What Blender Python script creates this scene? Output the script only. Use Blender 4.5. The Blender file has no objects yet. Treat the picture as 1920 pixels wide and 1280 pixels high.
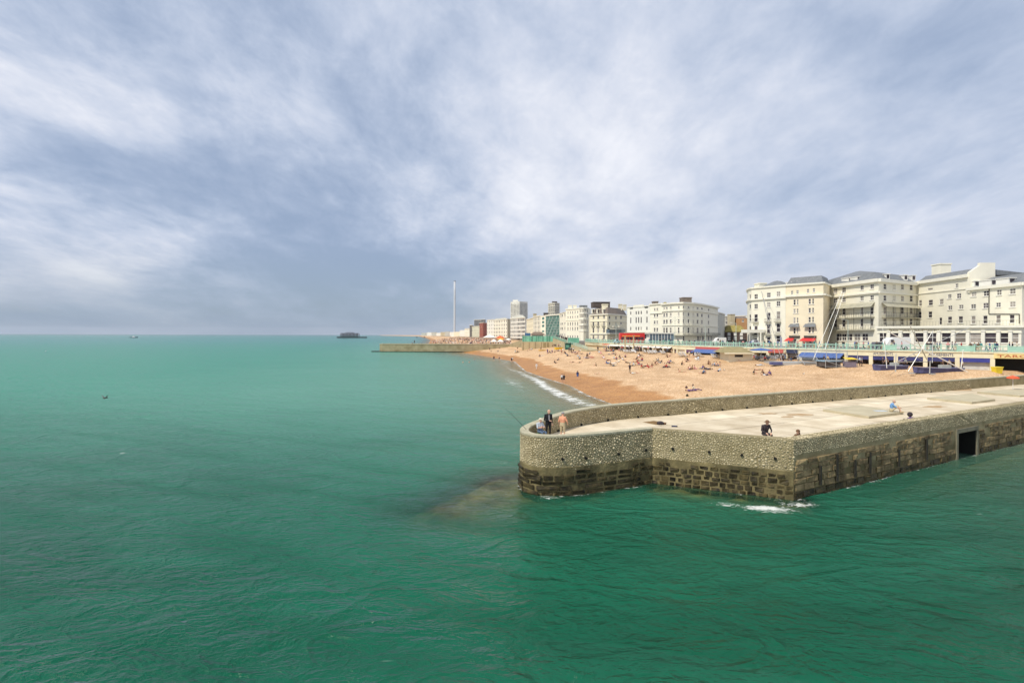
import bpy, math, random
import numpy as np
from mathutils import Vector, Matrix, Euler

# ------------------------------------------------------------------ camera, sky, sun, exposure
scene = bpy.context.scene
COL = scene.collection
rnd = random.Random(11)
HC = 9.0                    # eye height above the sea
FPX, CX, CY = 1000.0, 960.0, 628.0
ROLL = math.atan(-0.0030)
cam_data = bpy.data.cameras.new('camera')
cam = bpy.data.objects.new('camera', cam_data)
COL.objects.link(cam)
cam.location = (0, 0, HC)
cam.rotation_euler = (math.radians(90), ROLL, 0)
cam_data.sensor_width = 36
cam_data.lens = 36 * FPX / 1920
cam_data.shift_y = -(640 - CY) / 1920
cam_data.clip_start = 0.5
cam_data.clip_end = 60000
scene.camera = cam

SUN_AZ = Vector((-0.82, -0.57, 0)).normalized()
SUN_EL = math.radians(50)
sun_dir = Vector((SUN_AZ.x * math.cos(SUN_EL), SUN_AZ.y * math.cos(SUN_EL), math.sin(SUN_EL)))
sl = bpy.data.lights.new('sun', 'SUN')
sl.energy = 3.7
sl.angle = math.radians(2.5)
sl.color = (1.0, 0.93, 0.80)
sun = bpy.data.objects.new('sun', sl)
COL.objects.link(sun)
sun.rotation_euler = (-sun_dir).to_track_quat('-Z', 'Y').to_euler()
sun.location = (-60, -40, 90)

vs = scene.view_settings
vs.view_transform = 'Standard'
vs.look = 'None'
vs.exposure = 0.0
vs.gamma = 1.0
vs.use_curve_mapping = False

world = bpy.data.worlds.new('World')
scene.world = world
world.use_nodes = True
def build_sky():
    nt = world.node_tree
    N, L = nt.nodes, nt.links
    N.clear()
    def nd(t, **k):
        n = N.new(t)
        for a, b in k.items():
            setattr(n, a, b)
        return n
    def math_(op, a, b=None, c=None, clamp=False):
        n = nd('ShaderNodeMath', operation=op, use_clamp=clamp)
        for i, v in enumerate((a, b, c)):
            if v is None: continue
            if isinstance(v, (int, float)): n.inputs[i].default_value = v
            else: L.new(v, n.inputs[i])
        return n.outputs[0]
    out = nd('ShaderNodeOutputWorld')
    sky = nd('ShaderNodeTexSky', sky_type='NISHITA', sun_disc=False)
    sky.sun_elevation = SUN_EL
    sky.sun_rotation = math.atan2(sun_dir.x, sun_dir.y)
    sky.air_density = 1.0
    sky.dust_density = 1.2
    bg1 = nd('ShaderNodeBackground')
    bg1.inputs[1].default_value = 0.11
    L.new(sky.outputs[0], bg1.inputs[0])
    tc = nd('ShaderNodeTexCoord')
    sep = nd('ShaderNodeSeparateXYZ')
    L.new(tc.outputs['Generated'], sep.inputs[0])
    x, y, z = sep.outputs
    zz = math_('ADD', math_('MAXIMUM', z, 0.0), 0.24)
    u = math_('DIVIDE', x, zz)
    v = math_('DIVIDE', y, zz)
    comb = nd('ShaderNodeCombineXYZ')
    L.new(u, comb.inputs[0]); L.new(v, comb.inputs[1])
    def noise(scale, sx, sy, det, rough, dist, off, rot=0):
        mp = nd('ShaderNodeMapping')
        mp.inputs['Rotation'].default_value = (0, 0, rot)
        mp.inputs['Scale'].default_value = (sx, sy, 1)
        mp.inputs['Location'].default_value = off
        L.new(comb.outputs[0], mp.inputs[0])
        n = nd('ShaderNodeTexNoise')
        n.inputs['Scale'].default_value = scale
        n.inputs['Detail'].default_value = det
        n.inputs['Roughness'].default_value = rough
        n.inputs['Distortion'].default_value = dist
        L.new(mp.outputs[0], n.inputs['Vector'])
        return n.outputs[0]
    big = noise(0.78, 1.0, 0.8, 3, 0.5, 0.35, SKY_OFF1, math.radians(-24))
    mid = noise(2.1, 1.15, 0.7, 8, 0.60, 0.35, SKY_OFF2, math.radians(-24))
    wisp = noise(6.5, 1.2, 0.75, 9, 0.68, 0.25, SKY_OFF3, math.radians(-30))
    s = math_('MULTIPLY', big, 0.54)
    s = math_('MULTIPLY_ADD', mid, 0.29, s)
    s = math_('MULTIPLY_ADD', wisp, 0.17, s)
    # broad weather: broken slate-grey cloud seaward, a smooth thin veil landward
    side = nd('ShaderNodeMapRange', interpolation_type='SMOOTHSTEP')
    L.new(u, side.inputs[0])
    side.inputs[1].default_value = -0.9
    side.inputs[2].default_value = 0.9
    sd = side.outputs[0]
    def mass(u0, v0, ru, rv, amt):
        a = math_('POWER', math_('DIVIDE', math_('SUBTRACT', u, u0), ru), 2.0)
        b = math_('POWER', math_('DIVIDE', math_('SUBTRACT', v, v0), rv), 2.0)
        return math_('MULTIPLY', math_('POWER', 2.718, math_('MULTIPLY', math_('ADD', a, b), -1.0)), amt)
    amp = math_('MULTIPLY_ADD', sd, -0.42, 1.12)
    s = math_('MULTIPLY_ADD', math_('SUBTRACT', s, 0.5), amp, math_('MULTIPLY_ADD', sd, 0.065, 0.475))
    s = math_('ADD', s, mass(-0.85, 2.1, 0.65, 0.55, -0.09))
    s = math_('ADD', s, mass(-1.15, 1.35, 0.35, 0.18, 0.05))
    s = math_('ADD', s, mass(0.85, 1.15, 0.40, 0.22, -0.065))
    ramp = nd('ShaderNodeValToRGB')
    L.new(s, ramp.inputs[0])
    cr = ramp.color_ramp
    cr.interpolation = 'B_SPLINE'
    cr.elements[0].position = 0.37
    cr.elements[0].color = (0.28, 0.36, 0.52, 1)
    cr.elements[1].position = 0.64
    cr.elements[1].color = (0.90, 0.91, 0.95, 1)
    for p, c in ((0.44, (0.385, 0.465, 0.62)), (0.50, (0.52, 0.585, 0.72)), (0.565, (0.70, 0.73, 0.82))):
        e = cr.elements.new(p)
        e.color = (*c, 1)
    cov = nd('ShaderNodeMapRange', interpolation_type='SMOOTHSTEP')
    L.new(s, cov.inputs[0])
    cov.inputs[1].default_value = 0.34
    cov.inputs[2].default_value = 0.54
    cov.inputs[3].default_value = 0.80
    cov.inputs[4].default_value = 0.98
    # distant cloud banks low down: long level bands seen edge-on
    mp2 = nd('ShaderNodeMapping')
    mp2.inputs['Scale'].default_value = (1.5, 1.5, 9)
    mp2.inputs['Location'].default_value = SKY_OFF4
    L.new(tc.outputs['Generated'], mp2.inputs[0])
    nb = nd('ShaderNodeTexNoise')
    nb.inputs['Scale'].default_value = 1.0
    nb.inputs['Detail'].default_value = 6
    nb.inputs['Roughness'].default_value = 0.55
    nb.inputs['Distortion'].default_value = 0.3
    L.new(mp2.outputs[0], nb.inputs['Vector'])
    bank = nd('ShaderNodeValToRGB')
    L.new(math_('ADD', nb.outputs[0], math_('MULTIPLY_ADD', sd, 0.22, -0.17)), bank.inputs[0])
    bank.color_ramp.elements[0].position = 0.36
    bank.color_ramp.elements[0].color = (0.235, 0.325, 0.43, 1)
    bank.color_ramp.elements[1].position = 0.64
    bank.color_ramp.elements[1].color = (0.60, 0.62, 0.68, 1)
    hz = nd('ShaderNodeMapRange', interpolation_type='SMOOTHSTEP')
    L.new(z, hz.inputs[0])
    hz.inputs[1].default_value = 0.0
    hz.inputs[2].default_value = 0.17
    hz.inputs[3].default_value = 1.0
    hz.inputs[4].default_value = 0.0
    mix = nd('ShaderNodeMix', data_type='RGBA')
    L.new(math_('MULTIPLY', hz.outputs[0], 0.80), mix.inputs[0])
    L.new(ramp.outputs[0], mix.inputs[6])
    L.new(bank.outputs[0], mix.inputs[7])
    bg2 = nd('ShaderNodeBackground')
    bg2.inputs[1].default_value = 1.12
    L.new(mix.outputs[2], bg2.inputs[0])
    ms = nd('ShaderNodeMixShader')
    L.new(math_('MAXIMUM', cov.outputs[0], hz.outputs[0]), ms.inputs[0])
    L.new(bg1.outputs[0], ms.inputs[1]); L.new(bg2.outputs[0], ms.inputs[2])
    L.new(ms.outputs[0], out.inputs[0])
SKY_OFF1, SKY_OFF2, SKY_OFF3, SKY_OFF4 = (91.2, 52.6, 0), (16.3, 2.2, 8), (1.0, 5.8, 0), (0.5, 2.3, 1.5)
build_sky()

# ------------------------------------------------------------------ survey helpers
def ray(px, py):
    a, b = (px - CX) / FPX, (CY - py) / FPX
    return Vector((a * math.cos(ROLL) + b * math.sin(ROLL), 1.0, -a * math.sin(ROLL) + b * math.cos(ROLL)))
def atz(px, py, z):
    r = ray(px, py)
    t = (z - HC) / r.z
    return Vector((r.x * t, t, z))
def atD(px, py, D):
    r = ray(px, py)
    return Vector((r.x * D, D, HC + r.z * D))
def zof(px, py, D):
    return atD(px, py, D).z
def xof(px, D):
    return (px - CX) / FPX * D

# ------------------------------------------------------------------ materials
MATS = {}
def mat(name, col, rough=0.7, var=0.12, scale=1.5, bump=0.0, bscale=8.0, metal=0.0, spec=0.3, col2=None, detail=5, random_obj=0.0, island=0.0, zs=None, tide=None):
    if name in MATS: return MATS[name]
    m = bpy.data.materials.new(name)
    m.use_nodes = True
    nt = m.node_tree
    N, L = nt.nodes, nt.links
    b = N['Principled BSDF']
    b.inputs['Roughness'].default_value = rough
    b.inputs['Metallic'].default_value = metal
    b.inputs['Specular IOR Level'].default_value = spec
    geo = N.new('ShaderNodeNewGeometry')
    n = N.new('ShaderNodeTexNoise')
    n.inputs['Scale'].default_value = scale
    n.inputs['Detail'].default_value = detail
    n.inputs['Roughness'].default_value = 0.6
    if zs:
        mp = N.new('ShaderNodeMapping'); mp.inputs['Scale'].default_value = (1, 1, zs)
        L.new(geo.outputs['Position'], mp.inputs[0]); L.new(mp.outputs[0], n.inputs['Vector'])
    else:
        L.new(geo.outputs['Position'], n.inputs['Vector'])
    r = N.new('ShaderNodeValToRGB')
    c2 = col2 if col2 else tuple(min(1, c * (1 + var)) for c in col)
    c1 = col if col2 else tuple(c * (1 - var) for c in col)
    r.color_ramp.elements[0].position = 0.32
    r.color_ramp.elements[1].position = 0.68
    r.color_ramp.elements[0].color = (*c1, 1)
    r.color_ramp.elements[1].color = (*c2, 1)
    L.new(n.outputs[0], r.inputs[0])
    cout = r.outputs[0]
    if random_obj or island:
        hs = N.new('ShaderNodeHueSaturation')
        add = N.new('ShaderNodeMath'); add.operation = 'ADD'
        oi = N.new('ShaderNodeObjectInfo')
        L.new(oi.outputs['Random'], add.inputs[0])
        if island:
            L.new(geo.outputs['Random Per Island'], add.inputs[1])
        else:
            add.inputs[1].default_value = 0
        fr = N.new('ShaderNodeMath'); fr.operation = 'FRACT'
        L.new(add.outputs[0], fr.inputs[0])
        mr = N.new('ShaderNodeMapRange')
        a = max(random_obj, island)
        mr.inputs[3].default_value = 1 - a
        mr.inputs[4].default_value = 1 + a
        L.new(fr.outputs[0], mr.inputs[0])
        L.new(mr.outputs[0], hs.inputs['Value'])
        L.new(cout, hs.inputs['Color'])
        cout = hs.outputs[0]
    if tide:
        # weed and algae growing up from the water: ragged upper limit
        sp = N.new('ShaderNodeSeparateXYZ'); L.new(geo.outputs['Position'], sp.inputs[0])
        tn = N.new('ShaderNodeTexNoise'); tn.inputs['Scale'].default_value = 0.9; tn.inputs['Detail'].default_value = 6; tn.inputs['Roughness'].default_value = 0.65
        L.new(geo.outputs['Position'], tn.inputs['Vector'])
        ad = N.new('ShaderNodeMath'); ad.operation = 'MULTIPLY_ADD'; ad.inputs[1].default_value = 1.6
        L.new(tn.outputs[0], ad.inputs[0]); L.new(sp.outputs[2], ad.inputs[2])
        tr = N.new('ShaderNodeMapRange'); tr.interpolation_type = 'SMOOTHSTEP'
        L.new(ad.outputs[0], tr.inputs[0])
        tr.inputs[1].default_value = tide + 0.45; tr.inputs[2].default_value = tide + 1.15; tr.inputs[3].default_value = 0.8; tr.inputs[4].default_value = 0.0
        tm = N.new('ShaderNodeMix'); tm.data_type = 'RGBA'
        L.new(tr.outputs[0], tm.inputs[0]); L.new(cout, tm.inputs[6]); tm.inputs[7].default_value = (0.085, 0.07, 0.028, 1)
        cout = tm.outputs[2]
    L.new(cout, b.inputs['Base Color'])
    if bump:
        bn = N.new('ShaderNodeTexNoise')
        bn.inputs['Scale'].default_value = bscale
        bn.inputs['Detail'].default_value = 5
        L.new(geo.outputs['Position'], bn.inputs['Vector'])
        bp = N.new('ShaderNodeBump')
        bp.inputs['Strength'].default_value = 1
        bp.inputs['Distance'].default_value = bump
        L.new(bn.outputs[0], bp.inputs['Height'])
        L.new(bp.outputs[0], b.inputs['Normal'])
    MATS[name] = m
    return m

# ------------------------------------------------------------------ mesh builder
class MB:
    def __init__(s):
        s.v, s.f, s.mi = [], [], []
    def face(s, pts, mi=0):
        i = len(s.v)
        s.v.extend([tuple(p) for p in pts])
        s.f.append(tuple(range(i, i + len(pts))))
        s.mi.append(mi)
    def add(s, verts, faces, mi=0):
        i = len(s.v)
        s.v.extend([tuple(p) for p in verts])
        for f in faces:
            s.f.append(tuple(i + k for k in f))
            s.mi.append(mi)
    def obox(s, c, ax, ay, az, mi=0):
        """box with centre c and half-axis vectors"""
        c, ax, ay, az = Vector(c), Vector(ax), Vector(ay), Vector(az)
        vs_ = [c + ax * i + ay * j + az * k for k in (-1, 1) for j in (-1, 1) for i in (-1, 1)]
        s.add(vs_, [(0, 2, 3, 1), (4, 5, 7, 6), (0, 1, 5, 4), (2, 6, 7, 3), (0, 4, 6, 2), (1, 3, 7, 5)], mi)
    def box(s, x0, x1, y0, y1, z0, z1, mi=0):
        s.obox(((x0 + x1) / 2, (y0 + y1) / 2, (z0 + z1) / 2), ((x1 - x0) / 2, 0, 0), (0, (y1 - y0) / 2, 0), (0, 0, (z1 - z0) / 2), mi)
    def tube(s, a, b, ra, rb=None, n=6, mi=0, caps=True):
        a, b = Vector(a), Vector(b)
        rb = ra if rb is None else rb
        d = (b - a)
        if d.length < 1e-6: return
        d.normalize()
        u = d.orthogonal().normalized()
        w = d.cross(u)
        vs_ = []
        for p, r in ((a, ra), (b, rb)):
            for k in range(n):
                t = 2 * math.pi * k / n
                vs_.append(p + (u * math.cos(t) + w * math.sin(t)) * r)
        fs = [(k, (k + 1) % n, n + (k + 1) % n, n + k) for k in range(n)]
        if caps:
            fs.append(tuple(range(n - 1, -1, -1)))
            fs.append(tuple(range(n, 2 * n)))
        s.add(vs_, fs, mi)
    def path(s, pts, r, n=5, mi=0):
        for a, b in zip(pts[:-1], pts[1:]):
            s.tube(a, b, r, r, n, mi)
    def ell(s, c, rx, ry, rz, nu=10, nv=6, mi=0, v0=-90, v1=90):
        c = Vector(c)
        vs_, fs = [], []
        for j in range(nv + 1):
            ph = math.radians(v0 + (v1 - v0) * j / nv)
            for i in range(nu):
                th = 2 * math.pi * i / nu
                vs_.append(c + Vector((rx * math.cos(ph) * math.cos(th), ry * math.cos(ph) * math.sin(th), rz * math.sin(ph))))
        for j in range(nv):
            for i in range(nu):
                fs.append((j * nu + i, j * nu + (i + 1) % nu, (j + 1) * nu + (i + 1) % nu, (j + 1) * nu + i))
        s.add(vs_, fs, mi)
    def lathe(s, c, prof, n=12, mi=0):
        c = Vector(c)
        vs_, fs = [], []
        for r, z in prof:
            for i in range(n):
                t = 2 * math.pi * i / n
                vs_.append(c + Vector((r * math.cos(t), r * math.sin(t), z)))
        for j in range(len(prof) - 1):
            for i in range(n):
                fs.append((j * n + i, j * n + (i + 1) % n, (j + 1) * n + (i + 1) % n, (j + 1) * n + i))
        s.add(vs_, fs, mi)
    def prism(s, poly, z0, z1, mi=0, top=True, bottom=False):
        """poly CCW seen from above"""
        n = len(poly)
        vs_ = [(p[0], p[1], z0) for p in poly] + [(p[0], p[1], z1) for p in poly]
        fs = [(i, (i + 1) % n, n + (i + 1) % n, n + i) for i in range(n)]
        if top: fs.append(tuple(range(n, 2 * n)))
        if bottom: fs.append(tuple(range(n - 1, -1, -1)))
        s.add(vs_, fs, mi)
    def wall(s, p0, p1, z0, z1, holes=(), depth=0.22, mi=0, mi_rev=None):
        """wall seen from the side to the right of p0->p1; holes in metres (u0,u1,z0,z1)"""
        p0, p1 = Vector((p0[0], p0[1], 0)), Vector((p1[0], p1[1], 0))
        Lw = (p1 - p0).length
        if Lw < 1e-4: return
        d = (p1 - p0) / Lw
        nin = Vector((-d.y, d.x, 0))
        P = lambda u, z, k=0: p0 + d * u + nin * k + Vector((0, 0, z))
        holes = [h for h in holes if h[1] > 0.02 and h[0] < Lw - 0.02]
        us = sorted({0.0, Lw, *[max(0, min(Lw, h[0])) for h in holes], *[max(0, min(Lw, h[1])) for h in holes]})
        zs = sorted({z0, z1, *[max(z0, min(z1, h[2])) for h in holes], *[max(z0, min(z1, h[3])) for h in holes]})
        for ua, ub in zip(us[:-1], us[1:]):
            if ub - ua < 1e-5: continue
            um = (ua + ub) / 2
            run = None
            for za, zb in zip(zs[:-1], zs[1:]):
                zm = (za + zb) / 2
                hit = any(h[0] < um < h[1] and h[2] < zm < h[3] for h in holes)
                if hit:
                    if run: s.face([P(ua, run[0]), P(ub, run[0]), P(ub, run[1]), P(ua, run[1])], mi)
                    run = None
                else:
                    run = (run[0], zb) if run else (za, zb)
            if run: s.face([P(ua, run[0]), P(ub, run[0]), P(ub, run[1]), P(ua, run[1])], mi)
        mr = mi if mi_rev is None else mi_rev
        for h in holes:
            a, b, c, e = h
            s.face([P(a, c), P(b, c), P(b, c, depth), P(a, c, depth)], mr)
            s.face([P(a, e, depth), P(b, e, depth), P(b, e), P(a, e)], mr)
            s.face([P(a, c), P(a, c, depth), P(a, e, depth), P(a, e)], mr)
            s.face([P(b, c, depth), P(b, c), P(b, e), P(b, e, depth)], mr)
    def mesh(s, name, mats, smooth=False):
        me = bpy.data.meshes.new(name)
        me.from_pydata(s.v, [], s.f)
        for m in (mats if isinstance(mats, (list, tuple)) else [mats]):
            me.materials.append(m)
        me.polygons.foreach_set('material_index', np.array(s.mi, dtype=np.int32))
        if smooth:
            me.polygons.foreach_set('use_smooth', np.ones(len(s.f), dtype=bool))
        me.update()
        return me
    def build(s, name, mats, parent=None, smooth=False, **tags):
        return link(name, s.mesh(name, mats, smooth), parent, **tags)

def tag(o, label=None, cat=None, group=None, kind=None):
    if label: o['label'] = label
    if cat: o['category'] = cat
    if group: o['group'] = group
    if kind: o['kind'] = kind
    return o
def link(name, me, parent=None, loc=None, rz=None, **tags):
    o = bpy.data.objects.new(name, me)
    COL.objects.link(o)
    if parent is not None:
        o.parent = parent
        # parents are unrotated empties or meshes: geometry is given in world space unless loc is set
        if loc is None:
            w = parent
            off = Vector((0, 0, 0))
            while w is not None:
                off += Vector(w.location)
                w = w.parent
            o.location = -off
    if loc is not None: o.location = loc
    if rz is not None: o.rotation_euler = (0, 0, rz)
    tag(o, **tags)
    return o
def thing(name, label, cat, loc=(0, 0, 0), group=None, rz=0):
    o = bpy.data.objects.new(name, None)
    o.empty_display_size = 0.2
    COL.objects.link(o)
    o.location = loc
    o.rotation_euler = (0, 0, rz)
    return tag(o, label, cat, group)
def copy_tree(o, parent=None):
    c = o.copy()
    COL.objects.link(c)
    c.parent = parent
    for ch in o.children:
        copy_tree(ch, c)
    return c
ORD = ['first', 'second', 'third', 'fourth', 'fifth', 'sixth', 'seventh', 'eighth', 'ninth', 'tenth', 'eleventh', 'twelfth', 'thirteenth', 'fourteenth', 'fifteenth', 'sixteenth', 'seventeenth', 'eighteenth', 'nineteenth', 'twentieth']

# ------------------------------------------------------------------ ground heights
ESP = 6.25
EDGE = [(150, 62), (105, 76), (83, 91), (68, 103), (54, 121), (46, 147), (38, 170), (31, 198), (26, 250), (19, 330), (2, 600), (-58, 1000), (-186, 1600), (-480, 3000)]
EV = [Vector(p) for p in EDGE]
SHORE = [(190, 90), (110, 88), (88, 79), (50, 57), (30, 48), (20, 50.5), (15.2, 60)] + \
    [tuple(atz(px, py, 0)[:2]) for px, py in ((1145, 756), (1104, 741), (1068, 722), (1018, 707), (987, 696), (966, 678), (922, 670), (882, 664))] + \
    [(-31, 300), (-50, 390), (-83, 530), (-137, 900), (-240, 1500), (-520, 3000), (-1500, 6000)]
SH = np.array(SHORE, float)
INLAND = np.vstack([SH, [[6000, 6000], [6000, 90]]])
def seg_dist(X, Y, P):
    best = np.full(X.shape, 1e9)
    for a, b in zip(P[:-1], P[1:]):
        d = b - a
        t = np.clip(((X - a[0]) * d[0] + (Y - a[1]) * d[1]) / (d @ d), 0, 1)
        best = np.minimum(best, np.hypot(X - a[0] - t * d[0], Y - a[1] - t * d[1]))
    return best
def inside(X, Y, P):
    r = np.zeros(X.shape, bool)
    n = len(P)
    for i in range(n):
        x0, y0 = P[i]; x1, y1 = P[(i + 1) % n]
        if y0 == y1: continue
        c = ((y0 > Y) != (y1 > Y)) & (X < (x1 - x0) * (Y - y0) / (y1 - y0) + x0)
        r ^= c
    return r
def shore_s(X, Y):
    X, Y = np.asarray(X, float), np.asarray(Y, float)
    d = seg_dist(X, Y, SH)
    return np.where(inside(X, Y, INLAND), d, -d)
def smooth01(t):
    t = np.clip(t, 0, 1)
    return t * t * (3 - 2 * t)
def ground(X, Y):
    s = shore_s(X, Y)
    k = 0.028 + 0.11 * smooth01((Y - 84) / 70)
    up = np.where(s < 14, s * 0.118, 1.65 + (s - 14) * k)
    top = 3.05 + 1.05 * smooth01((Y - 82) / 45)
    up = np.where(up > top - 0.5, top - 0.5 * np.exp(-(up - top + 0.5) / 0.5), up)
    e = seg_dist(X, Y, np.array(EDGE[:9], float))
    shelf = top + 0.05 - 0.12 * np.maximum(e - 8.0, 0)
    up = np.where(s > 4, np.maximum(up, np.minimum(shelf, up + 3 * smooth01((s - 4) / 14))), up)
    up = up + (0.05 * np.sin(X * 0.35 + Y * 0.21) + 0.04 * np.sin(Y * 0.5 - X * 0.13)) * smooth01(s / 10) * (Y < 300)
    dn = np.where(s > -30, s * 0.075, -2.25 + (s + 30) * 0.02)
    return np.where(s > 0, up, np.maximum(dn, -4.0))
_DS = np.exp(np.linspace(math.log(30), math.log(2500), 3500))
def hit(px, py):
    """where the line of sight through a point of the picture meets the beach"""
    r = ray(px, py)
    z = HC + r.z * _DS
    g = ground(r.x * _DS, _DS)
    k = int(np.argmax(z < np.maximum(g, 0.0)))
    D = _DS[k]
    return Vector((r.x * D, D, float(max(g[k], 0.0))))
# ------------------------------------------------------------------ groyne outline (shared by sea bed, water and walls)
DECK = 2.5
def catmull(P, n=6):
    out = []
    for i in range(len(P) - 1):
        p0, p1, p2, p3 = P[max(i - 1, 0)], P[i], P[i + 1], P[min(i + 2, len(P) - 1)]
        for k in range(n):
            t = k / n
            out.append(tuple(0.5 * (2 * b + (c - a) * t + (2 * a - 5 * b + 4 * c - d) * t * t + (3 * b - a - 3 * c + d) * t ** 3) for a, b, c, d in zip(p0, p1, p2, p3)))
    out.append(tuple(P[-1]))
    return out
def tp(px, py, z, th):
    p = atz(px, py, z)
    return (p.x, p.y, z, th)
G_C0 = tp(1488, 825, 3.3, 0.75)
_f = atz(1920, 757, 3.3)
_fd = (Vector(_f[:2]) - Vector(G_C0[:2])).normalized()
G_FL = (G_C0[0] + _fd.x * 75, G_C0[1] + _fd.y * 75, 3.35, 0.8)
G_N = tp(1223, 804, 3.3, 0.5)
_limb = catmull([tp(1223, 804, 3.3, .5), tp(1150, 811, 3.3, .5), tp(1105, 815, 3.3, .5), tp(1050, 818.5, 3.3, .45), tp(1008, 817.5, 3.3, .45), tp(985, 813.5, 3.3, .45),
                 tp(976, 808, 3.3, .45), tp(979, 801.5, 3.35, .45), tp(991, 795, 3.4, .45), tp(1010, 787.5, 3.48, .5), tp(1036, 778, 3.56, .5), tp(1072, 769, 3.6, .5), tp(1148, 758, 3.64, .5), tp(1250, 750.5, 3.65, .5)], 5)
_e = atz(1640, 723, 3.65)
_ed = (Vector(_e[:2]) - Vector(_limb[-1][:2])).normalized()
G_FR = (_limb[-1][0] + _ed.x * 74, _limb[-1][1] + _ed.y * 74, 3.7, 0.5)
GP = [G_FL, G_C0] + _limb + [G_FR]
GP2 = [Vector(p[:2]) for p in GP]
def left_normal(a, b):
    d = (b - a).normalized()
    return Vector((-d.y, d.x))
GN = []
for i in range(len(GP2)):
    ns = []
    if i > 0: ns.append(left_normal(GP2[i - 1], GP2[i]))
    if i < len(GP2) - 1: ns.append(left_normal(GP2[i], GP2[i + 1]))
    n = sum(ns, Vector((0, 0))).normalized()
    c = max(0.45, n.dot(ns[0]))
    GN.append(n / c)
GIN = [p - n * q[3] for p, n, q in zip(GP2, GN, GP)]      # inner edge of the parapet
G_POLY = np.array([tuple(p) for p in GP2])
APRON = [(-5.0, 30.0, 0.35), (-3.0, 31.2, 0.15), (-0.5, 31.5, 0.05)]
def apron_z(X, Y):
    """rock footing around the foot of the groyne"""
    d = seg_dist(X, Y, np.array([tuple(GP2[1]), *[tuple(p) for p in GP2[2:34]]]))
    z = -0.36 - 0.75 * d
    # the spit that reaches out from the round end
    a, b = np.array((0.2, 32.3)), np.array((-3.2, 27.9))
    dd = b - a
    t = np.clip(((X - a[0]) * dd[0] + (Y - a[1]) * dd[1]) / (dd @ dd), 0, 1)
    ds = np.hypot(X - a[0] - t * dd[0], Y - a[1] - t * dd[1])
    z2 = -0.16 - 0.2 * t - 0.42 * np.maximum(ds - (1.5 - 0.7 * t), 0)
    a, b = np.array((9.0, 31.9)), np.array((15.2, 29.2))
    dd = b - a
    t = np.clip(((X - a[0]) * dd[0] + (Y - a[1]) * dd[1]) / (dd @ dd), 0, 1)
    ds = np.hypot(X - a[0] - t * dd[0], Y - a[1] - t * dd[1])
    z3 = -0.27 - 0.9 * np.maximum(ds - 0.75, 0) ** 1.2
    rough = 0.16 * np.sin(X * 2.1 + np.sin(Y * 1.7)) * np.sin(Y * 2.4 + 0.7 * np.sin(X * 1.3)) + 0.05 * np.sin(X * 5.3 + Y * 2) * np.sin(Y * 4.7)
    return np.maximum(np.maximum(z, z2), z3) + rough
def grid_mesh(name, xs, ys, Z, mats, attrs=None, smooth=True):
    """xs, ys, Z: 2-D arrays"""
    n, m = xs.shape
    me = bpy.data.meshes.new(name)
    co = np.stack([xs, ys, Z], -1).reshape(-1, 3).astype(np.float32)
    idx = np.arange(n * m).reshape(n, m)
    q = np.stack([idx[:-1, :-1], idx[:-1, 1:], idx[1:, 1:], idx[1:, :-1]], -1).reshape(-1, 4)
    me.vertices.add(n * m)
    me.vertices.foreach_set('co', co.ravel())
    me.loops.add(q.size)
    me.loops.foreach_set('vertex_index', q.ravel().astype(np.int32))
    me.polygons.add(len(q))
    me.polygons.foreach_set('loop_start', np.arange(0, q.size, 4, dtype=np.int32))
    me.polygons.foreach_set('use_smooth', np.full(len(q), smooth))
    me.update(calc_edges=True)
    for k, v in (attrs or {}).items():
        a = me.attributes.new(k, 'FLOAT', 'POINT')
        a.data.foreach_set('value', v.ravel().astype(np.float32))
    me.materials.append(mats)
    return me

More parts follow.
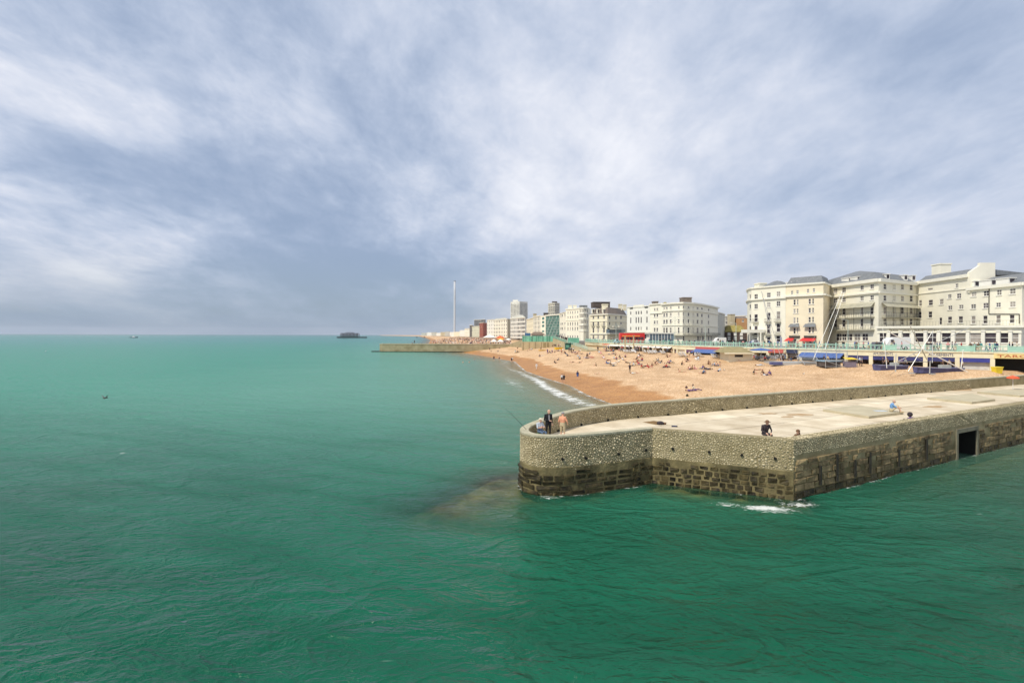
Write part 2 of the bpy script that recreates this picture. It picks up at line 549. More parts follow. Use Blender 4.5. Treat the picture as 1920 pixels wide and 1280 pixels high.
# ------------------------------------------------------------------ water
def sea_material():
    m = bpy.data.materials.new('sea_water')
    m.use_nodes = True
    nt = m.node_tree
    N, L = nt.nodes, nt.links
    N.clear()
    out = N.new('ShaderNodeOutputMaterial')
    geo = N.new('ShaderNodeNewGeometry')
    def attr(n):
        a = N.new('ShaderNodeAttribute'); a.attribute_name = n
        return a.outputs['Fac']
    def math_(op, a, b=None, c=None, clamp=False):
        n = N.new('ShaderNodeMath'); n.operation = op; n.use_clamp = clamp
        for i, v in enumerate((a, b, c)):
            if v is None: continue
            if isinstance(v, (int, float)): n.inputs[i].default_value = v
            else: L.new(v, n.inputs[i])
        return n.outputs[0]
    def noise(scale, sx, sy, rot, det=4, rough=0.55, dist=0.0, off=0.0):
        mp = N.new('ShaderNodeMapping')
        mp.inputs['Rotation'].default_value = (0, 0, rot)
        mp.inputs['Scale'].default_value = (sx, sy, 1)
        mp.inputs['Location'].default_value = (off, off * 0.7, 0)
        L.new(geo.outputs['Position'], mp.inputs[0])
        n = N.new('ShaderNodeTexNoise')
        n.inputs['Scale'].default_value = scale
        n.inputs['Detail'].default_value = det
        n.inputs['Roughness'].default_value = rough
        n.inputs['Distortion'].default_value = dist
        L.new(mp.outputs[0], n.inputs['Vector'])
        return n.outputs[0]
    def mrange(v, a, b, c, d, st='SMOOTHSTEP'):
        n = N.new('ShaderNodeMapRange'); n.interpolation_type = st
        L.new(v, n.inputs[0])
        for i, q in enumerate((a, b, c, d)): n.inputs[i + 1].default_value = q
        return n.outputs[0]
    def mixc(f, a, b):
        n = N.new('ShaderNodeMix'); n.data_type = 'RGBA'
        if isinstance(f, (int, float)): n.inputs[0].default_value = f
        else: L.new(f, n.inputs[0])
        for i, v in ((6, a), (7, b)):
            if isinstance(v, tuple): n.inputs[i].default_value = (*v, 1)
            else: L.new(v, n.inputs[i])
        return n.outputs[2]
    # wave relief
    w1 = noise(0.22, 0.6, 1.0, math.radians(-8), 4, 0.55, 0.5)
    w2 = noise(1.1, 0.7, 1.0, math.radians(-18), 6, 0.62, 0.6, 3)
    w3 = noise(4.2, 0.75, 1.0, math.radians(12), 5, 0.65, 0.4, 9)
    rg = math_('SUBTRACT', 1.0, math_('ABSOLUTE', math_('MULTIPLY_ADD', noise(0.5, 0.55, 1.0, math.radians(-22), 4, 0.5, 0.9, 21), 2.0, -1.0)))
    rg = math_('POWER', rg, 2.2)
    rg2 = math_('SUBTRACT', 1.0, math_('ABSOLUTE', math_('MULTIPLY_ADD', noise(1.5, 0.6, 1.0, math.radians(14), 3, 0.5, 0.7, 31), 2.0, -1.0)))
    rg2 = math_('POWER', rg2, 2.0)
    h = math_('MULTIPLY', w1, 0.24)
    h = math_('MULTIPLY_ADD', rg, 0.16, h)
    h = math_('MULTIPLY_ADD', rg2, 0.065, h)
    h = math_('MULTIPLY_ADD', w2, 0.165, h)
    h = math_('MULTIPLY_ADD', w3, 0.068, h)
    bp = N.new('ShaderNodeBump')
    bp.inputs['Strength'].default_value = 1.0
    bp.inputs['Distance'].default_value = 1.0
    L.new(h, bp.inputs['Height'])
    # body colour: green, sandy where the bed stirs up near the shore, patchy sediment
    s = attr('shore')
    sed = noise(0.05, 0.6, 1.0, math.radians(15), 4, 0.55, 1.0, 5)
    patch = noise(0.11, 0.5, 1.0, math.radians(-12), 4, 0.6, 0.8, 2)
    base = mixc(mrange(sed, 0.40, 0.60, 0, 1), (0.001, 0.076, 0.038), (0.002, 0.104, 0.053))
    base = mixc(math_('MULTIPLY', mrange(patch, 0.45, 0.7, 0, 1), 0.5), base, (0.010, 0.150, 0.085))
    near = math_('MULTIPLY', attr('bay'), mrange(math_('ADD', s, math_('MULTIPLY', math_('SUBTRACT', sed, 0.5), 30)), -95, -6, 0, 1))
    base = mixc(math_('MULTIPLY', attr('bay'), 0.8), base, (0.065, 0.315, 0.215))  # paler turquoise painted in with distance ahead, in place of reflected sky
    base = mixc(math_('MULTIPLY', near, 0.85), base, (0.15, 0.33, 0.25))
    surf = mrange(math_('ADD', s, math_('MULTIPLY', math_('SUBTRACT', patch, 0.5), 10)), -14, 0, 0, 1)
    base = mixc(math_('MULTIPLY', surf, 0.8), base, (0.36, 0.37, 0.26))
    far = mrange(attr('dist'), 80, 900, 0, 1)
    base = mixc(math_('MULTIPLY', far, 0.65), base, (0.085, 0.25, 0.26))  # sky tone on far water put into the body colour by camera distance
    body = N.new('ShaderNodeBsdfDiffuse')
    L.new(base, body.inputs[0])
    bpb = N.new('ShaderNodeBump'); bpb.inputs['Strength'].default_value = 1.0; bpb.inputs['Distance'].default_value = 1.0
    L.new(h, bpb.inputs['Height']); L.new(bpb.outputs[0], body.inputs['Normal'])
    clear = N.new('ShaderNodeBsdfTransparent')
    clear.inputs[0].default_value = (0.80, 0.93, 0.84, 1)
    op = math_('SUBTRACT', 1.0, math_('POWER', 2.718, math_('MULTIPLY', math_('MAXIMUM', attr('depth'), 0.0), -1.0)))
    op = math_('MULTIPLY', op, 1.08, clamp=True)
    op = math_('MAXIMUM', op, 0.10)
    inner = N.new('ShaderNodeMixShader')
    L.new(op, inner.inputs[0]); L.new(clear.outputs[0], inner.inputs[1]); L.new(body.outputs[0], inner.inputs[2])
    gl = N.new('ShaderNodeBsdfGlossy')
    gl.inputs['Roughness'].default_value = 0.14
    L.new(bp.outputs[0], gl.inputs['Normal'])
    fr = N.new('ShaderNodeFresnel')
    fr.inputs['IOR'].default_value = 1.333
    L.new(bp.outputs[0], fr.inputs['Normal'])
    top = N.new('ShaderNodeMixShader')
    L.new(math_('MULTIPLY', fr.outputs[0], 0.75), top.inputs[0]); L.new(inner.outputs[0], top.inputs[1]); L.new(gl.outputs[0], top.inputs[2])
    # foam: at the break, round the groyne foot, a few flecks offshore
    f1 = noise(0.55, 0.45, 1.0, math.radians(-30), 6, 0.65, 1.5, 1)
    f2 = noise(1.9, 0.7, 1.0, 0, 6, 0.7, 2.0, 4)
    fo = attr('foam')
    fm = math_('MULTIPLY_ADD', math_('ADD', math_('MULTIPLY', f1, 0.5), math_('MULTIPLY', f2, 0.5)), 2.2, -0.6)
    foam = mrange(math_('SUBTRACT', math_('ADD', fm, fo), 1.0), 0.0, 0.28, 0, 1)
    fleck = noise(1.7, 0.4, 1.0, math.radians(-15), 3, 0.6, 0.5, 17)
    fl2 = noise(0.05, 1, 1, 0, 2, 0.5, 0, 12)
    flk = math_('MULTIPLY', mrange(fleck, 0.70, 0.76, 0, 0.5), mrange(fl2, 0.5, 0.66, 0, 1))
    foam = math_('MAXIMUM', foam, flk)
    fd = N.new('ShaderNodeBsdfDiffuse')
    fd.inputs[0].default_value = (0.74, 0.75, 0.72, 1)
    fin = N.new('ShaderNodeMixShader')
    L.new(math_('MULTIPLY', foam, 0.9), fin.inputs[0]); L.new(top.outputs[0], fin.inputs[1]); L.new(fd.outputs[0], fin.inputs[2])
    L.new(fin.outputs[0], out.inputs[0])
    return m
def polar(r0, r1, nr, a0, a1, na):
    r = np.exp(np.linspace(math.log(r0), math.log(r1), nr))[:, None]
    a = np.radians(np.linspace(a0, a1, na))[None, :]
    return r * np.sin(a), r * np.cos(a)
def lin_falloff(X, Y, x, y, rx, ry, rot=0):
    c, s_ = math.cos(rot), math.sin(rot)
    u = (X - x) * c + (Y - y) * s_
    v = -(X - x) * s_ + (Y - y) * c
    return np.exp(-((u / rx) ** 2 + (v / ry) ** 2))
def build_sea():
    X, Y = polar(5, 14000, 520, -70, 62, 760)
    s = shore_s(X, Y)
    bed = np.maximum(ground(X, Y), apron_z(X, Y))
    R = np.hypot(X, Y)
    amp = np.clip((260 - R) / 200, 0, 1) * smooth01((-s + 1) / 12)
    Z = 0.4 * amp * (0.055 * np.sin(0.9 * Y + 0.35 * X + 0.8 * np.sin(0.21 * X)) + 0.05 * np.sin(0.55 * Y - 0.25 * X + 1.3) + 0.035 * np.sin(1.7 * Y + 0.9 * X + np.sin(0.4 * Y)))
    # breaking ripple along the shore
    brk = np.exp(-((s + 2.6) / 1.4) ** 2) * (0.5 + 0.5 * np.sin(Y * 0.11 + 0.6)) * (Y < 260)
    Z = Z + 0.22 * brk
    # foam amount
    wob = 0.9 * np.sin(Y * 0.09) + 0.3 * np.sin(Y * 0.27 + 1)
    foam = 0.60 * np.exp(-np.maximum(-(s + 0.3), 0) / 1.6) * (s < 0.8)
    foam = np.maximum(foam, (0.46 + 0.26 * np.exp(-((Y - 92) / 34) ** 2)) * np.exp(-((s + 3.6 + wob) / 1.9) ** 2) * (Y < 260))
    foam = np.maximum(foam, 0.52 * np.exp(-((s + 8.5 + wob) / 2.8) ** 2) * np.exp(-((Y - 100) / 30) ** 2))
    gd = seg_dist(X, Y, G_POLY)
    a = atz(1425, 951, 0); b = atz(1010, 934, 0); c = atz(965, 868, 0)
    foam = np.maximum(foam, 0.80 * lin_falloff(X, Y, a.x, a.y, 3.0, 0.8, math.radians(-12)))
    foam = np.maximum(foam, 0.64 * lin_falloff(X, Y, a.x + 2.2, a.y + .6, 2.2, 1.1, math.radians(8)))
    foam = np.maximum(foam, 0.62 * lin_falloff(X, Y, b.x + 0.6, b.y, 1.3, 0.6))
    foam = np.maximum(foam, 0.56 * lin_falloff(X, Y, c.x - .8, c.y - .4, 1.5, 0.8, math.radians(30)))
    foam = np.maximum(foam, 0.62 * np.exp(-gd / 0.5) * (Y < 50))
    me = grid_mesh('sea', X, Y, Z, sea_material(), dict(depth=Z - bed, shore=s, foam=foam, dist=R, bay=smooth01((Y - 16) / 75)))  # bay is a plain ramp in Y, also driving the painted distance lightening
    # drop the part well inland
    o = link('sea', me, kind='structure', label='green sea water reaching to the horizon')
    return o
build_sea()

# ------------------------------------------------------------------ beach and sea bed
def beach_material():
    m = bpy.data.materials.new('shingle')
    m.use_nodes = True
    nt = m.node_tree
    N, L = nt.nodes, nt.links
    b = N['Principled BSDF']
    b.inputs['Specular IOR Level'].default_value = 0.25
    geo = N.new('ShaderNodeNewGeometry')
    def noise(scale, det=5, rough=0.6):
        n = N.new('ShaderNodeTexNoise')
        n.inputs['Scale'].default_value = scale; n.inputs['Detail'].default_value = det; n.inputs['Roughness'].default_value = rough
        L.new(geo.outputs['Position'], n.inputs['Vector'])
        return n.outputs[0]
    def ramp(v, stops):
        r = N.new('ShaderNodeValToRGB')
        L.new(v, r.inputs[0])
        r.color_ramp.elements[0].position, r.color_ramp.elements[1].position = stops[0][0], stops[-1][0]
        r.color_ramp.elements[0].color = (*stops[0][1], 1); r.color_ramp.elements[1].color = (*stops[-1][1], 1)
        for p, c in stops[1:-1]:
            e = r.color_ramp.elements.new(p); e.color = (*c, 1)
        return r.outputs[0]
    vo = N.new('ShaderNodeTexVoronoi')
    vo.inputs['Scale'].default_value = 7.0
    L.new(geo.outputs['Position'], vo.inputs['Vector'])
    sepc = N.new('ShaderNodeSeparateColor')
    L.new(vo.outputs['Color'], sepc.inputs[0])
    peb = ramp(sepc.outputs[0], [(0.0, (0.44, 0.27, 0.14)), (0.35, (0.58, 0.385, 0.215)), (0.7, (0.68, 0.475, 0.285)), (1.0, (0.78, 0.61, 0.42))])
    big = ramp(noise(0.22, 6, 0.62), [(0.3, (0.84, 0.80, 0.76)), (0.7, (1.10, 1.08, 1.06))])
    mul = N.new('ShaderNodeMix'); mul.data_type = 'RGBA'; mul.blend_type = 'MULTIPLY'
    mul.inputs[0].default_value = 1
    L.new(peb, mul.inputs[6]); L.new(big, mul.inputs[7])
    # storm ridges: long low banks of coarser and finer stone running along the shore
    at = N.new('ShaderNodeAttribute'); at.attribute_name = 'shore'
    rg = N.new('ShaderNodeMath'); rg.operation = 'MULTIPLY_ADD'
    L.new(noise(0.07, 4, 0.6), rg.inputs[0]); rg.inputs[1].default_value = 26.0
    L.new(at.outputs['Fac'], rg.inputs[2])
    sn = N.new('ShaderNodeMath'); sn.operation = 'SINE'
    sc = N.new('ShaderNodeMath'); sc.operation = 'MULTIPLY'; sc.inputs[1].default_value = 0.75
    L.new(rg.outputs[0], sc.inputs[0]); L.new(sc.outputs[0], sn.inputs[0])
    rm = N.new('ShaderNodeMapRange'); L.new(sn.outputs[0], rm.inputs[0]); rm.inputs[1].default_value = -1; rm.inputs[2].default_value = 1
    rc = ramp(rm.outputs[0], [(0.0, (0.93, 0.91, 0.89)), (0.75, (1.0, 1.0, 1.0)), (1.0, (1.06, 1.06, 1.06))])
    mul0 = mul
    mul = N.new('ShaderNodeMix'); mul.data_type = 'RGBA'; mul.blend_type = 'MULTIPLY'; mul.inputs[0].default_value = 1
    L.new(mul0.outputs[2], mul.inputs[6]); L.new(rc, mul.inputs[7])
    # wet shingle below the last run of the waves
    sep = N.new('ShaderNodeSeparateXYZ')
    L.new(geo.outputs['Position'], sep.inputs[0])
    wv = N.new('ShaderNodeMath'); wv.operation = 'MULTIPLY_ADD'
    L.new(noise(0.12, 3, 0.5), wv.inputs[0]); wv.inputs[1].default_value = -1.1
    L.new(sep.outputs[2], wv.inputs[2])
    mr = N.new('ShaderNodeMapRange'); mr.interpolation_type = 'SMOOTHSTEP'
    L.new(wv.outputs[0], mr.inputs[0])
    mr.inputs[1].default_value = 0.22; mr.inputs[2].default_value = 0.46
    mr.inputs[3].default_value = 1; mr.inputs[4].default_value = 0
    wet = N.new('ShaderNodeMix'); wet.data_type = 'RGBA'
    wm = N.new('ShaderNodeMix'); wm.data_type = 'RGBA'; wm.blend_type = 'MULTIPLY'; wm.inputs[0].default_value = 1
    L.new(mul.outputs[2], wm.inputs[6]); wm.inputs[7].default_value = (0.72, 0.51, 0.25, 1)
    L.new(mr.outputs[0], wet.inputs[0]); L.new(mul.outputs[2], wet.inputs[6]); L.new(wm.outputs[2], wet.inputs[7])
    L.new(wet.outputs[2], b.inputs['Base Color'])
    rr = N.new('ShaderNodeMapRange')
    L.new(mr.outputs[0], rr.inputs[0]); rr.inputs[3].default_value = 0.85; rr.inputs[4].default_value = 0.5
    L.new(rr.outputs[0], b.inputs['Roughness'])
    bp = N.new('ShaderNodeBump'); bp.inputs['Distance'].default_value = 0.06; bp.inputs['Strength'].default_value = 0.8
    L.new(vo.outputs['Distance'], bp.inputs['Height'])
    bp2 = N.new('ShaderNodeBump'); bp2.inputs['Distance'].default_value = 0.2; bp2.inputs['Strength'].default_value = 0.9
    L.new(noise(0.6, 5, 0.6), bp2.inputs['Height']); L.new(bp.outputs[0], bp2.inputs['Normal'])
    L.new(bp2.outputs[0], b.inputs['Normal'])
    return m
BEACH = beach_material()
def build_beach():
    X, Y = polar(20, 7000, 420, -42, 62, 520)
    Z = ground(X, Y)
    link('beach', grid_mesh('beach', X, Y, Z, BEACH, dict(shore=shore_s(X, Y))), kind='structure', label='orange shingle beach sloping into the sea')
build_beach()
# ------------------------------------------------------------------ promenade terrace
def edge_at(px):
    """point of the terrace edge seen at column px, and its distance"""
    k = (px - CX) / FPX
    for a, b in zip(EV[:-1], EV[1:]):
        fa, fb = a.x - k * a.y, b.x - k * b.y
        if fa >= 0 >= fb:
            t = fa / (fa - fb)
            p = a + (b - a) * t
            d = (a - b).normalized()      # left -> right as seen from the sea
            return p, d
    return EV[-1], Vector((1, 0))
M_ESPL = mat('promenade_asphalt', (0.20, 0.19, 0.18), 0.85, 0.15, 0.5, 0.01, 6)
M_TERR = mat('terrace_render', (0.66, 0.60, 0.44), 0.8, 0.10, 0.4)
def build_promenade():
    mb = MB()
    ein = [EV[i] + (lambda n: Vector((n.y, -n.x)))((EV[min(i + 1, len(EV) - 1)] - EV[max(i - 1, 0)]).normalized()) * 2.55 for i in range(len(EV))]
    poly = [tuple(p) for p in ein] + [(900, 3000), (900, 62)]
    poly = poly[::-1]
    mb.prism(poly, -1.0, ESP)
    mb.build('promenade', M_ESPL, kind='structure', label='raised seafront promenade and road behind the turquoise railing')
    # carriageway, a step lower than the footway kerb
    def off(d):
        out = []
        for i, p in enumerate(EV):
            a, b = EV[max(i - 1, 0)], EV[min(i + 1, len(EV) - 1)]
            n = (b - a).normalized()
            out.append(p + Vector((n.y, -n.x)) * d)
        return out
    mk = MB()
    o1, o2 = off(5.0), off(5.3)
    for i in range(len(EV) - 1):
        mk.add([(*o1[i], ESP), (*o1[i + 1], ESP), (*o2[i + 1], ESP), (*o2[i], ESP), (*o1[i], ESP + .12), (*o1[i + 1], ESP + .12), (*o2[i + 1], ESP + .12), (*o2[i], ESP + .12)],
               [(0, 4, 5, 1), (4, 7, 6, 5), (3, 2, 6, 7)])
    mk.build('kerb', mat('kerb_stone', (0.36, 0.35, 0.32), 0.8), kind='structure', label='stone kerb between footway and seafront road')
    mr = MB()
    o3, o4 = off(9.5), off(9.65)
    for i in range(2, 9):
        n = max(1, int((EV[i + 1] - EV[i]).length / 6))
        for k in range(n):
            a0, a1 = k / n, (k + .5) / n
            q = [o3[i].lerp(o3[i + 1], a0), o3[i].lerp(o3[i + 1], a1), o4[i].lerp(o4[i + 1], a1), o4[i].lerp(o4[i + 1], a0)]
            mr.face([(*p, ESP + .006) for p in q])
    mr.build('road_marking', mat('road_paint', (0.75, 0.75, 0.72), 0.7), kind='structure', label='white dashed line along the seafront road')
build_promenade()

# ------------------------------------------------------------------ the groyne
M_MORTAR = mat('flint_mortar', (0.21, 0.17, 0.085), 0.9, 0.3, 1.2, 0.03, 9, col2=(0.33, 0.28, 0.16), tide=1.35)
M_COBBLE = mat('flint_cobble', (0.36, 0.305, 0.185), 0.7, 0.2, 1.1, 0.015, 25, spec=0.2, col2=(0.54, 0.465, 0.31), island=0.36, tide=1.35)
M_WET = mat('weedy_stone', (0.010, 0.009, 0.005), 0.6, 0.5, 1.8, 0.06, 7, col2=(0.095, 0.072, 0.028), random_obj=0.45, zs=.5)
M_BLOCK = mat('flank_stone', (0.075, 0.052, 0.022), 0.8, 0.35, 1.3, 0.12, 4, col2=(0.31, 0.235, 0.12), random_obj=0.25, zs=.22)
M_JOINT = mat('pale_joint_mortar', (0.045, 0.04, 0.018), 0.85, 0.35, 0.7, 0.05, 6, col2=(0.27, 0.22, 0.105), zs=.4)
M_CONC = mat('deck_concrete', (0.50, 0.41, 0.28), 0.85, 0.16, 0.45, 0.012, 14, col2=(0.74, 0.65, 0.49), random_obj=0.08)
M_SLAB = mat('slab_concrete', (0.42, 0.37, 0.25), 0.85, 0.14, 0.9, 0.01, 12, col2=(0.53, 0.47, 0.33))
M_RUST = mat('rust_stain', (0.36, 0.22, 0.10), 0.85, 0.3, 1.3, 0.01, 14, col2=(0.55, 0.42, 0.27))
M_HOLE = mat('drain_black', (0.012, 0.012, 0.010), 0.9)
M_APR = mat('footing_rock', (0.12, 0.075, 0.025), 0.8, 0.5, 0.6, 0.08, 3, col2=(0.40, 0.27, 0.10))

class Walk:
    """arc-length parametrisation of a polyline with outward normals"""
    def __init__(s, pts, nrm_left=True):
        s.p = [Vector(p) for p in pts]
        s.L = [0.0]
        for a, b in zip(s.p[:-1], s.p[1:]):
            s.L.append(s.L[-1] + (b - a).length)
        s.sg = 1 if nrm_left else -1
    def at(s, u):
        i = max(0, min(len(s.p) - 2, int(np.searchsorted(s.L, u)) - 1))
        a, b = s.p[i], s.p[i + 1]
        d = (b - a).normalized()
        q = a + d * (u - s.L[i])
        n = Vector((-d.y, d.x)) * s.sg
        return Vector((q.x, q.y, 0)), Vector((d.x, d.y, 0)), Vector((n.x, n.y, 0))

def pebble_verts(r, R):
    """domed cobble, unit-ish, out along +Y... returned as (a, b, h) coordinates"""
    n = 7
    e = R.uniform(0.72, 1.0)
    rot = R.uniform(0, 6.28)
    vs_, fs = [], []
    for k, (q, hh) in enumerate(((1.0, 0.0), (0.86, 0.34), (0.48, 0.58))):
        for i in range(n):
            t = 2 * math.pi * (i + .5 * (k % 2)) / n
            j = q * (1 + R.uniform(-.1, .1))
            x, y = math.cos(t) * j, math.sin(t) * j * e
            vs_.append((r * (x * math.cos(rot) - y * math.sin(rot)), r * (x * math.sin(rot) + y * math.cos(rot)), r * hh * R.uniform(.85, 1.1)))
    vs_.append((0, 0, r * 0.66))
    for k in range(2):
        for i in range(n):
            fs.append((k * n + i, k * n + (i + 1) % n, (k + 1) * n + (i + 1) % n, (k + 1) * n + i))
    for i in range(n):
        fs.append((2 * n + i, 2 * n + (i + 1) % n, 3 * n))
    return vs_, fs

def scatter(ulen, z0f, z1f, rmin, rmax, tries, R, rbias=1.6):
    """non-overlapping discs on a strip"""
    cell = rmax * 2
    G = {}
    out = []
    for rr in (1.0, 0.75, 0.55, 0.4):
        for _ in range(tries):
            u = R.uniform(0, ulen)
            a, b = z0f(u), z1f(u)
            if b - a < .1: continue
            z = R.uniform(a, b)
            if math.sin(u * .83 + 1.3 * math.sin(z * 2.1)) * math.sin(z * 1.7 + .6 * u) > .93: continue
            rx_ = rmax
            rmax_ = rmin + (rmax - rmin) * (.72 + .28 * math.sin(u * .55 + z * .9))
            r = rmin + (rmax_ - rmin) * rr * R.random() ** rbias if rr > .9 else rmin + (rmax - rmin) * rr * R.uniform(0, .6)
            if z - r < a - .02 or z + r > b + .02: continue
            ci, cj = int(u / cell), int(z / cell)
            ok = True
            for i in (-1, 0, 1):
                for j in (-1, 0, 1):
                    for (uu, zz, r2) in G.get((ci + i, cj + j), ()):
                        if (uu - u) ** 2 + (zz - z) ** 2 < ((r + r2) * 0.93) ** 2:
                            ok = False
                            break
                    if not ok: break
                if not ok: break
            if ok:
                G.setdefault((ci, cj), []).append((u, z, r))
                out.append((u, z, r))
    return out

def build_groyne():
    R = random.Random(5)
    g = thing('stone_groyne', 'large flint cobble groyne with concrete deck reaching from the beach into the sea', 'groyne', (8, 36, 0))
    n = len(GP2)
    # --- core walls (mortar faces)
    wall_t = MB()
    # doorway in the flank
    fl0, fl1 = GP2[1], GP2[0]
    d = (fl1 - fl0).normalized()
    def flank_u(px):
        k = (px - CX) / FPX
        # point fl0+d*u with X = k*Y
        return (k * fl0.y - fl0.x) / (d.x - k * d.y)
    u0, u1 = flank_u(1795), flank_u(1830)
    q = fl0 + d * u0
    ztop = zof(1795, 812, q.y)
    door = (u0, u1, -0.6, ztop)
    for i in range(n - 1):
        a, b = GP2[i], GP2[i + 1]
        za, zb = GP[i][2], GP[i + 1][2]
        zt = min(za, zb)
        wall_t.wall(b, a, -3.2, zt, [door] if i == 0 else (), 1.6, 0, 1)  # culvert reveals coloured black to stand in for the shade inside
        if abs(za - zb) > 1e-4:
            wall_t.face([(*b, zt), (*a, zt), (*(a if za > zb else b), max(za, zb))])
        # top of the parapet
        ia, ib = GIN[i], GIN[i + 1]
        wall_t.face([(*b, zb), (*a, za), (*ia, za), (*ib, zb)])
        # inner face
        wall_t.face([(*ib, zb), (*ia, za), (*ia, DECK - .1), (*ib, DECK - .1)])
    wall_t.build('wall', [M_MORTAR, M_HOLE], g)
    # inside of the culvert, its shade painted on as black
    mb = MB()
    nn = Vector((-d.y, d.x))
    a, b = fl0 + d * u0 + nn * 1.6, fl0 + d * u1 + nn * 1.6
    mb.face([(*a, -.6), (*b, -.6), (*b, ztop), (*a, ztop)])
    mb.build('culvert_back', M_HOLE, g)
    mb = MB()
    w = -nn * 0.04
    for ua, ub, za, zb in ((u0 - .25, u0, -.5, ztop + .3), (u1, u1 + .22, -.5, ztop + .3), (u0, u1, ztop, ztop + .3)):
        c = fl0 + d * ((ua + ub) / 2) + w
        mb.obox((c.x, c.y, (za + zb) / 2), (d.x * (ub - ua) / 2, d.y * (ub - ua) / 2, 0), (w.x * 1.5, w.y * 1.5, 0), (0, 0, (zb - za) / 2))
    mb.build('culvert_frame', mat('culvert_concrete', (0.19, 0.175, 0.12), .85, .25, 1, .02, 10), g)
    # --- deck base and panels
    ip = [tuple(p) for p in GIN]
    me = MB()
    me.face([(x, y, DECK - 0.02) for x, y in ip[::-1]])
    base = me.build('deck', mat('joint_dark', (0.20, 0.17, 0.12), .9), g)
    o = GIN[1]
    ex = _fd.normalized()
    ey = Vector((-ex.y, ex.x))
    def clip(poly, quad):
        for k in range(4):
            a, b = quad[k], quad[(k + 1) % 4]
            e = b - a
            out = []
            for i in range(len(poly)):
                p, q_ = poly[i], poly[(i + 1) % len(poly)]
                cp = e.x * (p.y - a.y) - e.y * (p.x - a.x)
                cq = e.x * (q_.y - a.y) - e.y * (q_.x - a.x)
                if cp >= 0: out.append(p)
                if (cp >= 0) != (cq >= 0): out.append(p + (q_ - p) * (cp / (cp - cq)))
            poly = out
            if len(poly) < 3: return []
        return poly
    ivec = [Vector(p) for p in ip]
    for i in range(-5, 17):
        for j in range(-1, 5):
            w_, h_ = 4.2, 3.35
            x0, y0 = i * w_ + (0.9 if j % 2 else 0), j * h_ - 0.5
            q4 = [o + ex * (x0 + a_) + ey * (y0 + b_) for a_, b_ in ((.035, .035), (w_ - .035, .035), (w_ - .035, h_ - .035), (.035, h_ - .035))]
            pl = clip(ivec, q4)
            if len(pl) < 3: continue
            ar = sum(pl[k].x * pl[(k + 1) % len(pl)].y - pl[k].y * pl[(k + 1) % len(pl)].x for k in range(len(pl))) / 2
            if abs(ar) < .15: continue
            if ar < 0: pl = pl[::-1]
            mb = MB()
            dz = R.uniform(-.004, .004)
            mb.prism([(p.x, p.y) for p in pl], DECK - .05, DECK + dz)
            mb.build('deck_panel', M_CONC, g)
    # --- raised slabs on the deck
    def slab(pxs, h, m=M_SLAB, name='raised_slab'):
        P = [atz(x, y, DECK + h) for x, y in pxs]
        mb = MB()
        ar = sum(P[k].x * P[(k + 1) % 4].y - P[k].y * P[(k + 1) % 4].x for k in range(4))
        if ar < 0: P = P[::-1]
        mb.prism([(p.x, p.y) for p in P], DECK - .01, DECK + h)
        mb.build(name, m, g)
    slab([(1543, 766.5), (1608, 759), (1694, 772), (1629, 780)], 0.20)
    slab([(1738, 745), (1822, 737.5), (1866, 748), (1822, 753.5)], 0.20)
    slab([(1832, 734), (1920, 727), (1990, 735), (1912, 741)], 0.20)
    slab([(1205, 791), (1226, 788.5), (1251, 792), (1230, 796)], 0.012, mat('rust_plate', (0.20, 0.12, 0.045), .8, .3, 3), 'rusty_plate')
    # rust stains as thin worn patches
    for cx, cy, rx, ry in ((1500, 777, 26, 2.6), (1752, 762, 24, 2.2), (1440, 775, 18, 1.6), (1790, 730, 40, 2.5), (1476, 781, 14, 1.5)):
        mb = MB()
        pts = []
        for k in range(18):
            t = 2 * math.pi * k / 18
            j = R.uniform(.7, 1.1)
            p = atz(cx + rx * j * math.cos(t), cy + ry * j * math.sin(t), DECK + .008)
            pts.append(p)
        mb.face(pts[::-1])
        mb.build('stain', M_RUST, g)
    # --- cobbles
    # visible outer walk: C0 .. round end
    iend = next(i for i in range(2, n) if GP2[i].y > 34.0 and i > 10)
    outer = Walk(GP2[1:iend + 1], True)
    far_in = Walk(GIN[iend - 8:], False)
    flank = Walk([GP2[1], GP2[0]], False)
    top_f = Walk([GIN[1] + (GP2[1] - GIN[1]) * .5, GIN[0] + (GP2[0] - GIN[0]) * .5], False)
    ZB = 1.58
    jobs = []
    LO = outer.L[-1]
    jobs += [(outer, u, z, r) for u, z, r in scatter(LO, lambda u: ZB - .10 + .14 * math.sin(u * .9) + .08 * math.sin(u * 2.3 + 1), lambda u: 3.32, .040, .118, 16000, R)]
    LF = min(far_in.L[-1], 66)
    fz = lambda u: np.interp(u, [0, 6, 14, LF], [3.45, 3.62, 3.66, 3.70])
    jobs += [(far_in, u, z, r) for u, z, r in scatter(LF, lambda u: DECK + .04, lambda u: float(fz(u)), .045, .115, 26000, R)]
    LFl = 34
    jobs += [(flank, u, z, r) for u, z, r in scatter(LFl, lambda u: 2.45, lambda u: 3.3, .04, .09, 12000, R)]
    tops = [(u, v, r) for u, v, r in scatter(LFl + 8, lambda u: -.33, lambda u: .33, .05, .11, 5000, R)]
    singles, many = [], MB()
    def world_of(wk, u, z):
        q_, d_, n_ = wk.at(u)
        return Vector((q_.x, q_.y, z)), d_, n_
    scored = []
    for job in jobs:
        p, d_, n_ = world_of(job[0], job[1], job[2])
        facing = max(0.05, -(p - Vector((0, 0, HC))).normalized().dot(n_))
        scored.append((job[3] ** 2 * facing / p.y ** 2, p, d_, n_, job[3]))
    scored.sort(key=lambda t: -t[0])
    protos = []
    for k in range(12):
        v_, f_ = pebble_verts(1.0, R)
        mb = MB()
        mb.add(v_, f_)
        protos.append(mb.mesh('cobble', M_COBBLE, True))
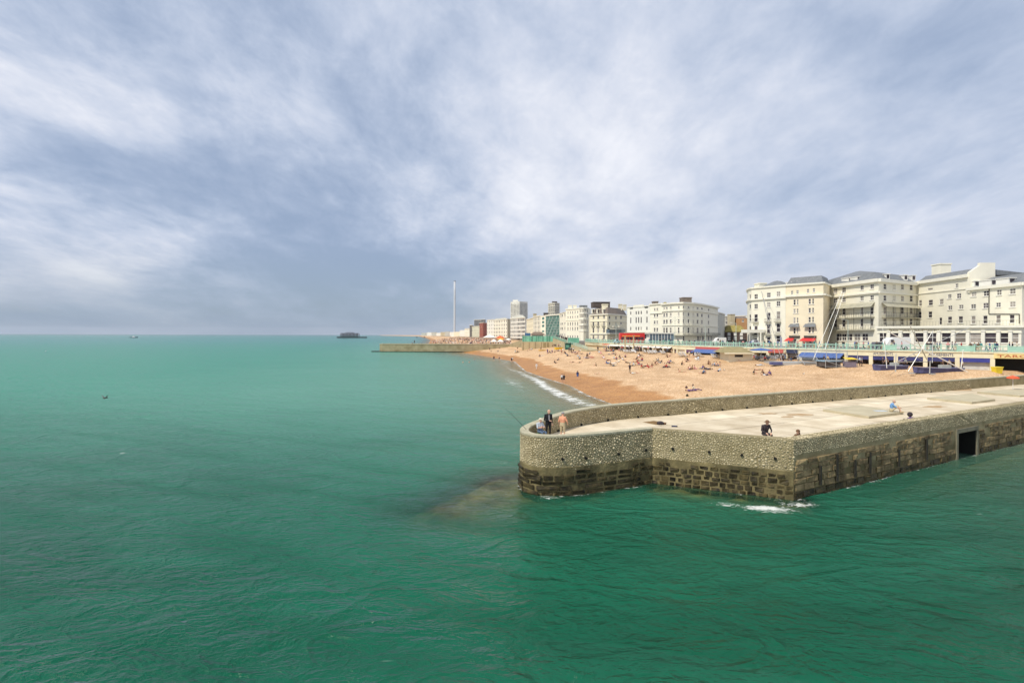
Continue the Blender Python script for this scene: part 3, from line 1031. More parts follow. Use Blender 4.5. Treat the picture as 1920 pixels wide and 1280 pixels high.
    for k, (sc, p, d_, n_, r) in enumerate(scored):
        if k < 300:
            ob = link('cobble', protos[k % 12], g, loc=p - n_ * r * .12 - Vector(g.location))
            ob.rotation_euler = Matrix((d_, Vector((0, 0, 1)), n_)).transposed().to_euler() if d_.cross(Vector((0, 0, 1))).dot(n_) > 0 else Matrix((-d_, Vector((0, 0, 1)), n_)).transposed().to_euler()
            ob.scale = (r, r, r)
        else:
            v_, f_ = pebble_verts(r, R)
            dd = d_ if d_.cross(Vector((0, 0, 1))).dot(n_) > 0 else -d_
            many.add([p + dd * x + Vector((0, 0, y)) + n_ * (h - r * .12) for x, y, h in v_], f_)
    for u, v, r in tops:
        q_, d_, n_ = top_f.at(u)
        v_, f_ = pebble_verts(r, R)
        p = Vector((q_.x, q_.y, 3.3)) + n_ * v
        many.add([p + d_ * x + n_ * (-y) + Vector((0, 0, (h - r * .15) * .8)) for x, y, h in v_], f_)
    many.build('cobble_facing', M_COBBLE, g, smooth=True, kind='stuff', label='rounded flint cobbles bedded in mortar over the groyne walls')
    # smooth coping strip at the round end and along the top of the far wall
    mb = MB()
    for i in range(2, n - 1):
        a, b = GP2[i], GP2[i + 1]
        ia, ib = GIN[i], GIN[i + 1]
        za, zb = GP[i][2] + .05, GP[i + 1][2] + .05
        a2, b2 = a + GN[i] * .03, b + GN[i + 1] * .03
        ia2, ib2 = ia - GN[i] * .03, ib - GN[i + 1] * .03
        mb.face([(*b2, zb), (*a2, za), (*ia2, za), (*ib2, zb)])
        mb.face([(*b2, zb - .1), (*a2, za - .1), (*a2, za), (*b2, zb)])
        mb.face([(*ia2, za - .1), (*ib2, zb - .1), (*ib2, zb), (*ia2, za)])
    mb.build('coping', mat('coping_mortar', (0.36, 0.33, 0.22), .85, .2, 1.5, .02, 18, col2=(.48, .45, .33)), g)
    # --- lower courses of weedy blocks on the front faces
    def block(wk, u, z, w, h, out, m, name):
        q_, d_, n_ = wk.at(u + w / 2)
        dd = d_ if d_.cross(Vector((0, 0, 1))).dot(n_) > 0 else -d_
        mb = MB()
        B = [Vector((x * w / 2, y * h / 2, 0)) for x, y in ((-1, -1), (1, -1), (1, 1), (-1, 1))]
        T = [Vector((x * (w / 2 - .03) + R.uniform(-.03, .03), y * (h / 2 - .03) + R.uniform(-.025, .025), out + R.uniform(-.045, .035))) for x, y in ((-1, -1), (1, -1), (1, 1), (-1, 1))]
        P = [Vector((q_.x, q_.y, z + h / 2)) + dd * v.x + Vector((0, 0, v.y)) + n_ * v.z for v in B + T]
        mb.add(P, [(0, 1, 5, 4), (1, 2, 6, 5), (2, 3, 7, 6), (3, 0, 4, 7), (4, 5, 6, 7)])
        mb.build(name, m, g)
    # pale joint face in front of the core wall, below the cobbles
    mb = MB()
    N_ = 60
    for k in range(N_):
        ua, ub = LO * k / N_, LO * (k + 1) / N_
        pa, _, na = outer.at(ua + 1e-4)
        pb, _, nb = outer.at(ub - 1e-4)
        f_ = .035
        A, B = pa + na * f_, pb + nb * f_
        mb.face([(B.x, B.y, -.8), (A.x, A.y, -.8), (A.x, A.y, ZB - .02), (B.x, B.y, ZB - .02)])
        mb.face([(B.x, B.y, ZB - .02), (A.x, A.y, ZB - .02), (pa.x, pa.y, ZB), (pb.x, pb.y, ZB)])
    mb.build('joint_face', M_JOINT, g)
    z = -.28
    row = 0
    courses = []
    while z < ZB - .2:
        h = R.uniform(.20, .33)
        courses.append((z, min(h, ZB - .03 - z)))
        z += h + .055
        row += 1
    for z, h in courses:
        u = R.uniform(-.3, 0)
        while u < LO - .2:
            w = R.uniform(.28, .5) if u < 9 else R.uniform(.5, 1.25)
            w = min(w, LO - u - .02)
            if u < 0: w += u; u = 0.01
            if w > .15 and not (z > 1.1 and R.random() < .22) and R.random() > .03: block(outer, u, z, w, h, .06 + .02, M_WET, 'wall_block')
            u += w + R.uniform(.04, .13)
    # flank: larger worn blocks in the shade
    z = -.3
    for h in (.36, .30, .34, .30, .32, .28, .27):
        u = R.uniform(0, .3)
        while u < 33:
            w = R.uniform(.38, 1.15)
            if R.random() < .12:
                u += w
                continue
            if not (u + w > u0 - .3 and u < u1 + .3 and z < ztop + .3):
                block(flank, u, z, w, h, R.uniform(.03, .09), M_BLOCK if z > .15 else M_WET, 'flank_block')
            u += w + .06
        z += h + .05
    # dark upright strips added to stand in for buttress shadows on the flank
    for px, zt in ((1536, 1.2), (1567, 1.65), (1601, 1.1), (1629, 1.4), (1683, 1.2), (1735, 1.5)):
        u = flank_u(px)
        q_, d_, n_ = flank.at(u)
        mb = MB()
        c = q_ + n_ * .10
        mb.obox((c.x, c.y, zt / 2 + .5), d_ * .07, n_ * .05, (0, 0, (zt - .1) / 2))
        mb.build('shadow_strip', mat('shadow_strip_dark', (.03, .027, .02), .7, .3, 3), g)
    # --- drain holes
    dm = []
    def drain(wk, u, z, r):
        q_, d_, n_ = wk.at(u)
        p = Vector((q_.x, q_.y, z))
        mb = MB()
        mb.tube(p + n_ * .02, p + n_ * .10, r, r * .95, 8)
        mb.build('drain', M_HOLE, g)
    # by picture position on the outer faces
    for px, py in ((1032, 860), (1098, 858), (1159, 850.5), (1211, 843.5), (1262, 841), (1330, 847), (1391, 852.5), (1455, 859)):
        best = min((abs((outer.at(u)[0].x / outer.at(u)[0].y) - (px - CX) / FPX), u) for u in np.arange(.1, LO - 6, .05))
        q_ = outer.at(best[1])[0]
        drain(outer, best[1], zof(px, py, q_.y), .085)
    for u in np.arange(4, 60, 3.1):
        drain(far_in, u, DECK + .09, .08)
    # --- rock footing under water
    X, Y = np.meshgrid(np.linspace(-9, 20, 90), np.linspace(24, 38, 50))
    me = grid_mesh('rock_footing', X, Y, apron_z(X, Y), M_APR)
    link('rock_footing', me, g)
build_groyne()

# ------------------------------------------------------------------ far groyne
def build_far_groyne():
    p0 = atz(711, 659.5, 0)
    D = p0.y
    g = thing('far_groyne', 'long low stone groyne crossing the beach in the distance', 'groyne', (p0.x, D, 0))
    ms = mat('far_groyne_stone', (0.24, 0.20, 0.11), .85, .35, .35, .1, 1.2, col2=(.40, .35, .22))
    mt = mat('far_groyne_top', (0.46, 0.41, 0.28), .85, .15, .3)
    x1 = xof(955, D)
    zt = zof(830, 645.5, D)
    mb = MB()
    poly = [(p0.x, D + 1), (p0.x + 1.5, D), (x1, D - 4), (x1, D + 8), (p0.x + 1.5, D + 7.5), (p0.x, D + 6)]
    mb.prism(poly, -3, zt)
    mb.build('wall', ms, g)
    mb = MB()
    for (a, b) in zip(poly[:-1], poly[1:]):
        a, b = Vector((*a, zt + .12)), Vector((*b, zt + .12))
        d = (b - a)
        n_ = Vector((-d.y, d.x, 0)).normalized()
        mb.obox((a + b) / 2 + n_ * .2, d / 2, n_ * .35, (0, 0, .14))
    mb.build('coping', mt, g)
    mb = MB()
    # a paler lower plinth and dark tide band
    mb.prism([(p0.x - .3, D - .25), (x1 - 14, D - 3.6), (x1 - 14, D - 3.2), (p0.x - .3, D + 1)], -1, .35)
    mb.build('tide_ledge', mat('tide_dark', (.035, .032, .02), .7, .3, 1), g)
    mb = MB()
    mb.prism([(p0.x - 4, D - .5), (p0.x + 1, D - .5), (p0.x + 1, D + 2.5), (p0.x - 4, D + 2.5)], -1, .45)
    mb.build('toe_slab', mat('toe_dark', (.05, .055, .05), .7, .3, 1), g)
    # rising wing wall up to the terrace
    mb = MB()
    a = Vector((x1, D - 4)); b = Vector((xof(981, 252), 252))
    zb = zof(981, 636, 252)
    mb.add([(a.x, a.y, 1), (b.x, b.y, 1), (b.x, b.y, zb), (a.x, a.y, zt + .3), (a.x + 1.2, a.y + 2, 1), (b.x + 1.2, b.y + 2, 1), (b.x + 1.2, b.y + 2, zb), (a.x + 1.2, a.y + 2, zt + .3)],
           [(0, 1, 2, 3), (3, 2, 6, 7), (1, 5, 6, 2), (5, 4, 7, 6), (4, 0, 3, 7)])
    mb.build('wing_wall', mat('wing_stone', (.33, .28, .17), .85, .25, .5), g)
build_far_groyne()
# ------------------------------------------------------------------ buildings
CREAM = mat('cream_stucco', (0.80, 0.735, 0.55), .8, .06, .35)
CREAM2 = mat('pale_cream_stucco', (0.83, 0.79, 0.655), .8, .05, .35)
PEACH = mat('peach_stucco', (0.82, 0.72, 0.53), .8, .06, .3)
WHITE = mat('white_stucco', (0.80, 0.78, 0.70), .75, .05, .3)
GREYW = mat('grey_render', (0.50, 0.49, 0.43), .8, .08, .3)
TAN = mat('tan_render', (0.50, 0.43, 0.29), .8, .1, .3)
TRIM = mat('white_trim', (0.82, 0.79, 0.68), .6, .04, 1)
FRAME = mat('white_window_paint', (0.80, 0.78, 0.72), .5, .03, 2)
GLASS = mat('dark_window_glass', (0.03, 0.026, 0.033), .35, .5, .7, spec=.12, col2=(.085, .07, .08), random_obj=.5)
GGLASS = mat('green_curtain_glass', (0.045, 0.13, 0.105), .1, .3, .4, spec=.7, col2=(.10, .22, .17), random_obj=.4)
BGLASS = mat('blue_grey_glass', (0.13, 0.17, 0.20), .1, .3, .5, spec=.7, random_obj=.3)
SLATE = mat('slate_roof', (0.15, 0.16, 0.17), .6, .15, 1.2, .02, 3, col2=(.22, .23, .24))
SLATEB = mat('brown_tiles', (0.15, 0.12, 0.10), .7, .15, 1.2, col2=(.22, .18, .15))
OLIVE = mat('mossy_tiles', (0.24, 0.20, 0.06), .8, .2, .8, col2=(.34, .28, .09))
BRICK = mat('orange_brick', (0.40, 0.22, 0.10), .85, .15, .8)
REDBR = mat('red_brick', (0.30, 0.085, 0.055), .85, .15, .8)
DBRICK = mat('dark_brick', (0.085, 0.06, 0.05), .85, .2, 1)
IRON = mat('dark_ironwork', (0.06, 0.055, 0.05), .6, .2, 2)
LEAD = mat('weathered_canopy', (0.42, 0.40, 0.31), .7, .15, 1)
ROOFD = mat('dark_roof_plant', (0.10, 0.08, 0.07), .8, .2, 1)
BLIND = mat('window_blind', (0.62, 0.58, 0.48), .8, .06, 1)

CURT = mat('drawn_curtain', (0.30, 0.27, 0.24), .8, .2, 1.5, random_obj=.4)
WIN = {}
def win_mesh(w, h, style):
    w, h = round(w * 5) / 5, round(h * 5) / 5
    w, h = max(w, .4), max(h, .5)
    key = (w, h, style)
    if key in WIN: return WIN[key]
    f = MB()
    t = min(.10, w * .12)
    e = .02
    f.box(-w / 2 - e, -w / 2 + t, .04, .14, 0, h); f.box(w / 2 - t, w / 2 + e, .04, .14, 0, h)
    f.box(-w / 2 + t, w / 2 - t, .04, .14, h - t, h + e); f.box(-w / 2 + t, w / 2 - t, .04, .14, -e, t)
    if style in ('sash', 'cross'): f.box(-w / 2 + t, w / 2 - t, .05, .13, h * .5 - .05, h * .5 + .05)
    if style == 'cross': f.box(-.04, .04, .055, .125, t, h - t)
    if style in ('sash', 'cross', 'sill'): f.box(-w / 2 - .12, w / 2 + .12, -.14, .03, -.13, -.01)
    if style == 'shop': f.box(-w / 2 + t, w / 2 - t, .05, .13, h * .42 - .05, h * .42 + .05)
    p = MB()
    p.box(-w / 2 + t * .5, w / 2 - t * .5, .10, .12, t * .5, h - t * .5)
    WIN[key] = (f.mesh('window', FRAME), p.mesh('pane', GLASS), w, h)
    return WIN[key]

class Bld:
    def __init__(s, name, label, pts, z0=ESP, depth=14, back=(0.5, 0.87), cat='building', group=None):
        """pts: (px, D) of the visible front corners, left to right"""
        s.P = [Vector((xof(px, D), D)) for px, D in pts]
        s.px = [p for p, _ in pts]
        c = sum(s.P, Vector((0, 0))) / len(s.P)
        s.z0 = z0
        s.root = thing(name, label, cat, (c.x, c.y, z0), group)
        s.holes = {i: [] for i in range(len(s.P) - 1)}
        s.depth, s.back = depth, Vector(back).normalized()
    def edge_for(s, px):
        for i in range(len(s.P) - 1):
            if s.px[i] <= px <= s.px[i + 1]: return i
        return 0
    def u_on(s, i, px):
        a, b = s.P[i], s.P[i + 1]
        d = (b - a).normalized()
        k = (px - CX) / FPX
        return (k * a.y - a.x) / (d.x - k * d.y), d, (b - a).length
    def D_at(s, px, i=None):
        i = s.edge_for(px) if i is None else i
        u, d, L = s.u_on(i, px)
        return s.P[i].y + d.y * u
    def z_at(s, px, py, i=None):
        return zof(px, py, s.D_at(px, i))
    def win(s, px, py, w, h, style='sash', i=None, pane=None, frame=None, sub=True, z=None, hm=None):
        i = s.edge_for(px) if i is None else i
        ua, d, L = s.u_on(i, px - w / 2)
        ub, _, _ = s.u_on(i, px + w / 2)
        if ub < ua: ua, ub = ub, ua
        D = s.D_at(px, i)
        zc = zof(px, py, D) if z is None else z
        hh = h * D / FPX if hm is None else hm
        ua, ub = max(.05, ua), min(L - .05, ub)
        if ub - ua < .15: return None
        fm, pm, wr, hr = win_mesh(ub - ua, hh, style)
        uc = (ua + ub) / 2
        q = s.P[i] + d * uc
        loc = Vector((q.x, q.y, zc - hr / 2)) - Vector(s.root.location)
        rz = math.atan2(d.y, d.x)
        o = link('window', fm, s.root, loc=loc, rz=rz)
        if sub:
            if pane is None and rnd.random() < .26: pane = CURT
            pn = link('pane', pm, o, loc=(0, 0, 0))
            if pane:
                pn.material_slots[0].link = 'OBJECT'
                pn.material_slots[0].material = pane
        if frame:
            o.material_slots[0].link = 'OBJECT'
            o.material_slots[0].material = frame
        s.holes[i].append((uc - wr / 2, uc + wr / 2, zc - hr / 2, zc + hr / 2))
        return o
    def grid(s, cols, rows, w, h, style='sash', ref=None, **k):
        ref = cols[0] if ref is None else ref
        for j, r in enumerate(rows):
            py, hp = r if isinstance(r, tuple) else (r, h)
            D = s.D_at(ref)
            z, hm = zof(ref, py, D), hp * D / FPX
            for px in cols:
                s.win(px, py, w, hp, style, z=z, hm=hm, **k)
    def auto(s, i, ncol, rows_z, wm, hm, style='sash', **k):
        a, b = s.P[i], s.P[i + 1]
        for z in rows_z:
            for c in range(ncol):
                t = (c + .5) / ncol
                q = a.lerp(b, t)
                px = CX + FPX * q.x / q.y
                wpx = wm / max((b - a).length, .1) * abs(s.px[i + 1] - s.px[i])
                s.win(px, 0, wpx, 0, style, i=i, z=z, hm=hm, **k)
    def walls(s, ztop, m, name='wall', parapet=.0):
        mb = MB()
        n = len(s.P)
        for i in range(n - 1):
            mb.wall(s.P[i], s.P[i + 1], s.z0, ztop, s.holes[i], .2)
        B = [p + s.back * s.depth for p in s.P]
        mb.wall(s.P[-1], B[-1], s.z0, ztop)
        mb.wall(B[0], s.P[0], s.z0, ztop)
        mb.wall(B[-1], B[0], s.z0, ztop)
        poly = [(p.x, p.y, ztop - parapet) for p in s.P] + [(p.x, p.y, ztop - parapet) for p in B[::-1]]
        mb.face(poly)
        # dark interior behind the windows
        s.ztop = ztop
        s.B = B
        return mb.build(name, m, s.root)
    def ledge(s, z0, z1, out, i0=0, i1=None, u0=None, u1=None, m=None, name='cornice', px0=None, px1=None):
        mb = MB()
        i1 = len(s.P) - 2 if i1 is None else i1
        for i in range(i0, i1 + 1):
            a, b = s.P[i], s.P[i + 1]
            d = (b - a).normalized()
            L = (b - a).length
            ua = s.u_on(i, px0)[0] if px0 and i == i0 else -out * .5
            ub = s.u_on(i, px1)[0] if px1 and i == i1 else L + out * .5
            n = Vector((d.y, -d.x))
            c = a + d * (ua + ub) / 2 + n * (out / 2 - .04)
            mb.obox((c.x, c.y, (z0 + z1) / 2), (d.x * (ub - ua) / 2, d.y * (ub - ua) / 2, 0), (n.x * (out / 2 + .04), n.y * (out / 2 + .04), 0), (0, 0, (z1 - z0) / 2 + i * .003))
        return mb.build(name, m or TRIM, s.root)
    def railing(s, z, h, out, i, px0, px1, m=None, step=.45, name='balcony_railing'):
        a, b = s.P[i], s.P[i + 1]
        d = (b - a).normalized()
        n = Vector((d.y, -d.x))
        ua, ub = s.u_on(i, px0)[0], s.u_on(i, px1)[0]
        mb = MB()
        A, B = a + d * ua + n * out, a + d * ub + n * out
        for zz, r in ((z + h, .04), (z + .1, .03)):
            mb.tube((*A, zz), (*B, zz), r, r, 4)
        k = max(2, int((ub - ua) / step))
        for t in range(k + 1):
            q = A.lerp(B, t / k)
            mb.tube((*q, z), (*q, z + h), .022, .022, 4, caps=False)
        mb.tube((*(a + d * ua), z + h), (*A, z + h), .03, .03, 4)
        mb.tube((*(a + d * ub), z + h), (*B, z + h), .03, .03, 4)
        return mb.build(name, m or IRON, s.root)
    def canopy(s, z0, z1, out, i, px0, px1, m=None, name='canopy', thick=.06):
        a, b = s.P[i], s.P[i + 1]
        d = (b - a).normalized()
        n = Vector((d.y, -d.x))
        ua, ub = s.u_on(i, px0)[0], s.u_on(i, px1)[0]
        A, B = a + d * ua, a + d * ub
        A2, B2 = A + n * out - d * .3, B + n * out + d * .3
        mb = MB()
        v = [(*A, z1), (*B, z1), (*B2, z0), (*A2, z0), (*A, z1 - thick), (*B, z1 - thick), (*B2, z0 - thick), (*A2, z0 - thick)]
        mb.add(v, [(0, 3, 2, 1), (4, 5, 6, 7), (3, 7, 6, 2), (0, 4, 7, 3), (1, 2, 6, 5)])
        return mb.build(name, m or LEAD, s.root)
    def mansard(s, z0, z1, f=.6, m=None, name='roof', shift=(0, 0), pts=None):
        poly = pts or (s.P + s.B[::-1])
        c = sum(poly, Vector((0, 0))) / len(poly) + Vector(shift)
        top = [c + (p - c) * f for p in poly]
        n = len(poly)
        mb = MB()
        v = [(p.x, p.y, z0) for p in poly] + [(p.x, p.y, z1) for p in top]
        mb.add(v, [(i, (i + 1) % n, n + (i + 1) % n, n + i) for i in range(n)] + [tuple(range(n, 2 * n))])
        return mb.build(name, m or SLATE, s.root)
    def box_on(s, px, D, wpx, py0, py1, dm, m, name):
        x0, x1 = xof(px - wpx / 2, D), xof(px + wpx / 2, D)
        z1, z0 = zof(px, py0, D), zof(px, py1, D)
        mb = MB()
        mb.box(x0, x1, D, D + dm, z0, z1)
        mb.box(x0 - .15, x1 + .15, D - .15, D + dm + .15, z1 - .25, z1 + .08)
        return mb.build(name, m, s.root)
    def dormer(s, px, py, w, h, D, m=None, roofm=None):
        x0, x1 = xof(px - w / 2, D), xof(px + w / 2, D)
        z1, z0 = zof(px, py - h / 2, D), zof(px, py + h / 2, D)
        mb = MB()
        mb.box(x0, x1, D, D + 3, z0 - .2, z1)
        mb.box(x0 - .15, x1 + .15, D - .15, D + 3, z1, z1 + .15)
        o = mb.build('dormer', m or FRAME, s.root)
        q = MB()
        t = (x1 - x0) * .16
        q.box(x0 + t, x1 - t, D - .03, D + .02, z0 + .1, z1 - .12)
        q.build('pane', GLASS, o)
    def text(s, body, i, px0, px1, py, hpx, m, out=.08, name='lettering'):
        add_text(s.root, name, body, s.P[i], s.P[i + 1], s.u_on(i, px0)[0], s.u_on(i, px1)[0], s.z_at((px0 + px1) / 2, py, i), hpx * s.D_at((px0 + px1) / 2, i) / FPX, m, out)

def add_text(root, name, body, a, b, ua, ub, z, h, m, out=.05):
    """raised lettering stretched between two marks on a wall"""
    cu = bpy.data.curves.new('lettering', 'FONT')
    cu.body = body
    cu.size = 1
    cu.extrude = .02
    cu.resolution_u = 2
    to = bpy.data.objects.new('lettering_source', cu)
    COL.objects.link(to)
    dg = bpy.context.evaluated_depsgraph_get()
    me = bpy.data.meshes.new_from_object(to.evaluated_get(dg))
    bpy.data.objects.remove(to)
    n = len(me.vertices)
    co = np.empty(n * 3, np.float32)
    me.vertices.foreach_get('co', co)
    co = co.reshape(-1, 3)
    mn, mx = co.min(0), co.max(0)
    u = ua + (co[:, 0] - mn[0]) / (mx[0] - mn[0]) * (ub - ua)
    zz = z - h / 2 + (co[:, 1] - mn[1]) / (mx[1] - mn[1]) * h
    d = (b - a).normalized()
    nn = Vector((d.y, -d.x))
    k = out + co[:, 2]
    off = Vector(root.location)
    W = np.stack([a.x + d.x * u + nn.x * k - off.x, a.y + d.y * u + nn.y * k - off.y, zz - off.z], -1).astype(np.float32)
    me.vertices.foreach_set('co', W.ravel())
    me.materials.clear()
    me.materials.append(m)
    me.update()
    o = bpy.data.objects.new(name, me)
    COL.objects.link(o)
    o.parent = root
    return o

def zx1(x, y): return 1380 + .1485 * x, 470 + .1485 * y
def zx2(x, y): return 1640 + .1485 * x, 470 + .1485 * y

# --- A: stucco house with the rounded corner
def build_albion():
    A = Bld('corner_terrace_house', 'cream stucco corner house with rounded end and small iron balconies beside the wide hotel', [(1402.5, 171), (1401, 162), (1403.5, 157), (1409, 154.3), (1473, 145)], depth=16, back=(.55, .83))
    zt = A.z_at(1470, 534.5, 3)
    for x in (1417.4, 1441.2, 1459.4):
        for zy, h, st in ((545, 9, 'cross'), (668, 9.5, 'cross'), (815, 15, 'sash'), (972, 17, 'sash'), (1112, 12, 'sash')):
            A.win(x, 470 + .1485 * (zy + (1459 - x) * .8), 7.2, h, st, i=3)
    for zy, h in ((560, 8), (685, 8), (830, 13), (985, 15)):
        A.win(1406.3, 470 + .1485 * (zy + 18), 3.2, h, 'sash', i=2)
    A.walls(zt, CREAM2, parapet=.5)
    A.ledge(zt - .25, zt + .12, .35)
    zb = A.z_at(1470, 470 + .1485 * 592, 3)
    A.ledge(zb - .2, zb + .15, .45, name='string_course')
    zb2 = A.z_at(1470, 470 + .1485 * 1045, 3)
    for zy in (872, 1035):
        zz = A.z_at(1460, 470 + .1485 * zy, 3)
        for x in (1417.4, 1441.2, 1459.4):
            A.ledge(zz - .75, zz - .6, .7, 3, 3, px0=x - 5.5, px1=x + 5.5, name='balcony', m=LEAD)
            A.railing(zz - .6, .95, .65, 3, x - 5.5, x + 5.5, step=.3)
    # portico
    for x in (1405, 1409.5, 1423, 1428):
        i = A.edge_for(x)
        q = Vector((xof(x, A.D_at(x)), A.D_at(x)))
        mb = MB()
        mb.tube((q.x - .8, q.y - 1.2, ESP), (q.x - .8, q.y - 1.2, ESP + 3.6), .26, .22, 8)
        mb.build('portico_column', TRIM, A.root)
    q = Vector((xof(1416, 151), 151))
    mb = MB()
    mb.box(q.x - 2.6, q.x + 2.6, q.y - 0.8, q.y + 3.2, ESP + 3.6, ESP + 4.5)
    mb.build('portico', TRIM, A.root)
    A.box_on(1430, 155, 14, 530.5, 539, 3, CREAM2, 'chimney')
    mb = MB()
    c = Vector((xof(1457, 154), 154))
    mb.lathe((c.x, c.y, zt - .5), [(5.0, 0), (4.5, .9), (1.0, 2.4), (0, 2.6)], 8)
    mb.build('roof', SLATE, A.root)
    # --- B
    B = Bld('narrow_hotel_house', 'peach five storey hotel house with red awnings between the corner house and the wide hotel', [(1473, 145.1), (1543.5, 138), (1557, 146)], depth=14, back=(.5, .87))
    zt = B.z_at(1540, 529.5, 0)
    for x, w in ((1489.6, 4.6), (1495.4, 2.6), (1518, 5), (1524.3, 3)):
        for zy, h, st in ((640, 9.5, 'sash'), (752, 9, 'sash'), (870, 10.5, 'sash'), (1000, 11, 'sash')):
            B.win(x, 470 + .1485 * (zy + (1518 - x) * .35), w, h, st, i=0)
    for x in (1485, 1495, 1514.8, 1525.8):
        B.win(x, 470 + .1485 * (498 + (1525 - x) * .75), 4.8, 6.8, 'cross', i=0)
    for x in (1491, 1520):
        B.win(x, 470 + .1485 * 1140, 6, 9, 'shop', i=0)
    B.walls(zt, PEACH, parapet=.3)
    B.ledge(zt - .3, zt + .1, .4)
    zb = B.z_at(1540, 470 + .1485 * 552, 0)
    B.ledge(zb - .25, zb + .2, .55, name='string_course')
    for x0, x1 in ((1480, 1500), (1508, 1531)):
        zz = B.z_at((x0 + x1) / 2, 470 + .1485 * 960, 0)
        B.canopy(zz, zz + .85, .9, 0, x0 + 2, x1 - 2, m=SLATE, name='bay_hood')
        zz = B.z_at((x0 + x1) / 2, 470 + .1485 * 1095, 0)
        B.ledge(zz - .1, zz + .5, .25, 0, 0, px0=x0, px1=x1, m=IRON, name='shop_fascia')
        B.canopy(zz - .9, zz - .1, 1.9, 0, x0 - 3, x1 - 1 if x0 > 1500 else x1 - 11, m=mat('red_awning_cloth', (.62, .05, .05), .8, .1, 2), name='awning')
    B.mansard(zt - .2, zt + 2.0, .82)
    for x in (1487.5, 1498, 1517.5, 1528.5):
        B.dormer(x, 470 + .1485 * (380 + (1528 - x) * 1.0), 7, 7.5, 141.2 + (1528 - x) * .09)
    # --- C
    C = Bld('grand_hotel_wing', 'wide cream hotel wing with slate roof and canopied balconies on two storeys', [(1557, 146), (1647, 129), (1719, 139)], depth=22, back=(.25, .97))
    zc = C.z_at(1647, 524, 0)
    cols = (1255, 1360, 1588, 1715)
    for zx in cols:
        x = 1380 + .1485 * zx
        sl = (1715 - zx)
        for zy, h, k in ((452, 9.5, .12), (592, 9, .08)):
            C.win(x, 470 + .1485 * (zy + sl * k), 6.6, h, 'cross', i=0)
        for zy, h in ((758, 14), (905, 15)):
            C.win(x, 470 + .1485 * (zy + sl * .02), 6.0, h, 'sash', i=0)
    for zx in (1285, 1345, 1410, 1510, 1610):
        C.win(1380 + .1485 * (zx + 20), 470 + .1485 * 1090, 11.5, 13.5, 'cross', i=0)
    for zx in (130, 245, 350, 462):
        x = 1640 + .1485 * zx
        bl = BLIND if zx == 245 else None
        for zy, h, k in ((448, 11, .03), (595, 11, .02)):
            C.win(x, 470 + .1485 * (zy + zx * k), 5.6, h, 'sash', i=1, pane=bl)
        for zy, h in ((755, 14), (895, 12)):
            C.win(x, 470 + .1485 * zy, 5.6, h, 'sash', i=1, pane=bl)
    C.walls(zc, CREAM2, parapet=.2)
    C.ledge(zc - .55, zc + .25, .7)
    zb = C.z_at(1647, 470 + .1485 * 523, 0)
    C.ledge(zb - .2, zb + .2, .45, name='string_course')
    for i, a, b in ((0, 1559, 1640), (1, 1653, 1718.5)):
        zcan = C.z_at(1645, 470 + .1485 * 655, i)
        zf1 = C.z_at(1645, 470 + .1485 * 828, i)
        zf0 = C.z_at(1645, 470 + .1485 * 990, i)
        C.canopy(zcan - .9, zcan + .25, 1.25, i, a, b)
        C.ledge(zf1 - .22, zf1, 1.1, i, i, px0=a, px1=b, m=LEAD, name='balcony')
        C.ledge(zf0 - .3, zf0, 1.1, i, i, px0=a, px1=b, m=LEAD, name='balcony')
        C.railing(zf1, 1.05, 1.05, i, a, b, step=.8)
        C.railing(zf0, 1.05, 1.05, i, a, b, step=.8)
        aa, bb = C.P[i], C.P[i + 1]
        d = (bb - aa).normalized(); nv = Vector((d.y, -d.x))
        mb = MB()
        for t in range(6):
            u = C.u_on(i, a + (b - a) * t / 5)[0]
            q = aa + d * u + nv * 1.0
            mb.tube((*q, zf0), (*q, zcan - .8), .06, .06, 5)
        mb.build('balcony_posts', IRON, C.root)
    zr = zof(1640, 503, 141)
    C.mansard(zc - .1, zc + (zr - zc) * .55, .80, name='roof')
    poly = C.P + C.B[::-1]
    c = sum(poly, Vector((0, 0))) / len(poly)
    C.mansard(zc + (zr - zc) * .55 - .02, zr, .12, name='roof_cap', pts=[c + (p - c) * .80 for p in poly])
    for zx, zy in ((1440, 370), (1550, 358)):
        C.dormer(1380 + .1485 * zx, 470 + .1485 * zy, 6.5, 8.5, C.D_at(1380 + .1485 * zx, 0) + 1.5)
    for zx, zy in ((165, 325), (392, 338), (492, 343)):
        C.dormer(1640 + .1485 * zx, 470 + .1485 * zy, 7, 8.5, C.D_at(1640 + .1485 * zx, 1) + 1.5)
    # --- D and E: long side range
    Dd = Bld('hotel_side_range', 'long cream hotel range with small plum windows and a tall chimney gable', [(1719, 139), (1816, 122)], depth=18, back=(.97, .25))
    ws = [(700, 485, 9.5, 4.5, 'pane'), (1035, 440, 6.5, 7.5, 'cross'), (575, 662, 6.6, 11, 'sash'), (705, 654, 8.2, 11, 'sash'), (842, 643, 7.8, 11, 'sash'), (570, 812, 6.4, 13, 'sash'), (700, 805, 7.6, 12.5, 'sash'),
          (945, 576, 7.4, 8, 'cross'), (1062, 570, 9, 9, 'cross'), (952, 718, 8.4, 8, 'cross'), (1090, 708, 9, 8, 'cross'), (832, 888, 6, 14, 'pane'), (948, 872, 8.5, 12, 'sash'), (1085, 868, 9, 12.5, 'sash')]
    for x, y, w, h, st in ws:
        px, py = zx2(x, y)
        Dd.win(px, py, w, h, st)
    zd = Dd.z_at(1719, 529.5)
    Dd.walls(zd, CREAM2, parapet=.2)
    Dd.ledge(zd - .5, zd + .25, .6)
    zs = Dd.z_at(1722, 470 + .1485 * 545)
    Dd.ledge(zs - .12, zs + .1, .18, name='string_course')
    a, b = Dd.P
    nv = Vector((-(b - a).normalized().y, (b - a).normalized().x))
    e0, e1 = a, b
    r0, r1 = a + nv * 2.2, b + nv * 2.2
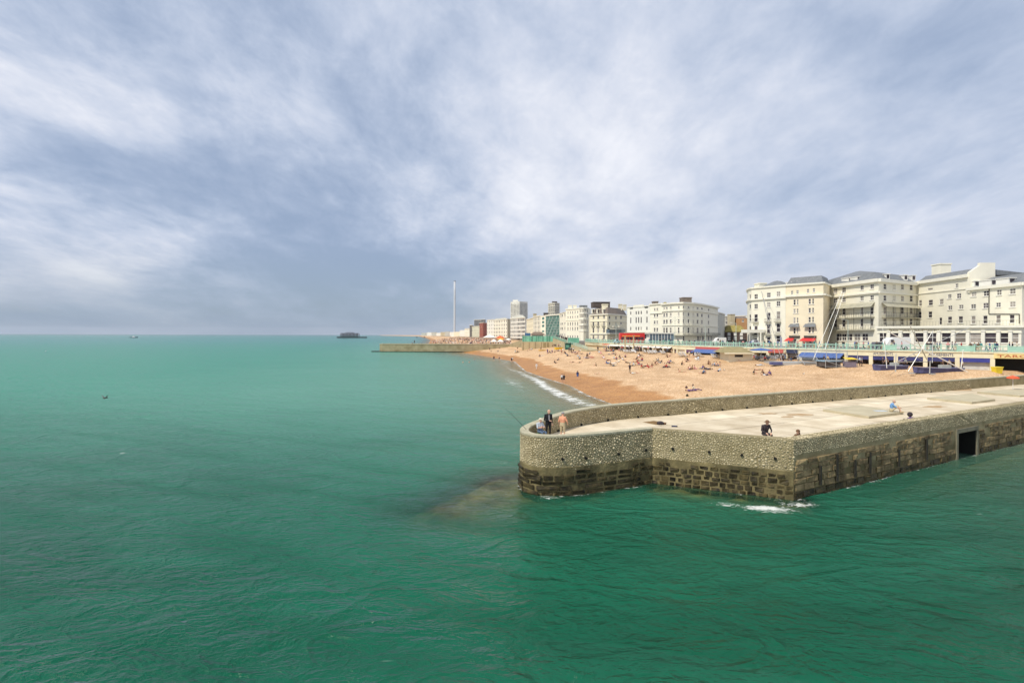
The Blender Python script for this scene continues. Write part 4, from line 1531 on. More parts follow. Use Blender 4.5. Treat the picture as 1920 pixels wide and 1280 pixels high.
    zr = zof(1812, 502, r1.y)
    mb = MB()
    mb.add([(*e0, zd), (*e1, zd), (*r1, zr), (*r0, zr), (*(e0 + nv * 16), zd), (*(e1 + nv * 16), zd)], [(0, 1, 2, 3), (3, 2, 5, 4), (0, 3, 4), (1, 5, 2)])
    mb.build('roof', SLATE, Dd.root)
    # gable wall with the big stack at the seaward end
    mb = MB()
    d = (b - a).normalized()
    g0, g1, g2, g3 = b - nv * .3, b + nv * 5.2, b + nv * 5.2, b + nv * 1.9
    zk = zof(1832, 493, (b + nv * 6).y)
    th = d * .7
    prof = [(g0, zd - 4), (g1, zd - 4), (g2, zk), (g3, zk), (g3, zr + .5), (g0, zd + .6)]
    n_ = len(prof)
    mb.add([(*p, z) for p, z in prof] + [(*(p + th), z) for p, z in prof], [tuple(range(n_)), tuple(range(2 * n_ - 1, n_ - 1, -1))] + [((i + 1) % n_, i, n_ + i, n_ + (i + 1) % n_) for i in range(n_)])
    mb.build('chimney_gable', CREAM2, Dd.root)
    Dd.box_on(1773, 142, 20, 494, 530, 3, CREAM2, 'chimney')
    E = Bld('hotel_terrace_range', 'cream hotel range with three rows of square windows nearest the right edge', [(1816, 122), (1916, 109), (1950, 110)], depth=18, back=(.97, .25))
    for x, y, w, h, st in ((1250, 550, 9.5, 9, 'cross'), (1405, 538, 10, 9.5, 'cross'), (1570, 526, 10, 10, 'cross'), (1740, 510, 11, 10.5, 'cross'),
                           (1245, 702, 9.6, 9, 'cross'), (1400, 692, 10, 9.5, 'cross'), (1560, 682, 10, 9.5, 'cross'), (1740, 676, 11, 10.5, 'cross'),
                           (1245, 872, 9, 14.5, 'sash'), (1395, 868, 9, 15, 'sash'), (1560, 862, 9.5, 16, 'sash'), (1732, 858, 10.5, 17, 'sash')):
        px, py = zx2(x, y)
        E.win(px, py, w, h, st)
    ze = E.z_at(1816, 541.5, 0)
    E.walls(ze, CREAM2, parapet=.2)
    E.ledge(ze - .4, ze + .25, .5)
    a, b = E.P[0], E.P[1]
    d = (b - a).normalized()
    nv = Vector((-d.y, d.x))
    b2 = b + d * 2
    r0, r1 = a + nv * 4 + d * 1.5, b + nv * 4 - d * 2
    zr = zof(1880, 510, r1.y)
    mb = MB()
    mb.add([(*a, ze), (*b2, ze), (*r1, zr), (*r0, zr), (*(a + nv * 15), ze), (*(b2 + nv * 15), ze)], [(0, 1, 2, 3), (3, 2, 5, 4), (1, 5, 2)])
    mb.build('roof', SLATE, E.root)
    for zx, zy in ((1300, 415), (1510, 398), (1735, 374)):
        px, py = zx2(zx, zy)
        E.dormer(px, py, 13, 8.5, E.D_at(px, 0) + 1.2)
    mb = MB()
    dp = [(1450, 478), (1447, 798)], [(1447, 798), (1832, 800)], [(1832, 800), (1832, 920)]
    for (x0, y0), (x1, y1) in dp:
        pa, pb = zx2(x0, y0), zx2(x1, y1)
        nn = Vector((d.y, -d.x))
        q0 = a + d * E.u_on(0, pa[0])[0] + nn * .12
        q1 = a + d * E.u_on(0, pb[0])[0] + nn * .12
        mb.tube((*q0, E.z_at(pa[0], pa[1], 0)), (*q1, E.z_at(pb[0], pb[1], 0)), .08, .08, 5)
    mb.build('drainpipe', IRON, E.root)
    # --- ground-floor sun lounge in front
    X = Bld('hotel_sun_lounge', 'single storey cream hotel lounge with pillars, wide windows and a roof terrace', [(1645, 121), (1915, 105), (1930, 110)], depth=9, back=(.8, .6))
    zt = X.z_at(1780, 611.5, 0)
    for x, w in ((105, 15), (248, 15.5), (398, 15.5), (565, 17), (725, 18), (905, 19), (1085, 20), (1275, 21), (1465, 21.5), (1645, 18), (1780, 13)):
        px, py = zx2(x, 1090)
        X.win(px, py, w, 20, 'sash', i=0, z=X.z_at(1780, 632.5, 0), hm=20 * .113)
    X.walls(zt, CREAM2, parapet=.1)
    X.ledge(zt - .35, zt + .1, .5)
    zf = X.z_at(1780, 619.3, 0)
    X.ledge(zf - .55, zf - .42, .15, name='string_course')
    X.text('ROYAL ALBION', 0, 1667, 1760, 618.6, 2.6, mat('brass_letters', (.36, .28, .15), .5), .14)
    for x in (178, 325, 480, 640, 810, 990, 1175, 1368, 1560, 1710):
        px = 1640 + .1485 * x
        u = X.u_on(0, px)[0]
        d = (X.P[1] - X.P[0]).normalized()
        n_ = Vector((d.y, -d.x))
        q = X.P[0] + d * u + n_ * .18
        mb = MB()
        mb.obox((q.x, q.y, ESP + 2.0), (d.x * .28, d.y * .28, 0), (n_.x * .2, n_.y * .2, 0), (0, 0, 2.0))
        mb.obox((q.x, q.y, ESP + 3.85), (d.x * .36, d.y * .36, 0), (n_.x * .28, n_.y * .28, 0), (0, 0, .12))
        mb.build('pillar', TRIM, X.root)
    X.railing(zt, 1.1, -.2, 0, 1648, 1913, step=.5, name='terrace_railing', m=mat('terrace_rail_paint', (.42, .40, .32), .6))
build_albion()

# --- the row further along
def rows_py(b, px, pys): return [b.z_at(px, p, b.edge_for(px)) for p in pys]
def build_row():
    F = Bld('bow_fronted_hotel', 'large cream hotel with a bowed front, balcony and brown box on its roof', [(1242, 194), (1262, 187.5), (1280, 185), (1297, 187), (1314, 194), (1330, 204), (1346, 219)], depth=18, back=(.2, .98))
    cols = (1245, 1250, 1257.3, 1272.5, 1280.8, 1291, 1300, 1308, 1316, 1329)
    zr = [(F.z_at(1285, p, 2), h) for p, h in ((576, 4.8), (589, 6.4), (602, 7.5), (619, 11))]
    for x in cols:
        for z, h in zr:
            F.win(x, 0, 3.4, 0, 'sash', z=z, hm=h * .187, pane=BLIND if x == 1300 else None)
    for x in (1282, 1309, 1313.5, 1318, 1329, 1334):
        F.win(x, 0, 3.2, 0, 'sash', z=F.z_at(1285, 634, 2), hm=1.5)
    zt = F.z_at(1285, 567, 2)
    F.walls(zt, CREAM2, parapet=.4)
    F.ledge(zt - .4, zt + .1, .6)
    z1 = F.z_at(1285, 581.5, 2)
    F.ledge(z1 - .2, z1 + .1, .35, name='string_course')
    z2 = F.z_at(1285, 609.5, 2)
    F.ledge(z2 - .12, z2 + .06, .25, name='string_course')
    z3 = F.z_at(1285, 628, 2)
    F.ledge(z3 - .25, z3, 1.1, 1, 5, name='balcony', m=LEAD)
    for i in range(1, 6): F.railing(z3, .9, 1.0, i, F.px[i], F.px[i + 1], step=.5)
    F.box_on(1288.5, 197, 16.5, 557.5, 568, 4, SLATEB, 'roof_tank_house')
    F.box_on(1230, 206, 8, 565, 571, 3, SLATEB, 'chimney')
    mb = MB(); q = Vector((xof(1247, 204), 204)); mb.lathe((q.x, q.y, zt - .3), [(1.2, 0), (1.1, .9), (.5, 1.5), (0, 1.6)], 8); mb.build('roof_turret', OLIVE, F.root)
    F0 = Bld('cream_corner_block', 'narrow cream block joining the bowed hotel and the white art deco front', [(1219, 200), (1242, 194)], depth=14, back=(.2, .98))
    F0.grid((1227.3, 1232.2), [(580, 5), (591.5, 6), (604, 6), (618, 7)], 3.4, 6)
    zt = F0.z_at(1230, 569.5); F0.walls(zt, CREAM2); F0.ledge(zt - .3, zt + .1, .4); z = F0.z_at(1230, 587); F0.ledge(z - .15, z + .1, .3, name='string_course')
    An = Bld('grey_annex', 'plain grey rendered annex at the end of the bowed hotel', [(1337, 214), (1351, 224), (1359, 240)], depth=12, back=(.2, .98))
    An.grid((1339.5,), [(602.5, 5), (615, 5)], 2.6, 5)
    zt = An.z_at(1340, 584.5); An.walls(zt, GREYW); An.ledge(zt - .3, zt + .1, .25)
    Pb = Bld('dark_brick_pub', 'low dark brick pub with white windows under a mossy tiled roof', [(1359, 238), (1400.5, 232)], depth=12, back=(.2, .98))
    Pb.grid((1367, 1378.5, 1390), [(626, 5), (634, 6.5)], 5, 5, 'cross', pane=mat('white_blind', (.66, .65, .62), .7))
    zt = Pb.z_at(1380, 622); Pb.walls(zt, DBRICK); Pb.mansard(zt, zt + 2.9, .55, OLIVE)
    Br = Bld('orange_brick_house', 'orange brick gabled house behind the pub', [(1380, 262), (1401, 258)], depth=12, back=(.2, .98))
    Br.grid((1393,), [(601, 5)], 3.5, 5); zt = Br.z_at(1390, 597); Br.walls(zt, BRICK); Br.mansard(zt, zt + 1.2, .7, SLATEB); Br.box_on(1374, 262, 8, 589, 612, 4, TAN, 'chimney')
    Pl = Bld('pale_backstreet_house', 'pale house with dark windows behind the mossy pub roof', [(1357, 270), (1370, 268)], depth=10, back=(.2, .98))
    Pl.grid((1362,), [(598, 4.5), (605, 4.5)], 4.5, 5); zt = Pl.z_at(1360, 592.5); Pl.walls(zt, GREYW)
    Pl.ledge(zt - .2, zt + .15, .3)
    Dh = Bld('distant_white_terrace', 'small white terrace roofline behind the orange brick house', [(1366, 330), (1402, 322)], depth=10, back=(.2, .98))
    zt = Dh.z_at(1380, 592); Dh.auto(0, 5, [zt - 2.2], 1.2, 1.6); Dh.walls(zt, WHITE); Dh.ledge(zt - .2, zt + .15, .3)
    # --- art deco
    G = Bld('art_deco_front', 'white art deco building with tall narrow windows and a stepped top', [(1176, 213), (1219.5, 200)], depth=16, back=(.2, .98))
    G.grid((1182.5, 1192.6, 1197.3, 1202, 1212.8), [(587, 7), (600.6, 11.5), (616, 6.5)], 2.5, 7, 'pane')
    for x in (1184, 1196, 1208): G.win(x, 631, 8, 9, 'shop')
    zt = G.z_at(1198, 574); G.walls(zt, WHITE); G.ledge(zt - .25, zt + .05, .2)
    G.ledge(zt - .5, zt + .55, .15, px0=1188, px1=1207, name='stepped_parapet')
    z = G.z_at(1198, 623.5); G.ledge(z - .2, z + .15, 1.3, m=LEAD, name='entrance_canopy')
    for x in (1184, 1212): G.ledge(zt - .75, zt - .45, .25, px0=x - 3, px1=x + 3, m=IRON, name='vent_grille')
    # --- cream mansard hotel
    H = Bld('mansard_hotel', 'cream hotel with dormered mansard roof and glazed balcony on its corner', [(1107, 254), (1138.5, 240), (1159, 248), (1176, 262)], depth=18, back=(.1, 1))
    H.grid((1112.5, 1121.5, 1132.3), [(595, 5.5), (607, 7), (619, 8.5), (632, 7)], 3.4, 6)
    H.grid((1143, 1155), [(595, 6), (606.5, 6)], 2.8, 6)
    H.grid((1164.5,), [(595, 6), (606, 4), (621, 6)], 3, 6)
    zt = H.z_at(1138, 588.5, 0); H.walls(zt, CREAM); H.ledge(zt - .3, zt + .15, .5)
    z = H.z_at(1138, 601.5, 0); H.ledge(z - .1, z + .12, .25, name='string_course'); z = H.z_at(1138, 625.5, 0); H.ledge(z - .2, z + .2, .4, name='string_course')
    for x in (1112.5, 1121.5, 1132.3):
        zz = H.z_at(x, 611, 0); H.ledge(zz - .1, zz, .7, 0, 0, px0=x - 3, px1=x + 3, m=LEAD, name='balcony'); H.railing(zz, .9, .65, 0, x - 3, x + 3)
    H.mansard(zt - .05, H.z_at(1138, 575, 0), .74, SLATEB)
    for x in (1112.5, 1121.8, 1132.6): H.dormer(x, 583.5, 3.8, 7.5, H.D_at(x, 0) + .9, CREAM2)
    H.box_on(1128, 256, 31, 566, 576, 8, ROOFD, 'roof_plant'); H.box_on(1135, 246, 10, 570, 584, 3, CREAM, 'chimney'); H.box_on(1164, 258, 5, 570, 582, 3, CREAM, 'chimney'); H.box_on(1172, 264, 5, 571, 582, 3, CREAM, 'chimney')
    z0, z1 = H.z_at(1150, 625, 1), H.z_at(1150, 618, 1)
    H.ledge(z0 - .2, z0 + .1, 1.8, 1, 2, px1=1167, name='balcony', m=TRIM); 
    H.ledge(z0 + .1, z1 + .1, 1.5, 1, 2, px1=1166, name='glazed_balcony', m=BGLASS)
    for i, a, b in ((1, 1138.8, 1159), (2, 1159, 1166.5)):
        H.railing(z0 + .1, z1 - z0, 1.62, i, a, b, m=FRAME, step=.55)
        H.canopy(z1 + .1, z1 + 1.1, 2.0, i, a, b)
    # --- cream terrace and white bay
    I = Bld('white_bay_hotel', 'cream terrace ending in a tall white rounded bay front', [(1061, 296), (1086, 284), (1089, 280.5), (1094, 278.5), (1099, 279), (1103, 283), (1107.5, 294)], depth=18, back=(.1, 1))
    I.grid((1064.8, 1069.3, 1073.6, 1078.2, 1083), [(585, 4.5), (594, 4.5), (606.7, 6), (616, 6), (631, 5)], 1.9, 5, ref=1078.2)
    zr = [(I.z_at(1094, p, 2), 6.2 * .28) for p in (582.5, 592, 603.5, 614)]
    for z, h in zr:
        for x in (1087.6, 1090.6, 1092.8, 1095.2, 1097.8, 1101): I.win(x, 0, 1.6, 0, 'pane', z=z, hm=h)
    zt = I.z_at(1094, 576.5, 2); I.walls(zt, CREAM2)
    for p in (577, 587, 597.8, 609, 620): 
        z = I.z_at(1094, p, 2); I.ledge(z - .3, z + .3, .22, 1, 4, name='bay_band', m=WHITE)
    I.ledge(zt - .4, zt + .2, .35, 0, 0); z = I.z_at(1080, 600, 0); I.ledge(z - .1, z + .1, .25, 0, 0, name='string_course')
    for x in (1069, 1078): I.box_on(x, 300, 6, 572, 581, 3, CREAM2, 'chimney')
    for x in (1090.5, 1098): I.box_on(x, 288, 6, 572.5, 577, 3, SLATE, 'bay_roof')
    # --- in-between house, glass block
    K = Bld('slim_grey_white_house', 'slim pale house squeezed beside the green glass block', [(1049, 330), (1061, 304)], depth=14, back=(.1, 1))
    K.grid((1051.6, 1054.4, 1059), [(592, 5), (607, 4), (616, 5), (628, 5)], 1.7, 5); zt = K.z_at(1055, 586); K.walls(zt, CREAM2); K.ledge(zt - .2, zt + .1, .3)
    J = Bld('green_glass_block', 'office block faced in a grid of green glass panels', [(1023, 352), (1049, 332)], depth=18, back=(.05, 1))
    zt = J.z_at(1036, 590.5)
    for r in range(8):
        for c in range(12): J.win(1024.2 + c * 2.1, 0, 1.75, 0, 'pane', z=zt - 1.5 - r * 1.72, hm=1.5, pane=GGLASS, frame=GGLASS if (r + c) % 3 else None)
    J.walls(zt, mat('green_grey_mullion', (.22, .30, .25), .6)); J.ledge(zt - .3, zt + .4, .4)
    J2 = Bld('cream_stair_tower', 'narrow cream stair tower left of the green glass block', [(1013.5, 360), (1023, 352)], depth=14, back=(.05, 1))
    J2.grid((1018.2,), [(597, 5), (604, 5), (611, 5), (621, 4)], 4.5, 5, 'pane', pane=GGLASS); zt = J2.z_at(1018, 592); J2.walls(zt, CREAM2); J2.ledge(zt - .2, zt + .2, .2)
    J2.box_on(1024, 372, 9, 586.5, 592, 4, ROOFD, 'roof_plant')
    def simple(name, label, pts, top, nc, nr, m, h=2.6, w=2.2, roof=None, depth=16, cornice=True, sub=True, z0=ESP, bot=629, topgap=2.0):
        b = Bld(name, label, pts, depth=depth, back=(.03, 1), z0=z0)
        zt = b.z_at(pts[0][0] + 1, top, 0)
        ze = max(z0 + 1.5, b.z_at(pts[0][0] + 1, bot, 0))
        rows = [zt - topgap - (zt - topgap - ze) * r / max(nr - 1, 1) for r in range(nr)]
        for i, n in enumerate(nc):
            if n: b.auto(i, n, rows, w, h, 'pane', sub=sub)
        b.walls(zt, m)
        if cornice: b.ledge(zt - .3, zt + .2, .4)
        if roof: b.mansard(zt, zt + roof[0], roof[1], roof[2])
        return b
    simple('cream_terrace_house', 'cream terrace house stepping down left of the stair tower', [(1000, 386), (1013.5, 360)], 593.5, (5,), 5, CREAM2)
    b = simple('long_cream_terrace', 'long cream terrace behind the green glazed pavilion', [(987, 440), (1000, 386)], 599, (6,), 4, CREAM)
    b.box_on(1003, 400, 6, 588, 595, 5, TAN, 'chimney')
    b = simple('white_gabled_terrace', 'white gabled terrace below the slab tower', [(957, 500), (971, 478), (985, 462)], 597, (6, 6), 5, WHITE, roof=(2.4, .6, GREYW))
    T = simple('slab_tower', 'tall white slab tower block with banded balconies', [(957.5, 905), (974, 890), (989, 905)], 566, (6, 6), 17, WHITE, h=1.3, w=2.2, depth=14, bot=606, topgap=3)
    for r in range(17):
        z = T.ztop - 1.4 - r * (T.ztop - 3 - T.z_at(958, 606, 0)) / 16 * 1.0
        T.ledge(z - 2.9, z - 2.3, .8, name='balcony_band', m=WHITE)
    T.box_on(966, 905, 10, 562, 567, 8, WHITE, 'lift_house')
    T = simple('stepped_tower', 'beige concrete tower with balconies behind the glass block', [(1028.5, 612), (1040, 600), (1049, 610)], 568.5, (3, 3), 8, mat('beige_concrete', (.50, .46, .37), .8, .1, .3), h=1.2, w=2.2, bot=592, topgap=2.5)
    for r in range(8): T.ledge(T.ztop - 4.2 - r * 2.3, T.ztop - 3.7 - r * 2.3, .8, name='balcony_band', m=WHITE)
    T.box_on(1040, 606, 9, 565, 569, 6, ROOFD, 'lift_house')
    simple('ornate_cream_house', 'ornate cream seafront house with closely set windows', [(926, 580), (938, 560), (951, 536)], 600, (4, 4), 5, CREAM2, roof=(1.6, .8, GREYW))
    simple('brown_flank_house', 'brown windowless flank beside the ornate cream house', [(951, 538), (957, 556)], 597.5, (0,), 0, TAN, sub=False)
    simple('white_slab_house', 'plain white stepped house left of the ornate cream house', [(913, 630), (926, 596)], 600, (4,), 5, WHITE)
    simple('red_brick_flats', 'red brick flats with white balcony bands', [(899, 690), (906, 668), (913, 690)], 605, (3, 2), 5, REDBR, w=1.6)
    simple('dark_glass_office', 'dark grey office block rising behind the red flats', [(889, 830), (909, 800)], 599.5, (6,), 7, mat('dark_grey_panels', (.17, .17, .18), .6, .15, .2), w=2.4, bot=612)
    simple('green_tinted_house', 'pale green seafront house left of the red flats', [(885, 760), (899, 712)], 612, (5,), 4, mat('pale_green_render', (.62, .62, .48), .8, .08, .2))
    simple('slim_dark_tower', 'slim dark block at the left end of the near terrace', [(880.5, 800), (886, 792)], 609.5, (2,), 5, mat('dark_brown_panels', (.14, .13, .12), .7), bot=620)
    simple('cream_end_house', 'cream house at the far end of the terrace', [(871, 860), (880.5, 812)], 616, (4,), 3, CREAM2)
    far = [(862, 871, 1000, 619, WHITE), (851, 862, 1080, 622, CREAM), (843, 851, 1180, 622.5, WHITE), (834, 842, 1250, 621.5, GREYW), (826, 834, 1330, 622.5, TAN), (818, 826, 1400, 624, WHITE), (810, 818, 1480, 622.5, GREYW), (800, 809, 1600, 623, WHITE), (790, 799, 1800, 624, GREYW)]
    words_ = ['white', 'cream', 'pale', 'grey', 'brownish', 'small white', 'grey flat-topped', 'low white', 'farthest grey']
    for k, (x0, x1, D, top, m) in enumerate(far):
        simple('distant_house', words_[k] + ' distant seafront house, ' + ORD[k] + ' leftward from the cream end house', [(x0, D + 30), (x1, D)], top, (3,), 2, m, h=2, w=2, sub=False, cornice=False, bot=627)
build_row()

# --- slender observation tower and pier ruin
def build_landmarks():
    D = 1400
    t = thing('observation_tower', 'very tall slender grey observation tower on the beach', 'tower', (xof(852.3, D), D, 4))
    mb = MB()
    z1 = zof(852, 527.5, D)
    mb.lathe((xof(852.3, D), D, 0), [(2.6, 3), (2.6, z1 - 30), (2.5, z1), (0, z1)], 14)
    mb.build('shaft', mat('brushed_steel_cladding', (.60, .61, .63), .7, .04, .05, spec=.1), t, smooth=True)
    mb = MB()
    mb.lathe((xof(852.3, D), D, 0), [(9, 3), (9, 6), (8, 7.5), (3, 8)], 16)
    mb.build('boarding_base', WHITE, t)
    mb = MB()
    mb.lathe((xof(852.3, D), D, 0), [(3.1, z1), (3.1, z1 + 1.2), (0, z1 + 1.2)], 14)
    mb.build('cap', mat('tower_cap', (.25, .26, .28), .5), t)
    # ruined pier
    D = 1300
    x0, x1 = xof(633, D), xof(687, D)
    r = thing('pier_ruin', 'rusted iron skeleton of a ruined pier standing in the sea', 'ruin', (xof(655, D), D, 0))
    rust = mat('rusted_iron', (.022, .018, .02), .9, .3, .1)
    mb = MB()
    mb.box(x0, x1, D - 6, D + 6, 2.0, 3.6)
    mb.build('deck', rust, r)
    for k in range(27):
        x = x0 + (x1 - x0) * k / 26
        mb = MB()
        for y in (-5, 0, 5): mb.tube((x, D + y, -2), (x, D + y, 2.7), .3, .3, 5)
        mb.tube((x, D - 5, .5), (x, D + 5, 2.4), .14, .14, 4)
        mb.build('pile_row', rust, r)
    hx0, hx1 = xof(640, D), xof(672, D)
    for zlev, a, b in ((7.2, 0, 1), (11.6, .02, .98)):
        mb = MB()
        xa, xb = hx0 + (hx1 - hx0) * a, hx0 + (hx1 - hx0) * b
        mb.box(xa, xb, D - 8, D - 7.3, zlev - .8, zlev + .8); mb.box(xa, xb, D + 7.3, D + 8, zlev - .8, zlev + .8)
        for k in range(9): mb.box(xa + (xb - xa) * k / 8 - .2, xa + (xb - xa) * k / 8 + .2, D - 8, D + 8, zlev - .25, zlev + .25)
        mb.build('ring_beam', rust, r)
    for k in range(13):
        x = hx0 + (hx1 - hx0) * k / 12
        mb = MB()
        top = 12.4 if k not in (0, 12) else 11
        for y in (-7.6, 7.6): mb.tube((x, D + y, 3.3), (x, D + y, top), .55, .5, 5)
        mb.build('column', rust, r)
    mb = MB()
    for k in range(6):
        x = hx0 + (hx1 - hx0) * (.3 + .4 * k / 5)
        mb.path([(x, D - 7.6, 11.6), (x, D - 3, 14.2), (x, D + 3, 14.2), (x, D + 7.6, 11.6)], .4, 4)
    mb.tube((hx0 + (hx1 - hx0) * .3, D, 14.2), (hx0 + (hx1 - hx0) * .7, D, 14.2), .2, .2, 4)
    mb.build('roof_truss', rust, r)
build_landmarks()
# ------------------------------------------------------------------ arcade of beach shops under the promenade
ARC = 2.6          # depth of the arcade
M_FASC = mat('arcade_cream', (0.74, 0.69, 0.50), .7, .08, .6)
M_TURQ = mat('turquoise_paint', (0.30, 0.53, 0.43), .5, .12, 1.5, col2=(.42, .64, .54))
M_NAVY = mat('navy_cloth', (0.045, 0.05, 0.16), .8, .2, 2)
M_BLUE = mat('blue_awning_cloth', (0.09, 0.15, 0.36), .8, .15, 2)
M_WAWN = mat('white_awning_cloth', (0.74, 0.73, 0.70), .8, .05, 2)
M_RED = mat('red_sign_paint', (0.55, 0.13, 0.11), .6, .1, 2)
M_DARK = mat('shop_interior', (0.04, 0.035, 0.035), .6, .5, 1.0, col2=(.12, .10, .09))
M_STEEL = mat('galvanised_steel', (0.50, 0.51, 0.50), .45, .1, 2, metal=.4)
M_PURP = mat('purple_panel', (0.14, 0.07, 0.16), .6, .2, 2)
M_GRN = mat('deep_green_panel', (0.03, 0.12, 0.10), .6, .2, 2)
def inland(d): return Vector((-d.y, d.x))       # d runs left to right seen from the sea
def shop(px0, px1, name, label, awning=None, sign=None, text=None, tcol=None, valance=None, front='dark', fascia=None, aw_out=1.8, fh=1.0, group='beach shops in the promenade arcade'):
    p0, _ = edge_at(px0)
    p1, _ = edge_at(px1)
    d = (p1 - p0).normalized()
    L = (p1 - p0).length
    nI = inland(d)
    g0 = float(ground(np.array([(p0.x + p1.x) / 2]), np.array([(p0.y + p1.y) / 2]))[0])
    t = thing(name, label, 'shop', (p0.x, p0.y, g0), group)
    V = lambda u, o, z: (p0.x + d.x * u - nI.x * o, p0.y + d.y * u - nI.y * o, z)
    def bx(u0, u1, o0, o1, z0, z1, m, nm, par=t):
        mb = MB()
        c = V((u0 + u1) / 2, (o0 + o1) / 2, (z0 + z1) / 2)
        mb.obox(c, (d.x * (u1 - u0) / 2, d.y * (u1 - u0) / 2, 0), (nI.x * (o1 - o0) / 2, nI.y * (o1 - o0) / 2, 0), (0, 0, (z1 - z0) / 2))
        return mb.build(nm, m, par)
    pw = .32
    bx(-pw, pw, -ARC + .1, .12, g0 - 1, ESP - fh, fascia or M_FASC, 'pillar')
    bx(-pw - .01, L - pw, -ARC + .05, .16, ESP - fh, ESP - .12, fascia or M_FASC, 'fascia')
    bx(-pw - .02, L - pw, -ARC - .2, .32, ESP - .12, ESP + .06, M_FASC, 'ledge')
    zt = ESP - fh
    if front == 'dark':
        f = bx(pw, L - pw, -ARC + .3, -ARC + .35, g0 - .2, zt, M_DARK, 'shopfront')
        mb = MB()
        k = max(2, int(L / 1.6))
        for i in range(k + 1):
            u = pw + (L - 2 * pw) * i / k
            mb.obox(V(u, -ARC + .42, (g0 + zt) / 2), (d.x * .05, d.y * .05, 0), (nI.x * .05, nI.y * .05, 0), (0, 0, (zt - g0) / 2))
        mb.obox(V(L / 2, -ARC + .42, g0 + 1.0), (d.x * (L / 2 - pw), d.y * (L / 2 - pw), 0), (nI.x * .04, nI.y * .04, 0), (0, 0, .06))
        mb.build('glazing_bars', mat('shop_frame_paint', (.40, .38, .33), .6), f)
    elif front == 'glass':
        bx(pw, L - pw, -.6, -.55, g0 + 1.3, zt - .3, BGLASS, 'shopfront')
        bx(pw, L - pw, -.65, -.5, g0 - .3, g0 + 1.3, mat('pale_stall_riser', (.55, .55, .52), .7), 'stall_riser')
    elif front == 'open':
        bx(pw, L - pw, -ARC + .1, -ARC + .15, g0 - .2, zt, M_HOLE, 'dark_interior')
    else:
        bx(pw, L - pw, -.5, -.4, g0 - .3, zt, front, 'door_panel')
    if valance: bx(pw, L - pw, -.06, .1, zt - .75, zt - .003, valance, 'valance')
    if awning:
        mb = MB()
        r_ = .35 if fh > .9 else .12
        a, b, c, e = V(pw, .17, zt + r_), V(L - pw, .17, zt + r_), V(L - pw, aw_out, zt - r_ * 1.3), V(pw, aw_out, zt - r_ * 1.3)
        dn = Vector((0, 0, -.2))
        mb.add([a, b, c, e, Vector(c) + dn, Vector(e) + dn, Vector(a) + Vector((0, 0, -.05)), Vector(b) + Vector((0, 0, -.05))], [(0, 3, 2, 1), (3, 5, 4, 2), (0, 6, 5, 3), (1, 2, 4, 7)])
        mb.build('awning', awning, t)
    if sign:
        bx(pw * .5, L - pw * 1.5, .165, .30, ESP - .95, ESP - .14, sign, 'sign_board')
    if text:
        add_text(t, 'lettering', text, p0, p1, L * .10, L * .88, ESP - .56, .46, tcol, .32 if sign else .18)
    return t
def build_shops():
    NL = mat('navy_letters', (.05, .05, .14), .6)
    for k, (a, b) in enumerate(((1143, 1165), (1165, 1187), (1187, 1206), (1206, 1225), (1225, 1244), (1244, 1263))):
        shop(a, b, 'beach_cafe', 'white awning beach cafe with dark front, ' + ORD[k] + ' from the left behind the deckchairs', awning=M_WAWN, fh=.55, aw_out=1.1)
    shop(1098, 1143, 'arcade_wall_bay', 'blank cream arcade bay left of the white awning cafes', front=M_FASC)
    shop(1263, 1270, 'purple_kiosk_front', 'narrow purple shop front right of the white awning cafes', front=M_PURP)
    shop(1270, 1286, 'white_door_shop', 'shop closed by tall white doors in the arcade', front=WHITE)
    shop(1286, 1305, 'teal_shutter_shop', 'shop with purple fascia over a teal shutter', front=mat('teal_shutter', (.03, .20, .18), .6), valance=M_PURP)
    shop(1305, 1353, 'blue_awning_shop', 'shop with a red signboard above a bright blue awning left of the hipped kiosk', awning=M_BLUE, sign=M_RED)
    shop(1353, 1367, 'red_sign_shop', 'narrow shop with a red signboard beside the hipped kiosk', sign=M_RED)
    shop(1367, 1412, 'shaded_arcade_bay', 'arcade bay hidden behind the hipped kiosk')
    shop(1412, 1440, 'parasol_cafe', 'arcade cafe behind the square blue parasol')
    shop(1440, 1474, 'red_fascia_cafe', 'cafe under a long red signboard right of the blue parasol', sign=M_RED, awning=None)
    shop(1474, 1501, 'black_fascia_bar', 'bar with a black and blue signboard between red and blue fronts', sign=mat('black_blue_sign', (.04, .05, .10), .5), valance=M_DARK)
    shop(1501, 1587, 'long_awning_bar', 'bar with the longest blue awning behind the steel scaffold', awning=M_BLUE, aw_out=2.2)
    shop(1587, 1633, 'navy_valance_arcade', 'arcade front with navy valance and no lettering right of the longest awning', valance=M_NAVY)
    shop(1633, 1680, 'amusement_arcade', 'amusement arcade lettered on cream fascia, left of the white van', valance=M_NAVY, text='AMUSEMENTS', tcol=NL)
    shop(1680, 1735, 'plain_arcade_front', 'arcade front with navy valance between the two lettered arcades', valance=M_NAVY)
    shop(1735, 1795, 'amusement_arcade', 'amusement arcade lettered on cream fascia, behind the crossed steel masts', valance=M_NAVY, text='AMUSEMENTS', tcol=NL)
    shop(1795, 1861, 'glazed_arcade_front', 'glazed arcade front with blue valance left of the fortune teller', valance=mat('royal_valance', (.05, .06, .28), .8), front='glass')
    shop(1861, 1952, 'fortune_teller_booth', 'dark open booth under a yellow sign lettered in red', front='open', sign=mat('yellow_sign', (.76, .62, .28), .6), text='TAROT      ', tcol=mat('red_letters', (.50, .12, .05), .6))
    # lettering of the last booth is placed where it stands
build_shops()

